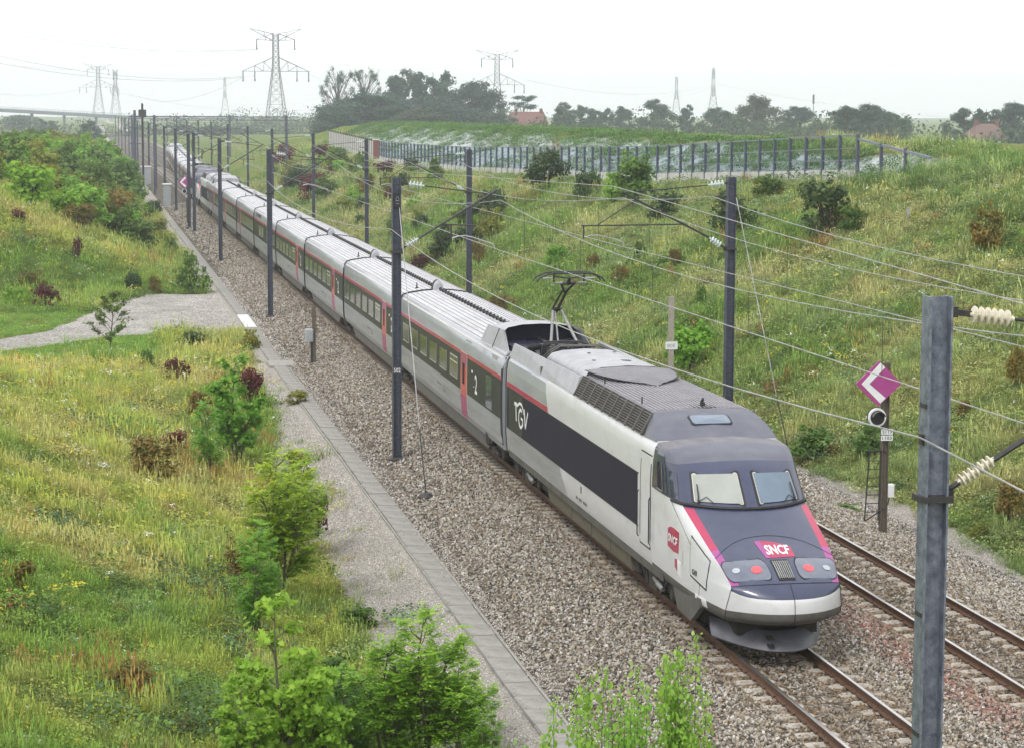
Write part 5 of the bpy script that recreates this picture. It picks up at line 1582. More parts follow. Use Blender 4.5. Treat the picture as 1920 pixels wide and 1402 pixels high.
# ------------------------------------------------------------------ farm houses
M['roof_tile'] = pm('red roof tiles', (.23, .105, .085), .85, 0, (.16, .075, .065), 1.5, .4, 8, stretch=(1, 1, 3))
M['roof_tile2'] = pm('brown roof tiles', (.19, .115, .095), .85, 0, (.14, .085, .075), 1.5, .4, 8)
M['render_wall'] = pm('pale house wall', (.55, .52, .47), .9, 0, (.46, .43, .39), 1)
def house(px, d, wd, dp, wall, roof, label, hip=.25, tile='roof_tile', rz=0.0, z=None):
    p = at_y(px, 205, d)
    t = empty('farm_house', (p[0], d, tz(p[0], d) if z is None else z), rz)
    MB().box(-wd/2, wd/2, -dp/2, dp/2, -1, wall).build('wall', M['render_wall'], t)
    h = wd/2*hip*2
    mb = MB(); e = .4
    v = [(-wd/2-e, -dp/2-e, wall), (wd/2+e, -dp/2-e, wall), (wd/2+e, dp/2+e, wall), (-wd/2-e, dp/2+e, wall), (-wd/2+h, 0, wall+roof), (wd/2-h, 0, wall+roof)]
    mb.add(v, [(0, 1, 5, 4), (1, 2, 5), (2, 3, 4, 5), (3, 0, 4), (0, 3, 2, 1)])
    r_ = mb.build('roof', M[tile], t)
    for x in (-wd*.28, wd*.36): MB().bbox(x-.45, x+.45, -.4, .4, wall+roof-.9, wall+roof+1.0, .05).build('chimney', M['brick_red'], r_)
    for k in range(4):
        x = -wd*.36+wd*.24*k
        w_ = MB().box(x-.55, x+.55, -dp/2-.05, -dp/2+.05, 1.0, 2.4).build('window', M['win_frame'], t)
        MB().box(x-.45, x+.45, -dp/2-.07, -dp/2-.05, 1.1, 2.3).build('pane', M['pane'], w_)
    MB().box(-.5, .5, -dp/2-.06, -dp/2+.02, -.2, 2.1).build('door', M['wood_post'], t)
    tag(t, label, 'house')
house(988, 690, 12.4, 9, 3.4, 5.2, 'farmhouse with red tiled roof among the trees behind the noise screen', .07, z=1.4)
house(1848, 520, 8.6, 7, 2.8, 3.4, 'small brown-roofed house in the haze at the far right', .22, 'roof_tile2', .1, z=1.3)
p = at_y(1525, 205, 690); t = empty('radio_mast', (p[0], 690, 1)); MB().tube([(0, 0, 0), (0, 0, 14.8)], [.16, .10], 6).build('pole', M['galv_far'], t); MB().box(-.25, .25, -.25, .25, 11.8, 14.6).build('antenna', M['galv_far'], t)
tag(t, 'thin radio mast rising from the right tree line', 'mast')

# far-off hedges and woods that read as one mass
def hedgerow(name, runs, label, leaf, dens):
    P, Nn, Lv = [], [], []
    for px0, px1, d0, d1, h in runs:
        a, c = at_y(px0, 205, d0), at_y(px1, 205, d1)
        L_ = math.hypot(c[0]-a[0], c[1]-a[1]); n = int(L_*h*dens)
        f_ = RNG.random(n)
        x = a[0]+(c[0]-a[0])*f_+RNG.normal(size=n)*2.5; y = a[1]+(c[1]-a[1])*f_+RNG.normal(size=n)*2.5
        s_ = f_*L_
        top = h*(.62+.22*np.sin(s_*.21+d0)+.16*np.sin(s_*.53+1)+.10*np.sin(s_*1.3))
        z = terrain(x, y)+top*RNG.random(n)**1.15
        P.append(np.stack([x, y, z], 1)); Nn.append(RNG.normal(size=(n, 3))+np.array([0, -.4, .6])); Lv.append(.3+.25*np.sin(s_*.35)+.3*RNG.random(n))
    return P, Nn, Lv
# ------------------------------------------------------------------ foliage
def leaf_mat(name, stops, trans=.35, rough=.55):
    m, n, b = _mat(name)
    N, L = n.nodes, n.links
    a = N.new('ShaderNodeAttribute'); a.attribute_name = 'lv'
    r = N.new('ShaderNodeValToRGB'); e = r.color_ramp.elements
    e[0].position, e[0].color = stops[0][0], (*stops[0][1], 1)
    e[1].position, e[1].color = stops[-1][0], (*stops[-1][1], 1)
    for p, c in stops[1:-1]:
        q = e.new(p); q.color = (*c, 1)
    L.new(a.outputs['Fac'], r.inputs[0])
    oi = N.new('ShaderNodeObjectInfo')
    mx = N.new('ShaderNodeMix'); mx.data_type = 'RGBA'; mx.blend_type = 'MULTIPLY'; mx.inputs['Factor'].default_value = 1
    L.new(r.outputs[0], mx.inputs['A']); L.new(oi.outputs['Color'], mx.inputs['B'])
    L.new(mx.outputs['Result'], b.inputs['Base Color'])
    b.inputs['Roughness'].default_value = rough; b.inputs['Specular IOR Level'].default_value = .3
    t = N.new('ShaderNodeBsdfTranslucent'); L.new(mx.outputs['Result'], t.inputs['Color'])
    ms = N.new('ShaderNodeMixShader'); ms.inputs[0].default_value = trans
    o = N['Material Output']
    L.new(b.outputs[0], ms.inputs[1]); L.new(t.outputs[0], ms.inputs[2]); L.new(ms.outputs[0], o.inputs['Surface'])
    return m
LM = {
 'green': leaf_mat('bush leaves', [(0, (.045, .095, .018)), (.45, (.115, .205, .038)), (.8, (.20, .30, .065)), (1, (.31, .38, .11))]),
 'bright': leaf_mat('young bright leaves', [(0, (.10, .22, .02)), (.45, (.21, .41, .045)), (.85, (.32, .53, .08)), (1, (.52, .62, .25))], .45),
 'dark': leaf_mat('dark leaves', [(0, (.028, .055, .018)), (.5, (.065, .115, .036)), (.9, (.12, .175, .065)), (1, (.19, .21, .09))]),
 'rust': leaf_mat('rusty autumn leaves', [(0, (.075, .075, .018)), (.35, (.16, .15, .03)), (.65, (.27, .17, .04)), (1, (.34, .14, .045))]),
 'maroon': leaf_mat('dark red leaves', [(0, (.05, .02, .02)), (.5, (.12, .03, .035)), (.85, (.18, .055, .045)), (1, (.14, .15, .05))]),
 'yellow': leaf_mat('yellowing leaves', [(0, (.10, .13, .018)), (.5, (.23, .26, .04)), (.85, (.36, .33, .06)), (1, (.42, .29, .07))]),
 'tree': leaf_mat('tree leaves', [(0, (.020, .040, .020)), (.5, (.050, .085, .038)), (.9, (.09, .135, .06)), (1, (.13, .17, .08))], .25),
}
M['bark'] = pm('bark', (.075, .06, .045), .9, 0, (.05, .04, .032), 8, .4)
M['bark_pale'] = pm('young bark', (.16, .14, .10), .9, 0, (.10, .09, .06), 8)
KITE = np.array([(0, 0), (.32, .42), (0, 1), (-.32, .42)])
OVAL = np.array([(0, 0), (.26, .22), (.30, .55), (0, 1), (-.30, .55), (-.26, .22)])
MAPLE = np.array([(0, 0), (.20, .10), (.52, .18), (.30, .42), (.56, .72), (.20, .66), (0, 1.0), (-.20, .66), (-.56, .72), (-.30, .42), (-.52, .18), (-.20, .10)])
def leaf_mesh(name, pos, nrm, size, lv, mat, shape=KITE, rng=RNG, droop=.3, extra=None):
    """one polygon per leaf; nrm is the leaf plane normal"""
    n = len(pos); k = len(shape)
    nrm = nrm/np.maximum(np.linalg.norm(nrm, axis=1, keepdims=True), 1e-6)
    ref = rng.normal(size=(n, 3)); ref[:, 2] -= droop
    u = ref-(ref*nrm).sum(1, keepdims=True)*nrm
    u /= np.maximum(np.linalg.norm(u, axis=1, keepdims=True), 1e-6)
    w_ = np.cross(nrm, u)
    V = pos[:, None, :]+size[:, None, None]*(w_[:, None, :]*shape[None, :, :1]+u[:, None, :]*(shape[None, :, 1:]-.4))
    V += nrm[:, None, :]*size[:, None, None]*.18*np.abs(shape[None, :, :1])
    F = np.arange(n*k).reshape(n, k)
    me = fast_mesh(name, V.reshape(-1, 3), F, mat)
    a = me.attributes.new('lv', 'FLOAT', 'FACE')
    a.data.foreach_set('value', np.clip(lv, 0, 1).astype(np.float32))
    return me
def crown_pts(lobes, n, rng, shell=.55):
    """points spread through a union of ellipsoid lobes, denser at their surface; returns points, outward normals, lobe value"""
    vol = np.array([l[3]*l[4]*l[5] for l in lobes])**.75
    pick = rng.choice(len(lobes), n, p=vol/vol.sum())
    d = rng.normal(size=(n, 3)); d /= np.linalg.norm(d, axis=1, keepdims=True)
    r = rng.random(n)**shell
    r = np.where(rng.random(n) < .12, r*1.18, r)
    L_ = np.array(lobes)
    p = L_[pick, :3]+d*r[:, None]*L_[pick, 3:6]
    return p, d, pick, r
def bush_mesh(name, seed, mat, n=1500, leaf=.085, nl=11, flat=1.0, shape=KITE, top=.95, low=.16, tall=False):
    """unit bush: about 1 m wide and 1 m high, standing on z = 0"""
    rng = np.random.default_rng(seed)
    lobes = []
    for i in range(nl):
        a = rng.random()*6.28; rr = rng.random()**.6*.30
        z = low+rng.random()*(top-low-.18)
        k = 1-.55*max(0, (z-.35)/.65)**1.3 if not tall else 1-.5*abs(z-.35)
        s = .12+rng.random()*.12
        lobes.append((rr*k*math.cos(a)*1.15, rr*k*math.sin(a)*1.15, z, s*1.15, s*1.15, s*flat*.85))
    # loose sprays that break the outline
    for i in range(nl):
        a = rng.random()*6.28; z = .25+rng.random()*.65
        rr = (.42-.25*z)
        lobes.append((rr*math.cos(a), rr*math.sin(a), z, .05+rng.random()*.05, .05+rng.random()*.05, .07+rng.random()*.06))
    p, d, pick, r = crown_pts(lobes, n, rng)
    lb = rng.random(len(lobes))
    p[:, 2] = np.maximum(p[:, 2], .03)
    nrm = d+rng.normal(size=(n, 3))*.55+np.array([0, 0, .45])
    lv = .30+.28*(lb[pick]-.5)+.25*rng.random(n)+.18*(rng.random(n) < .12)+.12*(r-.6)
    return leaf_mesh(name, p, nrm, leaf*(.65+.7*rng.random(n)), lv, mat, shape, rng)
def stems_mesh(name, seed, n=5, mat=None, h=.7, r=.018):
    rng = random.Random(seed); mb = MB()
    for i in range(n):
        a = rng.random()*6.28; x, y = .28*math.cos(a)*rng.random(), .28*math.sin(a)*rng.random()
        mb.tube([(x*.2, y*.2, -.05), (x*.6, y*.6, h*.5), (x*1.2, y*1.2, h)], [r, r*.7, r*.25], 5)
    return mb.mesh(name, mat or M['bark'])
BUSH = {}
for key, nm, kw in (('green', 'green', {}), ('dark', 'dark', {'leaf': .075}), ('rust', 'rust', {'leaf': .07}), ('maroon', 'maroon', {'leaf': .085, 'n': 1000}), ('yellow', 'yellow', {'leaf': .075}), ('bright', 'bright', {'leaf': .08})):
    BUSH[key] = [bush_mesh('foliage', 100+hash_+i*7, LM[nm], **{**dict(n=1700), **kw}) for hash_ in (sum(map(ord, key)),) for i in range(3)]
STEM = stems_mesh('stems', 3)
def bush(x, y, wd, ht, col, label, group, tint=None, v=None, name='bush'):
    z = tz(x, y)
    t = empty(name, (x, y, z-.04), random.random()*6.28)
    t.scale = (wd, wd*random.uniform(.85, 1.1), ht)
    f = put('foliage', BUSH[col][random.randrange(3) if v is None else v], t)
    k = random.uniform(.85, 1.2)
    tt = tint or (k*random.uniform(.92, 1.1), k, k*random.uniform(.85, 1.1))
    f.color = (*tt, 1)
    put('stem', STEM, t)
    tag(t, label, 'bush', group)
    return t
def bpx(px, py, wpx, hpx, col, label, group, **k):
    """bush whose foot is seen at (px, py) of the photograph and whose size there is wpx x hpx"""
    x, y, z = hit(px, py)
    s = y/F_PX/math.cos(.1)
    return bush(x, y, wpx*s*1.08, hpx*s*1.08, col, label, group, **k)

# --- right bank
GRB = 'bushes on the right bank'
for a in [
 (1025, 358, 78, 88, 'dark', 'dark olive bush in front of the noise screen, left of a cluster'),
 (1103, 374, 74, 62, 'dark', 'dark wide bush below the noise screen beside the pale green one'),
 (1190, 388, 112, 104, 'green', 'tall leafy bush rising in front of the noise screen panes'),
 (1150, 388, 62, 64, 'bright', 'pale green bush in the cluster below the noise screen'),
 (922, 410, 66, 62, 'dark', 'dark green bush right of the second right-hand mast'),
 (1044, 502, 52, 46, 'bright', 'bright green round bush on the open grass above the pantograph'),
 (1245, 412, 74, 58, 'dark', 'dark bush behind the cantilever of the nearest right mast'),
 (1372, 446, 96, 90, 'dark', 'dark reddish-green bush hidden behind the nearest right mast'),
 (1548, 448, 138, 126, 'dark', 'large dark bush with russet tips high on the right bank'),
 (1600, 438, 60, 60, 'green', 'green bush leaning against the large dark bush'),
 (1845, 478, 84, 104, 'rust', 'tall red-brown bush near the right edge of the bank'),
 (1442, 372, 70, 44, 'green', 'low spreading bush under the right part of the noise screen'),
 (1290, 700, 120, 100, 'bright', 'yellow-green bush behind the pale timber post'),
 (1164, 540, 40, 46, 'rust', 'small rusty bush right of the pantograph head'),
 (1112, 512, 36, 40, 'rust', 'small reddish sapling just right of the bright round bush'),
 (1200, 492, 32, 44, 'green', 'slender green sapling on the grass left of the contact wire droppers'),
 (818, 338, 34, 44, 'green', 'small green bush left of the second right-hand mast top'),
 (790, 508, 58, 34, 'maroon', 'dark red low bush close to the train roof'),
 (936, 588, 74, 40, 'rust', 'rust coloured low bush above the nearest passenger car roof'),
 (895, 500, 40, 52, 'rust', 'reddish bush beside the second right-hand mast'),
 (835, 455, 30, 42, 'dark', 'little dark bush above the fourth roof hump'),
 (1265, 500, 34, 36, 'rust', 'small brown bush mid slope left of the nearest right mast'),
 (1312, 580, 34, 44, 'green', 'small green bush left of the nearest right mast, mid slope'),
 (1808, 790, 34, 40, 'rust', 'small rusty bush low on the bank right of the marker board'),
 (1905, 740, 44, 110, 'rust', 'tall rusty bush at the right picture edge'),
 (1840, 1020, 60, 40, 'yellow', 'yellowing weeds beside the gravel right of the big mast'),
 (1896, 980, 80, 90, 'rust', 'orange-brown shrub at the bank foot by the right edge'),
 (1520, 870, 110, 70, 'green', 'leafy shrub behind the windscreen of the power car'),
 (1640, 860, 90, 70, 'green', 'leafy shrub behind the marker post ladder'),
 (1590, 972, 76, 30, 'green', 'low green weed clump on the gravel beside the marker post'),
]:
    bpx(*a, GRB)
rb = random.Random(5)
CN = {'green': 'green', 'dark': 'dark green', 'rust': 'rusty brown', 'yellow': 'yellowing', 'maroon': 'dark red', 'bright': 'light green'}
NTH = ['nearest', 'second nearest', 'third nearest', 'fourth nearest', 'fifth nearest', 'sixth nearest', 'seventh nearest', 'eighth nearest', 'ninth nearest', 'tenth nearest', 'eleventh nearest', 'twelfth nearest', 'thirteenth nearest', 'farthest']
def label_group(items, where):
    """items: (bush, colour, place words); number look-alikes by distance"""
    from collections import defaultdict
    dd = defaultdict(list)
    for o, c, w_ in items: dd[(c, w_)].append(o)
    for (c, w_), os_ in dd.items():
        os_.sort(key=lambda o: o.location.y)
        for i, o in enumerate(os_):
            o['label'] = f'{CN[c]} shrub {w_}' if len(os_) == 1 else f'{CN[c]} shrub {w_}, {NTH[min(i, 13)]}'
items = []
for i in range(54):
    y = rb.uniform(150, 345); x = rb.uniform(10.6, 19.0)
    if y < 190 and x > 15: x -= 4.5
    col = rb.choice(['green', 'green', 'dark', 'rust', 'yellow', 'maroon', 'bright', 'dark'])
    s = rb.uniform(1.3, 2.9)*(1+.35*(y > 230))
    o = bush(x, y, s, s*rb.uniform(.65, 1.0), col, 'x', 'scrub right of the far carriages')
    px, py = proj((x, y, tz(x, y)))
    w_ = 'above the farthest carriages' if px < 480 else 'beside the third to fifth right masts' if px < 600 else 'between second and third right masts' if px < 720 else 'left of the second right mast' if px < 880 else 'right of the second right mast'
    items.append((o, col, w_))
label_group(items, '')
# --- left bank thicket
items = []
i = 0
while i < 150:
    y = rb.uniform(156, 400); x = rb.uniform(-23, -6.7)
    px, py = proj((x, y, tz(x, y)))
    if y < 205 and py > 455+max(0, px-120)*.25 and px < 240: continue
    if px < -70: continue
    col = rb.choice(['green', 'green', 'bright', 'green', 'yellow', 'yellow', 'rust', 'green', 'bright', 'yellow', 'bright', 'bright'])
    s = rb.uniform(2.4, 4.6)*(1.0 if y < 240 else 1.3)
    if x > -8.8: s *= .55
    hf = rb.uniform(.8, 1.15)
    room = (CAM_H-.0078*y)-tz(x, y)
    s = min(s, max(1.2, room*rb.uniform(.75, 1.05)/hf))
    o = bush(x, y, s*1.2, s*hf, col, 'x', 'thicket on the left bank')
    w_ = ('at the thicket\'s picture-edge side' if px < 60 else 'in the thicket\'s left half' if px < 130 else 'in the thicket\'s right half' if px < 200 else 'on the thicket\'s trackside edge')
    w_ = ('low down ' if y < 215 else 'mid-way ' if y < 290 else 'far back ')+w_
    items.append((o, col, w_))
    i += 1
label_group(items, '')
GLB = 'shrubs by the gravel track'
for a in [
 (363, 550, 66, 80, 'green', 'dark green leafy bush at the corner of cable trough and gravel track'),
 (250, 550, 38, 44, 'dark', 'small dark round bush at the far edge of the gravel track'),
 (290, 552, 30, 36, 'rust', 'small brownish weed bush beside the far edge of the gravel track'),
 (88, 580, 64, 46, 'maroon', 'dark red bush near the left edge above the green verge'),
 (146, 486, 26, 44, 'maroon', 'narrow dark red sapling on the grassy left slope'),
 (36, 420, 34, 28, 'maroon', 'dark red shrub at the left edge below the thicket'),
 (30, 575, 60, 44, 'bright', 'bright green weeds at the left edge above the green verge'),
 (60, 540, 70, 34, 'rust', 'brownish scrub on the left slope above the dark red bush'),
 (280, 490, 60, 34, 'green', 'low blue-green shrub below the thicket near the trough'),
 (318, 486, 36, 40, 'green', 'small green shrub between thicket and cable trough'),
 (225, 455, 70, 70, 'green', 'round green bush at the lower edge of the thicket'),
 (150, 440, 90, 60, 'rust', 'brown green bush at the foot of the thicket, left of the round one'),
 (286, 412, 44, 40, 'dark', 'dark green bush beside the gravel near the relay cabinet'),
]:
    bpx(*a, GLB)
# --- near left slope
GNL = 'shrubs on the near left slope'
for a in [
 (285, 908, 124, 96, 'rust', 'orange-brown rounded bush alone on the near left slope'),
 (325, 852, 60, 46, 'maroon', 'dark red tuft behind the orange-brown bush'),
 (470, 768, 60, 84, 'maroon', 'dark red shrub behind the green maple sapling by the gravel'),
 (375, 790, 60, 60, 'rust', 'brown shrub left of the green maple sapling'),
 (335, 722, 60, 50, 'maroon', 'dull red low shrub near the small blue-green brambles'),
 (596, 1010, 50, 86, 'maroon', 'dark red shrub at the gravel edge beside the yellow-green ash'),
 (555, 760, 50, 30, 'yellow', 'yellow weeds creeping onto the gravel slope'),
 (560, 905, 60, 60, 'yellow', 'yellowing shrub at the gravel edge below the maple sapling'),
 (450, 1090, 90, 70, 'rust', 'brown weeds at the foot of the yellow-green ash'),
 (275, 695, 36, 40, 'green', 'small green sapling behind the layered young tree'),
 (370, 655, 90, 34, 'dark', 'low dark green shrub at the near edge of the gravel track'),
 (470, 655, 40, 40, 'yellow', 'yellow-brown weeds by the trough at the gravel track corner'),
 (250, 1310, 110, 80, 'rust', 'rusty weed clump low in the near left grass'),
 (40, 1110, 90, 60, 'rust', 'rusty weed clump at the left edge'),
 (670, 1180, 80, 50, 'green', 'low green weeds at the gravel edge above the foreground ash'),
 (640, 1330, 120, 110, 'green', 'green shrub between the two foreground saplings'),
 (700, 1390, 130, 120, 'dark', 'dark shrub filling the gap left of the foreground ash'),
]:
    bpx(*a, GNL)

# --- saplings with their own stems
def branchy(seed, nb=16, spread=.36, up=.75, twigs=4, stems=1, z0=.12):
    """unit-height skeleton; returns stem builder and list of (tip position, outward direction, height)"""
    rr = random.Random(seed); mb = MB(); tips = []
    for s_ in range(stems):
        a0 = rr.random()*6.28; lean = .16*(s_ > 0)
        hh = 1.0 if s_ == 0 else rr.uniform(.55, .85)
        top = np.array([lean*math.cos(a0)*1.6+rr.uniform(-.03, .03), lean*math.sin(a0)*1.6, hh])
        ax = lambda t_: top*t_+np.array([.03*math.sin(t_*5+a0), .03*math.cos(t_*4+a0), 0])
        mb.tube([tuple(ax(t_)-(0, 0, .04*(t_ == 0))) for t_ in (0, .3, .6, .85, 1)], [.014, .011, .008, .005, .002], 5)
        for i in range(nb):
            t_ = z0+(1-z0)*(i+rr.random())/nb
            a = i*2.4+rr.uniform(-.5, .5)
            L_ = spread*(1.05-.75*t_)*rr.uniform(.65, 1.15)*(1 if s_ == 0 else .7)
            d = np.array([math.cos(a), math.sin(a), up*rr.uniform(.6, 1.3)]); d /= np.linalg.norm(d)
            b0 = ax(t_); e = b0+d*L_+np.array([0, 0, .03])
            mb.tube([tuple(b0), tuple(b0+d*L_*.55), tuple(e)], [.006, .004, .0015], 4)
            for k in range(twigs):
                f_ = .35+.65*(k+rr.random())/twigs
                a2 = a+rr.uniform(-1.1, 1.1)
                q = b0+d*L_*f_
                e2 = q+np.array([math.cos(a2), math.sin(a2), rr.uniform(.1, .8)])*L_*.32
                mb.tube([tuple(q), tuple(e2)], [.0025, .001], 3)
                tips.append((q, e2, a2))
        tips.append((ax(.9), ax(1.0)+np.array([0, 0, .03]), a0))
    return mb, tips
def maple_sapling(name, seed, n=1500, leaf=.045, mat='bright', H=1.0, shape=MAPLE, spread=.38, nb=17, stems=1):
    rng = np.random.default_rng(seed)
    mb, tips = branchy(seed, nb, spread, .75, 4, stems)
    P, Nn, lv = [], [], []
    m_ = max(3, n//len(tips))
    for q, e, a in tips:
        k = max(2, int(m_*rng.uniform(.5, 1.5)))
        tt = rng.random((k, 1))**.6
        P.append(q[None]*(1-tt)+e[None]*tt+rng.normal(size=(k, 3))*np.array([.028, .028, .018]))
        Nn.append(np.tile([math.cos(a)*.5, math.sin(a)*.5, .9], (k, 1))+rng.normal(size=(k, 3))*.45)
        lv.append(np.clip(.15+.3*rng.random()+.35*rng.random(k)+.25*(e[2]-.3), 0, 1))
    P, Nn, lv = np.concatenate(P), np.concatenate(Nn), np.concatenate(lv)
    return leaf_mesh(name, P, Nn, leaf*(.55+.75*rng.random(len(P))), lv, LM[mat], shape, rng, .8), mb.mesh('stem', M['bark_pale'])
def ash_sapling(name, seed, nf=260, flen=.12, mat='bright', spread=.34, leaflet=.032, stems=3, nb=9):
    """feathered compound leaves on an open branching frame"""
    rr = random.Random(seed)
    mb, tips = branchy(seed, nb, spread, 1.0, 4, stems)
    V, F, LV = [], [], []
    for i in range(nf):
        q0, e0, a0 = tips[rr.randrange(len(tips))]
        f_ = rr.random()
        c = q0*(1-f_)+e0*f_+np.array([rr.gauss(0, .018), rr.gauss(0, .018), rr.gauss(0, .03)])
        a = a0+rr.uniform(-1.3, 1.3)
        L_ = flen*(.6+.7*rr.random())
        d0 = np.array([math.cos(a), math.sin(a), rr.uniform(-.2, 1.6)]); d0 /= np.linalg.norm(d0)
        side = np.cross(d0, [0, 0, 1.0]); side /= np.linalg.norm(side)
        lvv = .12+.5*rr.random()+.35*(c[2]-.3)
        nl = 5
        for k in range(nl+1):
            t_ = .25+.75*k/nl
            q = c+d0*L_*t_+np.array([0, 0, -.45*L_*t_*t_])
            for sg in ((-1, 1) if k < nl else (0,)):
                dl = (side*sg*.9+d0*(.5 if sg else 1.0)+np.array([0, 0, -.15+rr.uniform(-.2, .2)])); dl /= np.linalg.norm(dl)
                wv = np.cross(dl, np.array([rr.uniform(-.3, .3), rr.uniform(-.3, .3), 1.0])); wv /= max(np.linalg.norm(wv), 1e-6)
                l = leaflet*(.8+.5*rr.random())*(1.25-.4*abs(t_-.6))
                n0 = len(V)
                V += [q, q+dl*l*.45+wv*l*.24, q+dl*l, q+dl*l*.45-wv*l*.24]
                F.append((n0, n0+1, n0+2, n0+3)); LV.append(lvv+.15*rr.random())
    me = fast_mesh(name, np.array(V), np.array(F), LM[mat])
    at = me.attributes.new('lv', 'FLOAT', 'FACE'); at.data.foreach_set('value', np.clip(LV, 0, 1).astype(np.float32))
    return me, mb.mesh('stem', M['bark_pale'])
def layered_tree(name, seed, n=1100, mat='green'):
    return maple_sapling(name, seed, 2000, .045, mat, 1.0, OVAL, .50, 15)
def shoots(name, seed, n=14, mat='bright'):
    rng = np.random.default_rng(seed); rr = random.Random(seed); mb = MB()
    P, Nn, lv = [], [], []
    for i in range(n):
        a = rr.random()*6.28; r0 = .25*rr.random()
        h = rr.uniform(.55, 1.0); lean = rr.uniform(-.1, .1)
        b0 = np.array([r0*math.cos(a), r0*math.sin(a), 0]); tip = b0*1.25+np.array([lean, 0, h])
        mb.tube([tuple(b0-(0, 0, .05)), tuple((b0+tip)/2), tuple(tip)], [.007, .005, .002], 4)
        m_ = 280
        tt = .10+.90*rng.random(m_)
        wd = .095*(1.12-tt)+.015
        off_ = rng.normal(size=(m_, 3))*wd[:, None]*np.array([1, 1, .5])
        P.append(b0[None]*(1-tt[:, None])+tip[None]*tt[:, None]+off_)
        Nn.append(off_*4+np.array([0, 0, .5])+rng.normal(size=(m_, 3))*.3); lv.append(.3+.35*tt+.3*rng.random(m_))
    P, Nn, lv = np.concatenate(P), np.concatenate(Nn), np.concatenate(lv)
    return leaf_mesh(name, P, Nn, .036*(.5+.8*rng.random(len(P))), lv, LM[mat], OVAL, rng, -.5), mb.mesh('stem', M['bark_pale'])
def sapling(mesh_pair, x, y, wd, ht, label, name, cat='sapling', tint=(1, 1, 1), z=None, group=None):
    t = empty(name, (x, y, (tz(x, y) if z is None else z)-.03), random.random()*6.28)
    t.scale = (wd, wd, ht)
    f = put('foliage', mesh_pair[0], t); f.color = (*tint, 1)
    put('stem', mesh_pair[1], t)
    tag(t, label, cat, group)
    return t
def spx(mp, px, py, hpx, label, name, wf=1.0, d=None, **k):
    if d is None: x, y, z = hit(px, py)
    else:
        v = at_y(px, py, d); x, y = float(v[0]), d; z = tz(x, y)
    s = y/F_PX/math.cos(.12)
    return sapling(mp, x, y, hpx*s*wf, hpx*s*1.05, label, name, **k)
mp1 = maple_sapling('foliage', 41, 3000, .044, stems=4, nb=13); mp2 = maple_sapling('foliage', 42, 2400, .046, stems=3, nb=13)
as1 = ash_sapling('foliage', 51, 1100, .105, spread=.40, leaflet=.030, stems=5); as2 = ash_sapling('foliage', 52, 700, .11, leaflet=.032, stems=3, nb=11)
ly = layered_tree('foliage', 61); sh1 = shoots('foliage', 71); sh2 = shoots('foliage', 72, 17)
GS = 'young trees on the near left slope'
spx(mp1, 525, 1452, 310, 'maple sapling with pale lobed leaves in the foreground left of centre', 'maple_sapling', .95, group=GS, tint=(1.25, 1.12, .95))
spx(mp2, 455, 1470, 180, 'low maple sapling at the bottom edge, left of the tall one', 'maple_sapling', 1.1, group=GS, tint=(1.1, 1.0, .9))
spx(as1, 790, 1440, 285, 'feathery bright green ash sapling in the foreground beside the gravel', 'ash_sapling', .95, group=GS, tint=(1.25, 1.15, 1.0))
spx(as2, 650, 1430, 165, 'small feathery ash sapling between the foreground maple and ash', 'ash_sapling', 1.1, group=GS, tint=(.85, .95, .9))
spx(as1, 520, 1130, 260, 'yellow-green feathery ash bush at the gravel edge in mid slope', 'ash_sapling', 1.0, group=GS, tint=(1.5, 1.15, .8))
spx(as2, 478, 1200, 200, 'pale ash sapling with a visible whitish stem in front of the brown weeds', 'ash_sapling', .9, group=GS, tint=(.9, 1, .95))
spx(mp2, 442, 880, 195, 'green maple sapling with upright crown at the ditch', 'maple_sapling', .85, group=GS, tint=(.72, .85, .8))
spx(as2, 392, 905, 140, 'pale mint-green ash sapling left of the maple sapling at the ditch', 'ash_sapling', .8, group=GS, tint=(.95, 1.05, 1.2))
spx(ly, 210, 668, 108, 'young layered dark green tree at the near edge of the gravel track', 'young_tree', 1.0, group=GS, tint=(.95, .9, .9))
spx(sh1, 1095, 1500, 480, 'upright leafy shoots at the bottom edge below the cable trough', 'shoots', .55, d=30.5, group=GS)
spx(sh2, 1265, 1500, 490, 'upright leafy shoots at the bottom edge left of the rail', 'shoots', .5, d=30.5, group=GS)
spx(sh2, 1185, 1510, 415, 'shorter leafy shoots between the two taller clumps at the bottom', 'shoots', .5, d=30.2, group=GS, tint=(.9, 1, .95))
spx(sh1, 985, 1500, 370, 'lowest leafy shoots at the bottom edge beside the foreground ash', 'shoots', .5, d=30.5, group=GS, tint=(.9, .95, .9))
spx(as1, 860, 1450, 190, 'bright feathery ash bush leaning right of the tall foreground ash', 'ash_sapling', 1.1, group=GS, tint=(1.2, 1.15, 1))
spx(as1, 725, 1460, 235, 'bright feathery ash bush left of the tall foreground ash', 'ash_sapling', 1.0, group=GS, tint=(1.15, 1.1, .95))
spx(mp1, 590, 1470, 230, 'leafy maple sapling just right of the tall foreground maple', 'maple_sapling', .9, group=GS, tint=(1.1, 1.05, .9))
spx(as2, 555, 1060, 190, 'yellow-green ash shoot at the gravel edge behind the mid-slope ash', 'ash_sapling', 1.0, group=GS, tint=(1.3, 1.1, .8))
spx(as2, 905, 1460, 120, 'small feathery seedling right of the foreground ash', 'ash_sapling', 1.0, group=GS)

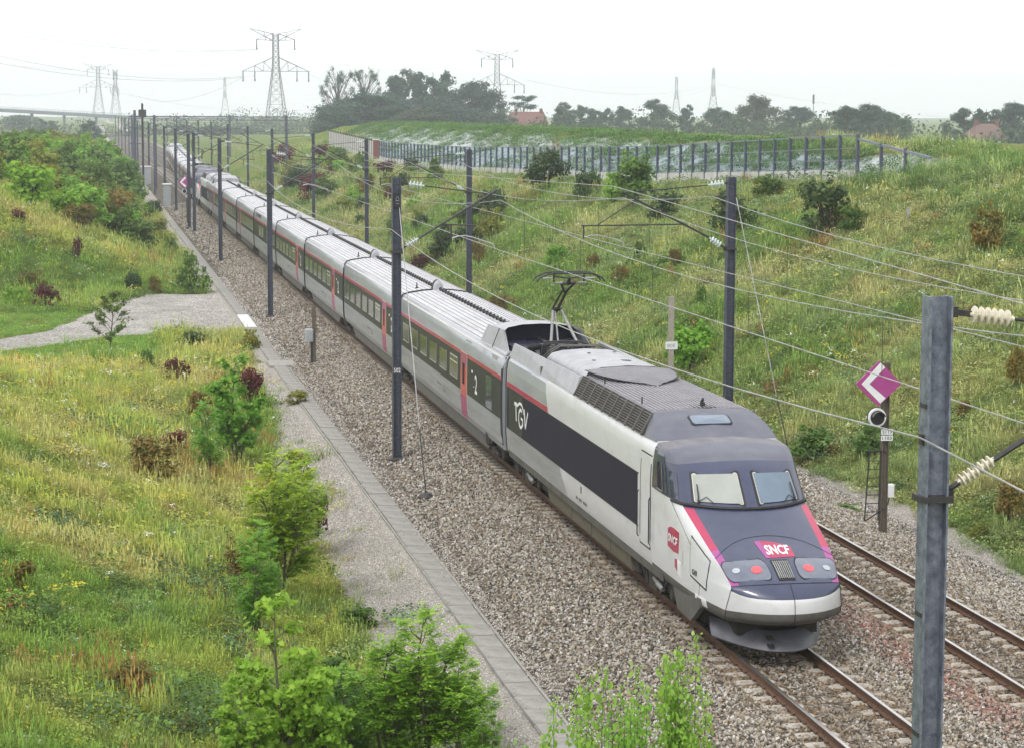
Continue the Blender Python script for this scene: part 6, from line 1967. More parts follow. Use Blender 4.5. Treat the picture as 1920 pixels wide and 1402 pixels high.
# ------------------------------------------------------------------ far trees
def tree_meshes(seed, kind):
    """unit tree 1 m high; returns crown mesh, trunk mesh"""
    rng = np.random.default_rng(seed); rr = random.Random(seed)
    mb = MB()
    lobes = []
    if kind == 'dome':
        for i in range(34):
            a = rr.random()*6.28; z = .10+.77*rr.random(); k = math.sqrt(max(0, 1-((z-.38)/.58)**2)); r0 = .36*k*rr.random()**.5
            lobes.append((r0*math.cos(a), r0*math.sin(a), z, .11+.07*rr.random(), .11+.07*rr.random(), .085+.05*rr.random()))
        for i in range(7):
            a = rr.random()*6.28; lobes.append((.14*rr.random()*math.cos(a), .14*rr.random()*math.sin(a), .82+.12*rr.random(), .09, .09, .08))
        n, lf = 10000, .036
    elif kind == 'poplar':
        for c_ in range(3):
            cx, cy, hh = (c_-1)*.15+rr.uniform(-.04, .04), rr.uniform(-.1, .1), rr.uniform(.8, 1.0)
            for i in range(13):
                z = .10+(hh-.12)*i/12; k = .15*(1-abs(z/hh-.45)**1.5)
                a = rr.random()*6.28
                lobes.append((cx+k*.7*math.cos(a), cy+k*.7*math.sin(a), z, .055+.055*rr.random(), .055+.055*rr.random(), .06+.03*rr.random()))
        n, lf = 8000, .034
    elif kind == 'round':
        for i in range(22):
            a = rr.random()*6.28; z = .12+.74*rr.random(); r0 = .32*rr.random()**.5*(1.1-abs(z-.5))
            lobes.append((r0*math.cos(a), r0*math.sin(a), z, .08+.07*rr.random(), .08+.07*rr.random(), .07+.05*rr.random()))
        for i in range(4):
            a = rr.random()*6.28; lobes.append((.10*rr.random()*math.cos(a), .10*rr.random()*math.sin(a), .84+.10*rr.random(), .07, .07, .07))
        n, lf = 7400, .036
    elif kind == 'umbrella':
        for i in range(13):
            a = rr.random()*6.28; z = .62+.3*rr.random(); r0 = .34*rr.random()**.5*(1.25-z)*1.6
            lobes.append((r0*math.cos(a), r0*math.sin(a), z, .10+.06*rr.random(), .10+.06*rr.random(), .035+.03*rr.random()))
        for i in range(5):
            a = rr.random()*6.28; lobes.append((.2*math.cos(a), .2*math.sin(a), .3+.2*rr.random(), .10, .10, .06))
        n, lf = 2600, .030
    else:   # sparse, fine-twigged
        for i in range(30):
            a = rr.random()*6.28; z = .45+.52*rr.random(); r0 = .38*rr.random()**.5*math.sqrt(max(.05, 1-((z-.68)/.36)**2))
            lobes.append((r0*math.cos(a), r0*math.sin(a), z, .045+.03*rr.random(), .045+.03*rr.random(), .035+.02*rr.random()))
        n, lf = 2400, .018
    top = .62 if kind != 'umbrella' else .75
    mb.tube([(0, 0, -.02), (.01, 0, .25), (.0, .01, top), (0, 0, .9)], [.026, .02, .010, .003], 6)
    for l in lobes:
        if rr.random() < (.55 if kind != 'sparse' else 1.0):
            z0 = max(.12, l[2]*rr.uniform(.4, .7))
            mid = (l[0]*.5, l[1]*.5, (z0+l[2])*.5+.03)
            mb.tube([(0, 0, z0), mid, (l[0], l[1], l[2])], [.010, .006, .003], 4)
            if kind == 'sparse':
                for q in range(7):
                    e = (l[0]+rr.uniform(-.09, .09), l[1]+rr.uniform(-.09, .09), l[2]+rr.uniform(-.02, .09))
                    mb.tube([mid if q < 3 else (l[0], l[1], l[2]), e], [.0035, .0015], 3)
    p, d, pick, r = crown_pts(lobes, n, rng, .6)
    lb = rng.random(len(lobes))
    lv = .35+.3*(lb[pick]-.5)+.3*rng.random(n)
    me = leaf_mesh('crown', p, d+rng.normal(size=(n, 3))*.5+np.array([0, 0, .3]), lf*(.7+.7*rng.random(n)), lv, LM['tree'], KITE, rng)
    return me, mb.mesh('trunk', M['bark'])
TREE = {k: [tree_meshes(900+i*13+len(k), k) for i in range(2)] for k in ('dome', 'poplar', 'round', 'umbrella', 'sparse')}
def far_tree(px, top, wpx, d, kind, label, v=0, tint=(.72, 1.05, 1.30), base=None):  # bluish tint paints distance haze into the crown colour
    p = at_y(px, top, d)
    x = float(p[0]); z = tz(x, d) if base is None else base
    h = float(p[2])-z
    t = empty('tree', (x, d, z-.2), random.random()*6.28)
    wd = wpx*d/F_PX*1.27
    wu = {'dome': .95, 'poplar': .62, 'round': .80, 'umbrella': .85, 'sparse': .85}[kind]
    t.scale = (wd/wu, wd/wu, h)
    c, k = TREE[kind][v % 2]
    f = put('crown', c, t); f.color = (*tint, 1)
    put('trunk', k, t)
    tag(t, label, 'tree', 'trees on the skyline')
DG = (.55, .78, 1.15); BR = (1.35, .95, .8)  # DG: darker crown tint with blue haze painted in
for a in [
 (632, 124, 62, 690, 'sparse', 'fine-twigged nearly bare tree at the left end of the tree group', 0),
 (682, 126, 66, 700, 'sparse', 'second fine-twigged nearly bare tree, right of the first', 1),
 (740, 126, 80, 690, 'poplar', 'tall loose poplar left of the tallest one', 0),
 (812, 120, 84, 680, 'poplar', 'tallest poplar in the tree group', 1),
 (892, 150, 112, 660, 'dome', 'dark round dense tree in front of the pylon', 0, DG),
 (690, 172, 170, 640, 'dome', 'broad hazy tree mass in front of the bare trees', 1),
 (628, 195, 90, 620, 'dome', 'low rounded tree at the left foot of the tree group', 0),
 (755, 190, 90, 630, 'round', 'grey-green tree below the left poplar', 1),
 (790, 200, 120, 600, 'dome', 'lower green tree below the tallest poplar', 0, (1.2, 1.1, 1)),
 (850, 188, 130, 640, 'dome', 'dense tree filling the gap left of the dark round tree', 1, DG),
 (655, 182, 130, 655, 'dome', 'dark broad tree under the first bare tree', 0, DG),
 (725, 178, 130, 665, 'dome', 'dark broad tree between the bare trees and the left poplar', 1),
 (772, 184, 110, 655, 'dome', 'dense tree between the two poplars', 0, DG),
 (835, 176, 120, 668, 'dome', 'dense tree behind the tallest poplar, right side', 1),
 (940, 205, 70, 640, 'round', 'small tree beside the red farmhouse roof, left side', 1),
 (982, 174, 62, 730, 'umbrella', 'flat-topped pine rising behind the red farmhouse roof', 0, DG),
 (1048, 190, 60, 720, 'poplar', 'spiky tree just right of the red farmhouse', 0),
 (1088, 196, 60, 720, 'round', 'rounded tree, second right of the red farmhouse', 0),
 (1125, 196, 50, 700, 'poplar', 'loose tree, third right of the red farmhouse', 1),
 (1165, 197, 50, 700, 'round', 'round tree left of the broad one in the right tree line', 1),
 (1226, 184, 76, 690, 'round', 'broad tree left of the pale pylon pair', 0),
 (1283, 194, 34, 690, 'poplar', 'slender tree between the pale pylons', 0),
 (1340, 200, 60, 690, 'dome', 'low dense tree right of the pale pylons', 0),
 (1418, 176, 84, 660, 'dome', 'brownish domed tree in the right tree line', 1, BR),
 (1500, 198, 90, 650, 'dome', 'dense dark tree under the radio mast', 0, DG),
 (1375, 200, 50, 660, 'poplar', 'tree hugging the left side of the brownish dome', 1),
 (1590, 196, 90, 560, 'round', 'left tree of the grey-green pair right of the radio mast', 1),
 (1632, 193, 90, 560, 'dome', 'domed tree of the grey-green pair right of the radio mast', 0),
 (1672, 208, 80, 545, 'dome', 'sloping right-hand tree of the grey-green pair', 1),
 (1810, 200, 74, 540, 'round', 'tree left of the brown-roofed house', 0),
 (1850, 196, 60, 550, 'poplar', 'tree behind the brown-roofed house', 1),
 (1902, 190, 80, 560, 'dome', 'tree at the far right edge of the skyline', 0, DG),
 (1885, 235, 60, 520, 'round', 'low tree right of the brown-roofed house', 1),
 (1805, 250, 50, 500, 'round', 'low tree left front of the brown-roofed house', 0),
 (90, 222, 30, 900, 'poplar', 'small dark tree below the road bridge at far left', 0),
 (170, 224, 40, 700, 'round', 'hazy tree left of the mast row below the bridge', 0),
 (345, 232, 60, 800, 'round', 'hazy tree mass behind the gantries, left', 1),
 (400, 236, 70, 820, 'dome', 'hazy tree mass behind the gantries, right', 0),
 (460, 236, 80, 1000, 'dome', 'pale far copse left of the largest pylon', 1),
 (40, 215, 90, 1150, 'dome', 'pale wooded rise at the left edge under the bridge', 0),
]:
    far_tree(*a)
_P, _N, _L = hedgerow('far_hedges', [(600, 960, 650, 620, 11.0), (940, 1330, 650, 680, 10.5), (1320, 1560, 670, 590, 9.5), (1540, 1720, 555, 530, 8.0), (1760, 1990, 530, 500, 6.5), (250, 600, 900, 1000, 9.0), (-80, 260, 950, 900, 8.0), (430, 600, 1300, 1250, 12.0)], '', .8, 3.2)
_P, _N, _L = np.concatenate(_P), np.concatenate(_N), np.concatenate(_L)
o = bpy.data.objects.new('far_hedges', leaf_mesh('far_hedges', _P, _N, .95*(.6+.8*RNG.random(len(_P))), _L, LM['tree'], KITE, RNG)); link(o); o.color = (1.1, 1.1, 1.05, 1)
tag(o, 'hazy belt of hedges and woodland along the skyline', 'woodland', kind='stuff')
# ------------------------------------------------------------------ scattered stuff (instances on computed points)
def vnoise(x, y, sc, seed):
    rg = np.random.default_rng(seed); G = rg.random((64, 64))
    u, v = np.asarray(x)*sc+100, np.asarray(y)*sc+100
    i, j = np.floor(u).astype(int), np.floor(v).astype(int)
    a, c = u-i, v-j
    a = a*a*(3-2*a); c = c*c*(3-2*c)
    g = lambda p, q: G[p % 64, q % 64]
    return (g(i, j)*(1-a)+g(i+1, j)*a)*(1-c)+(g(i, j+1)*(1-a)+g(i+1, j+1)*a)*c
def fbm(x, y, sc, seed):
    return .55*vnoise(x, y, sc, seed)+.3*vnoise(x, y, sc*2.3, seed+1)+.15*vnoise(x, y, sc*5.1, seed+2)
def scatter(name, pts, rot, scl, tint, idx, protos):
    me = bpy.data.meshes.new(name)
    me.vertices.add(len(pts)); me.vertices.foreach_set('co', np.ascontiguousarray(pts, np.float32).ravel())
    def at(nm, ty, arr, key):
        a = me.attributes.new(nm, ty, 'POINT'); a.data.foreach_set(key, np.ascontiguousarray(arr, np.float32 if ty != 'INT' else np.int32).ravel())
    at('rot', 'FLOAT_VECTOR', rot, 'vector'); at('scl', 'FLOAT_VECTOR', scl, 'vector'); at('tint', 'FLOAT_VECTOR', tint, 'vector'); at('pick', 'INT', idx, 'value')
    o = bpy.data.objects.new(name, me); COL.objects.link(o)
    ng = bpy.data.node_groups.new(name, 'GeometryNodeTree')
    ng.interface.new_socket('Geometry', in_out='INPUT', socket_type='NodeSocketGeometry'); ng.interface.new_socket('Geometry', in_out='OUTPUT', socket_type='NodeSocketGeometry')
    N, L = ng.nodes, ng.links
    gi, go_ = N.new('NodeGroupInput'), N.new('NodeGroupOutput')
    ip = N.new('GeometryNodeInstanceOnPoints'); ip.inputs['Pick Instance'].default_value = True
    jn = N.new('GeometryNodeJoinGeometry')
    for p in protos[::-1]:
        oi = N.new('GeometryNodeObjectInfo'); oi.inputs['Object'].default_value = p; oi.inputs['As Instance'].default_value = True
        L.new(oi.outputs['Geometry'], jn.inputs[0])
    def attr(nm, ty):
        a = N.new('GeometryNodeInputNamedAttribute'); a.data_type = ty; a.inputs['Name'].default_value = nm
        return a.outputs['Attribute']
    er = N.new('FunctionNodeEulerToRotation'); L.new(attr('rot', 'FLOAT_VECTOR'), er.inputs[0])
    L.new(gi.outputs[0], ip.inputs['Points']); L.new(jn.outputs[0], ip.inputs['Instance']); L.new(attr('pick', 'INT'), ip.inputs['Instance Index'])
    L.new(er.outputs[0], ip.inputs['Rotation']); L.new(attr('scl', 'FLOAT_VECTOR'), ip.inputs['Scale'])
    L.new(ip.outputs[0], go_.inputs[0])
    md = o.modifiers.new('scatter', 'NODES'); md.node_group = ng
    return o
def proto(name, me):
    return bpy.data.objects.new(name, me)
def tint_mat(name, rough=.7, trans=0.0, lv=False, bump=0.0):
    m, n, b = _mat(name); N, L = n.nodes, n.links
    a = N.new('ShaderNodeAttribute'); a.attribute_type = 'INSTANCER'; a.attribute_name = 'tint'
    col = a.outputs['Color']
    if lv:
        g = N.new('ShaderNodeAttribute'); g.attribute_name = 'lv'
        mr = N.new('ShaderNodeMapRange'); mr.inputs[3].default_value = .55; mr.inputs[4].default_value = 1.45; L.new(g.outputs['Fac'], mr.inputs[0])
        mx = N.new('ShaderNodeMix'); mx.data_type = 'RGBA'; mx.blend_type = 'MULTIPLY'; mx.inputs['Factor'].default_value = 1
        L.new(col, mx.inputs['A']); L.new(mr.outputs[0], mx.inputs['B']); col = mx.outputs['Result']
    L.new(col, b.inputs['Base Color']); b.inputs['Roughness'].default_value = rough; b.inputs['Specular IOR Level'].default_value = .25
    if trans:
        t = N.new('ShaderNodeBsdfTranslucent'); L.new(col, t.inputs['Color']); ms = N.new('ShaderNodeMixShader'); ms.inputs[0].default_value = trans
        L.new(b.outputs[0], ms.inputs[1]); L.new(t.outputs[0], ms.inputs[2]); L.new(ms.outputs[0], N['Material Output'].inputs['Surface'])
    return m
# --- stones
M['stone'] = tint_mat('crushed stone', .9)
def stone_proto(seed):
    rg = np.random.default_rng(seed)
    d = rg.normal(size=(9, 3)); d /= np.linalg.norm(d, axis=1, keepdims=True)
    d *= np.array([1, .8, .6])*(.42+.16*rg.random((9, 1)))
    import bmesh
    bm = bmesh.new()
    for v in d: bm.verts.new(v)
    bmesh.ops.convex_hull(bm, input=bm.verts)
    me = bpy.data.meshes.new('stone'); bm.to_mesh(me); bm.free(); me.materials.append(M['stone'])
    return proto('stone', me)
STONES = [stone_proto(s) for s in range(6)]
def stones(name, x, y, z, size, tint, label):
    n = len(x)
    rot = RNG.random((n, 3))*6.28
    sc = (size*(.7+.65*RNG.random(n)**1.5))[:, None]*np.ones((1, 3))
    o = scatter(name, np.stack([x, y, z+sc[:, 0]*.12], 1), rot, sc, tint, RNG.integers(0, 6, n), STONES)
    tag(o, label, 'ballast', kind='stuff')
def stone_cols(n, x, y):
    pal = np.array([(.47, .44, .38), (.36, .32, .255), (.22, .185, .14), (.64, .61, .56), (.34, .255, .165), (.10, .088, .075), (.52, .455, .35)])
    c = pal[RNG.choice(7, n, p=[.24, .2, .14, .14, .1, .07, .11])]*(.85+.3*RNG.random((n, 1)))
    return c
XS, YS, ZS, SZ = [], [], [], []
for y0, y1, dens, sz in ((30, 62, 235, .088), (62, 100, 150, .098), (100, 160, 80, .12), (160, 260, 32, .165)):
    for x0, x1, q in (((-4.25, 8.5, 1),) if y0 == 30 else ((-4.25, -1.0, 1), (1.2, 8.5, .55))):
        if q < 1 and y0 > 150: continue
        n = int((x1-x0)*(y1-y0)*dens*q)
        XS.append(RNG.uniform(x0, x1, n)); YS.append(RNG.uniform(y0, y1, n)); SZ.append(np.full(n, sz))
X, Y_, SZ = np.concatenate(XS), np.concatenate(YS), np.concatenate(SZ)
# fewer stones where the shoulder fades into fine gravel, none on railheads or over sleepers
edge = np.clip((X+4.3)/.9, 0, 1)*np.clip((8.6-X)/.8, 0, 1)
keep = RNG.random(len(X)) < .12+.88*edge
for xc in (0, T2):
    u = np.abs(np.abs(X-xc)-.7535); keep &= u > .10
    ph = np.abs(((Y_-30.2+.3) % .6)-.3)
    ins = (np.abs(X-xc) < 1.2) & (ph < .15)
    keep &= ~(ins & (RNG.random(len(X)) < np.where(np.abs(X-xc) > 1.0, .35, .78)))
X, Y_, SZ = X[keep], Y_[keep], SZ[keep]
col = stone_cols(len(X), X, Y_)
# rust-brown stones near the rails, reddish strip between the tracks
rail_d = np.minimum(np.abs(np.abs(X)-.7535), np.abs(np.abs(X-T2)-.7535))
col = col*np.array([.83, .835, .865])
k = (np.exp(-(rail_d/.62)**2)*.85*fbm(X, Y_, .5, 3)*1.6)[:, None]
col = col*(1-k)+k*np.array([.20, .135, .075])
red = (np.exp(-((X-2.75)/.42)**2)*np.clip(1.6-abs(Y_-44)/9, 0, 1)*(RNG.random(len(X)) < .30+.9*(fbm(X, Y_, .9, 8)-.25))*.75)[:, None]
col = col*(1-red)+red*np.array([.36, .15, .13])*(.7+.6*RNG.random((len(X), 1)))
stones('ballast_stones', X, Y_, ballast_z(X), SZ, col, 'crushed stone ballast around both tracks')
# fine gravel beside the trough
XS, YS, SZ = [], [], []
for y0, y1, dens, sz in ((30, 60, 420, .038), (60, 100, 200, .05), (100, 150, 70, .08)):
    for x0, x1 in ((-7.2, -4.95), (-4.45, -3.6)):
        n = int((x1-x0)*(y1-y0)*dens); XS.append(RNG.uniform(x0, x1, n)); YS.append(RNG.uniform(y0, y1, n)); SZ.append(np.full(n, sz))
n = 9000; XS.append(RNG.uniform(8.2, 9.4, n)); YS.append(RNG.uniform(40, 75, n)); SZ.append(np.full(n, .045))
n = 15000; XS.append(RNG.uniform(-16, -5, n)); YS.append(RNG.uniform(105, 138, n)); SZ.append(np.full(n, .07))
X, Y_, SZ = np.concatenate(XS), np.concatenate(YS), np.concatenate(SZ)
gw = gravel_w(X, Y_)
pth = in_path(X, Y_)
keep = (RNG.random(len(X)) < np.maximum(gw, pth*1.0)) & ((X > -7.3) | pth)
X, Y_, SZ = X[keep], Y_[keep], SZ[keep]
Z = np.where(X < -4.9, terrain(X, Y_)+.01, np.where(X < 8.9, ballast_z(X), terrain(X, Y_)))
c = np.array([(.54, .51, .47)])*(.5+.85*RNG.random((len(X), 1)))*(.8+.4*fbm(X, Y_, .6, 21))[:, None]
stones('gravel_stones', X, Y_, Z, SZ, c, 'fine grey gravel beside the cable trough and track edges')

# --- grass
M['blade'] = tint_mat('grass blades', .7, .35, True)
def tuft_proto(seed, n, h, spread, wd, lean=.5, head=0.0):
    rg = np.random.default_rng(seed); V, F, LV = [], [], []
    for i in range(n):
        a = rg.random()*6.28; r0 = spread*rg.random()**.6
        b0 = np.array([r0*math.cos(a), r0*math.sin(a), -.03]); a2 = a+rg.normal()*.9
        hh = h*(.5+.65*rg.random()); ln = lean*hh*(.25+rg.random())
        d = np.array([math.cos(a2), math.sin(a2), 0]); w_ = np.array([-d[1], d[0], 0])*wd*(.7+.6*rg.random())
        p1 = b0+d*ln*.35+np.array([0, 0, hh*.62]); p2 = b0+d*ln+np.array([0, 0, hh])
        k = len(V); V += [b0-w_*.6, b0+w_*.6, p1+w_*.5, p1-w_*.5, p2+w_*.12, p2-w_*.12]
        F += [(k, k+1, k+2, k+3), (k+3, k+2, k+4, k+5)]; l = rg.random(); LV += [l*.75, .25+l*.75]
        if rg.random() < head:
            k = len(V); q = p2; V += [q-w_*.5-(0, 0, .02), q+w_*1.1+(0, 0, .05), q+(0, 0, .16), q-w_*1.1+(0, 0, .05)]; F.append((k, k+1, k+2, k+3)); LV.append(1.0)
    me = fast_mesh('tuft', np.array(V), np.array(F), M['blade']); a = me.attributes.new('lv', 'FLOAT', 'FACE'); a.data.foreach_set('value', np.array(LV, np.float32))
    return proto('tuft', me)
def weed_proto(seed, n, h, spread, leaf):
    rg = np.random.default_rng(seed)
    a = rg.random(n)*6.28; r = spread*rg.random(n)**.5
    p = np.stack([r*np.cos(a), r*np.sin(a), h*(.15+.85*rg.random(n))*(1.1-r/spread*.6)], 1)
    me = leaf_mesh('weed', p, np.stack([np.cos(a)*.5, np.sin(a)*.5, np.ones(n)], 1)+rg.normal(size=(n, 3))*.4, leaf*(.6+.8*rg.random(n)), rg.random(n), M['blade'], OVAL, rg)
    return proto('weed', me)
def flower_proto(seed, h, n, s):
    rg = np.random.default_rng(seed)
    p = np.stack([rg.normal(size=n)*.07, rg.normal(size=n)*.07, h*(.85+.2*rg.random(n))], 1)
    me = leaf_mesh('flower', p, np.tile([0, -.5, 1.0], (n, 1))+rg.normal(size=(n, 3))*.35, s*(.6+.7*rg.random(n)), .5+.5*rg.random(n), M['blade'], OVAL, rg)
    return proto('flower', me)
TUFTS = [tuft_proto(1, 30, .36, .26, .010, .7, .35), tuft_proto(2, 30, .28, .28, .011, .9), tuft_proto(3, 34, .20, .30, .012, 1.0), tuft_proto(4, 24, .50, .22, .009, .6, .6),
         weed_proto(5, 50, .24, .30, .065), weed_proto(6, 46, .36, .24, .06), flower_proto(7, .36, 8, .045), tuft_proto(8, 14, .60, .14, .013, .35, .9)]
PAL = {'straw': (.52, .46, .19), 'yg': (.36, .42, .085), 'green': (.165, .30, .05), 'deep': (.09, .16, .035), 'blue': (.22, .32, .13), 'rust': (.30, .165, .06), 'lime': (.25, .42, .08)}
def grass(name, x, y, side, label):
    n = len(x)
    z = terrain(x, y)
    m1, m2, m3 = fbm(x, y*.8, .16, 31+side), fbm(x+y*.25, y*.6, .42, 37+side), vnoise(x, y, 1.3, 43+side)
    jit = RNG.random(n)
    w_ = np.stack([np.clip((m1-.42)*4+.35, 0, 1), np.clip((m2-.45)*4+.2, 0, 1)], 1)
    base = np.array(PAL['yg'])[None]*np.ones((n, 1))
    if side:
        base = base*.45+.55*np.array((.31, .38, .13))
    lerp = lambda b_, c_, t_: b_*(1-t_[:, None])+np.array(c_)[None]*t_[:, None]
    base = lerp(base, PAL['straw'], np.clip((m2-.44)*6, 0, 1)*.66)
    if side: base = base*.76+.24*np.array((.34, .38, .24))
    base = lerp(base, PAL['green'], np.clip((m1-.48)*6, 0, 1)*.8)
    base = lerp(base, PAL['deep'], np.clip((m3-.62)*5, 0, 1)*np.clip((m1-.30)*4, 0, 1)*.75)
    base = lerp(base, PAL['blue'], np.clip((.40-m2)*6, 0, 1)*.6)
    rst = (fbm(x*1.3, y, .30, 77) > .73) & (RNG.random(n) < .16)
    lawn = (y > 101) & (y < 126) & (x < -9.5)
    base = np.where(lawn[:, None], np.array(PAL['lime'])[None]*.9, base)
    base = np.where(rst[:, None], np.array(PAL['rust'])[None], base)
    base = base*(.72+.56*jit[:, None])*(1+.12*(RNG.random((n, 3))-.5))
    pk = np.where(m3 > .56, RNG.choice([4, 5, 2, 4], n), RNG.choice([0, 1, 2, 3, 4, 1, 2, 5], n))
    pk = np.where(rst, RNG.choice([3, 7, 5], n), pk)
    fl = RNG.random(n)
    yel = (fl < (.014 if side else .028)*(1+1.5*(vnoise(x, y, .5, 91) > .6))) & ~rst
    wht = (fl > (.992 if side else .986)) & ~rst
    pk = np.where(yel | wht, 6, pk)
    base = np.where(yel[:, None], np.array((.62, .52, .06))[None], base); base = np.where(wht[:, None], np.array((.72, .72, .66))[None], base)
    d = np.clip(y/55, .75, 4)**.55
    s = d*(.55+.6*RNG.random(n)**1.3)
    s = np.where(pk == 6, np.clip(y/60, .7, 1.6), s)
    s = np.where(lawn, s*.45, s)*np.where(vnoise(x, y, .55, 95) > .6, 1.25, .95)
    s = np.where(side & (np.abs(x-fence_x(y)) < 1.6) & (y > 106), s*.55, s)
    sl = np.where(x > 9, .12, np.where(x < -8, -.08, 0))
    crest = (side == 1) & (z > 5.9) & (y < 112) & (fbm(x, y, .22, 88) > .42) & (RNG.random(n) < .5)
    base = np.where(crest[:, None], np.array((.12, .20, .055))[None]*(.7+.7*RNG.random((n, 1))), base)
    pk = np.where(crest, RNG.choice([5, 4, 3], n), pk); s = np.where(crest, s*.95, s)
    rot = np.stack([RNG.normal(size=n)*.10, RNG.normal(size=n)*.10+sl, RNG.random(n)*6.28], 1)
    o = scatter(name, np.stack([x, y, z], 1), rot, np.stack([s, s, s*np.where(pk == 2, .8, .9)], 1), base, pk, TUFTS)
    tag(o, label, 'grass', kind='stuff')
def inview(x, y, mx=520):
    P = np.stack([x, y, terrain(x, y)], 1)-EYE
    zz = P @ FW; px = 960+F_PX*(P @ RT)/zz; py = 701-F_PX*(P @ UP)/zz
    return (px > -mx) & (px < 1920+mx) & (py < 1402+260) & (zz > 5)
def bands(rects):
    X, Y_ = [], []
    for x0, x1, y0, y1, dens in rects:
        n = int((x1-x0)*(y1-y0)*dens); X.append(RNG.uniform(x0, x1, n)); Y_.append(RNG.uniform(y0, y1, n))
    return np.concatenate(X), np.concatenate(Y_)
X, Y_ = bands([(-17, -5.6, 24, 45, 62), (-18, -5.6, 45, 70, 44), (-19, -5.2, 70, 112, 26), (-24, -5.2, 112, 170, 14), (-26, -5.6, 170, 260, 6), (-32, -6, 260, 420, 2.5)])
keep = inview(X, Y_) & ~in_path(X, Y_) & (RNG.random(len(X)) > gravel_w(X, Y_)*np.where(fbm(X, Y_, .7, 66) > .62, .86, .992)) & (X < -5.3)
grass('grass_left', X[keep], Y_[keep], 0, 'tall yellow-green meadow grass and weeds on the left slopes')
X, Y_ = bands([(8.7, 24, 38, 60, 30), (8.7, 31, 60, 90, 22), (8.7, 34, 90, 130, 13), (8.7, 27, 130, 200, 8), (8.7, 25, 200, 340, 3.2)])
keep = inview(X, Y_) & (RNG.random(len(X)) > gravel_w(X, Y_)*.97) & (RNG.random(len(X)) > chalk_w(X, Y_)*.97)
keep &= ~((Y_ > 106) & (X > fence_x(Y_)+.15) & (X < fence_x(Y_)+1.3))
grass('grass_right', X[keep], Y_[keep], 1, 'tall grass and wild flowers covering the right bank')
# low plants on the chalk bank behind the screen
X, Y_ = bands([(20, 46, 104, 345, 4.2)])
cw = chalk_w(X, Y_); zt = terrain(X, Y_)
top = np.clip((zt-6.4)/1.2, 0, 1)
keep = inview(X, Y_) & (X > fence_x(Y_)+1.2) & (RNG.random(len(X)) < .14+.40*(fbm(X, Y_, .35, 55) > .52)+.6*top*(fbm(X, Y_, .2, 57) > .38))
X, Y_ = X[keep], Y_[keep]; n = len(X)
c = np.array([(.11, .20, .06)])*(.6+.9*RNG.random((n, 1)))
s = (1.1+1.4*RNG.random(n)**2)
o = scatter('chalk_plants', np.stack([X, Y_, terrain(X, Y_)], 1), np.stack([np.zeros(n), np.zeros(n), RNG.random(n)*6.28], 1), np.stack([s, s, s*.9], 1), c, RNG.choice([4, 5, 2], n), TUFTS)
tag(o, 'low green plants dotted over the chalk bank behind the screen', 'ground cover', kind='stuff')
# brambles on the near slope
BR_ = [weed_proto(60+i, 120, .45, .75, .09) for i in range(3)]
X, Y_, = [], []
for px, py, r, k in ((115, 1000, 1.2, 12), (770, 1165, .3, 2), (290, 1050, 1.0, 9), (310, 1090, 1.0, 9), (360, 1120, 1.0, 8), (345, 640, 1.4, 8), (200, 1300, .8, 6), (330, 1330, .8, 6), (175, 790, 1.6, 9), (235, 820, 1.6, 8), (300, 690, 2, 10), (130, 700, 1.4, 6), (430, 1190, .8, 6), (80, 990, .9, 6), (1540, 380, 4, 22), (1700, 470, 4, 22), (1420, 330, 4, 14), (1620, 850, 1.2, 8), (1560, 840, 1.2, 8), (1300, 350, 3, 12), (1450, 350, 3, 12), (1780, 560, 2, 8), (1200, 480, 3, 8)):
    x, y, z = hit(px, py)
    X += list(x+RNG.normal(size=k)*r*.6); Y_ += list(y+RNG.normal(size=k)*r*1.3)
X, Y_ = np.array(X), np.array(Y_); n = len(X)
c = np.array([(.11, .19, .075)])*(.7+.7*RNG.random((n, 1)))
s = .7+.6*RNG.random(n)*np.clip(Y_/70, .8, 1.7)
o = scatter('brambles', np.stack([X, Y_, terrain(X, Y_)+.02], 1), np.stack([np.zeros(n), np.zeros(n), RNG.random(n)*6.28], 1), np.stack([s, s, s*.9], 1), c, RNG.integers(0, 3, n), BR_)
tag(o, 'low dark green bramble patches on both banks', 'brambles', kind='stuff')

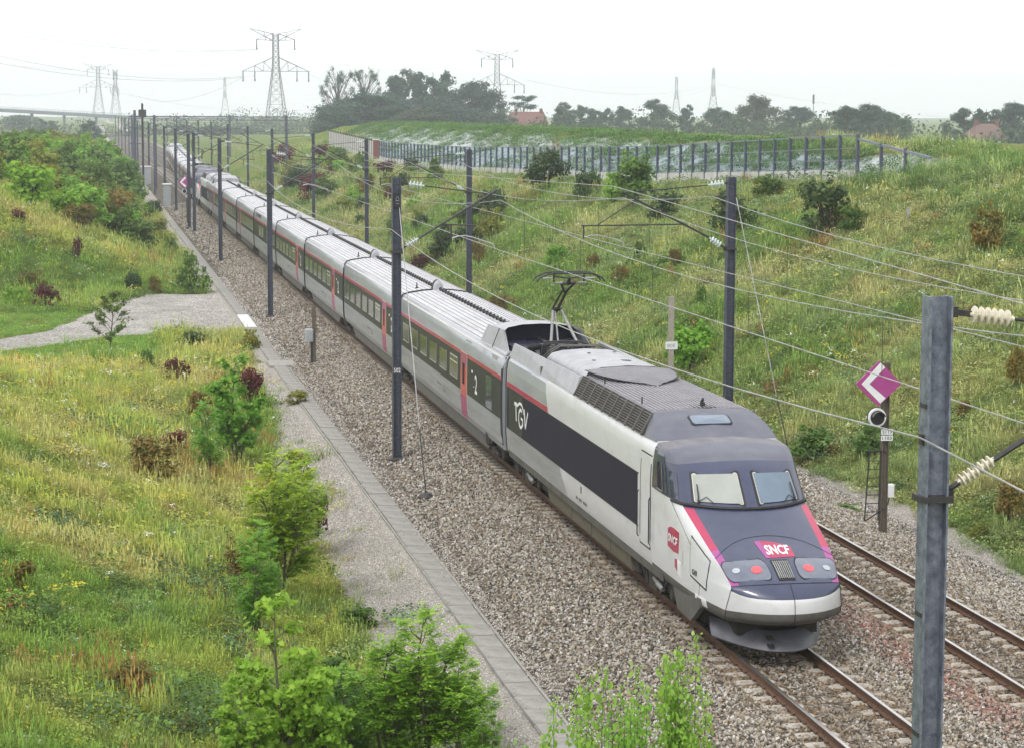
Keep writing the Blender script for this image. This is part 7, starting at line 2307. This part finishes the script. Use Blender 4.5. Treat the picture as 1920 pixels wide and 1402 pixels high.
WILD = [weed_proto(80+i, 90, .62, .30, .075) for i in range(3)]+[tuft_proto(84, 26, .75, .16, .012, .35, .9), flower_proto(85, .6, 22, .06)]
X, Y_ = bands([(-17, -6.4, 26, 100, .55), (-20, -6, 140, 240, .30), (9.4, 26, 40, 130, .60), (9.4, 20, 130, 300, .26)])
keep = inview(X, Y_) & ~in_path(X, Y_) & (gravel_w(X, Y_) < .3) & (RNG.random(len(X)) < .25+1.1*(fbm(X, Y_, .25, 71)-.2)) & ~((X > 15) & (X > fence_x(Y_)-1.2))
X, Y_ = X[keep], Y_[keep]; n = len(X)
pal = np.array([(.12, .21, .045), (.17, .29, .06), (.09, .16, .05), (.30, .16, .05), (.24, .10, .05), (.33, .34, .07), (.16, .25, .12)])
c = pal[RNG.choice(7, n, p=[.24, .2, .16, .12, .06, .1, .12])]*(.75+.5*RNG.random((n, 1)))
pk = RNG.choice([0, 1, 2, 3, 4], n, p=[.28, .27, .25, .12, .08])
c = np.where((pk == 4)[:, None], np.where((RNG.random(n) < .6)[:, None], np.array([[.62, .54, .07]]), np.array([[.70, .70, .66]])), c)
s_ = .6+.75*RNG.random(n)**2
o = scatter('wild_plants', np.stack([X, Y_, terrain(X, Y_)], 1), np.stack([RNG.normal(size=n)*.08, RNG.normal(size=n)*.08, RNG.random(n)*6.28], 1), np.stack([s_*1.1, s_*1.1, s_*.85], 1), c, pk, WILD)
tag(o, 'tall weeds, docks and flower heads scattered through the grass', 'weeds', kind='stuff')
# loose stones lying on the trough lids
n = 2600; X = RNG.uniform(-5.0, -4.42, n); Y_ = RNG.uniform(31, 110, n)
k = RNG.random(n) < np.clip(abs(X+4.72)/.3, 0, 1)**2*np.clip(fbm(X, Y_, .35, 12)*1.9-.45, 0, 1); X, Y_ = X[k], Y_[k]
stones('lid_gravel', X, Y_, np.full(len(X), -.712), np.full(len(X), .045), np.array([(.43, .405, .37)])*(.55+.8*RNG.random((len(X), 1))), 'loose stones lying on the cable trough lids')
# ------------------------------------------------------------------ haze
m = bpy.data.materials.new('haze'); m.use_nodes = True
n = m.node_tree; n.nodes.clear()
oo = n.nodes.new('ShaderNodeOutputMaterial'); pv = n.nodes.new('ShaderNodeVolumePrincipled')
pv.inputs['Color'].default_value = (.88, .94, 1.0, 1)
pv.inputs['Density'].default_value = HAZE
pv.inputs['Anisotropy'].default_value = .3
n.links.new(pv.outputs[0], oo.inputs['Volume'])
hz = MB().box(-3400, 3400, -320, 3450, -4.5, 62).build('haze', m)
tag(hz, 'pale even haze over the whole landscape', 'haze', kind='stuff')
hz.visible_shadow = True
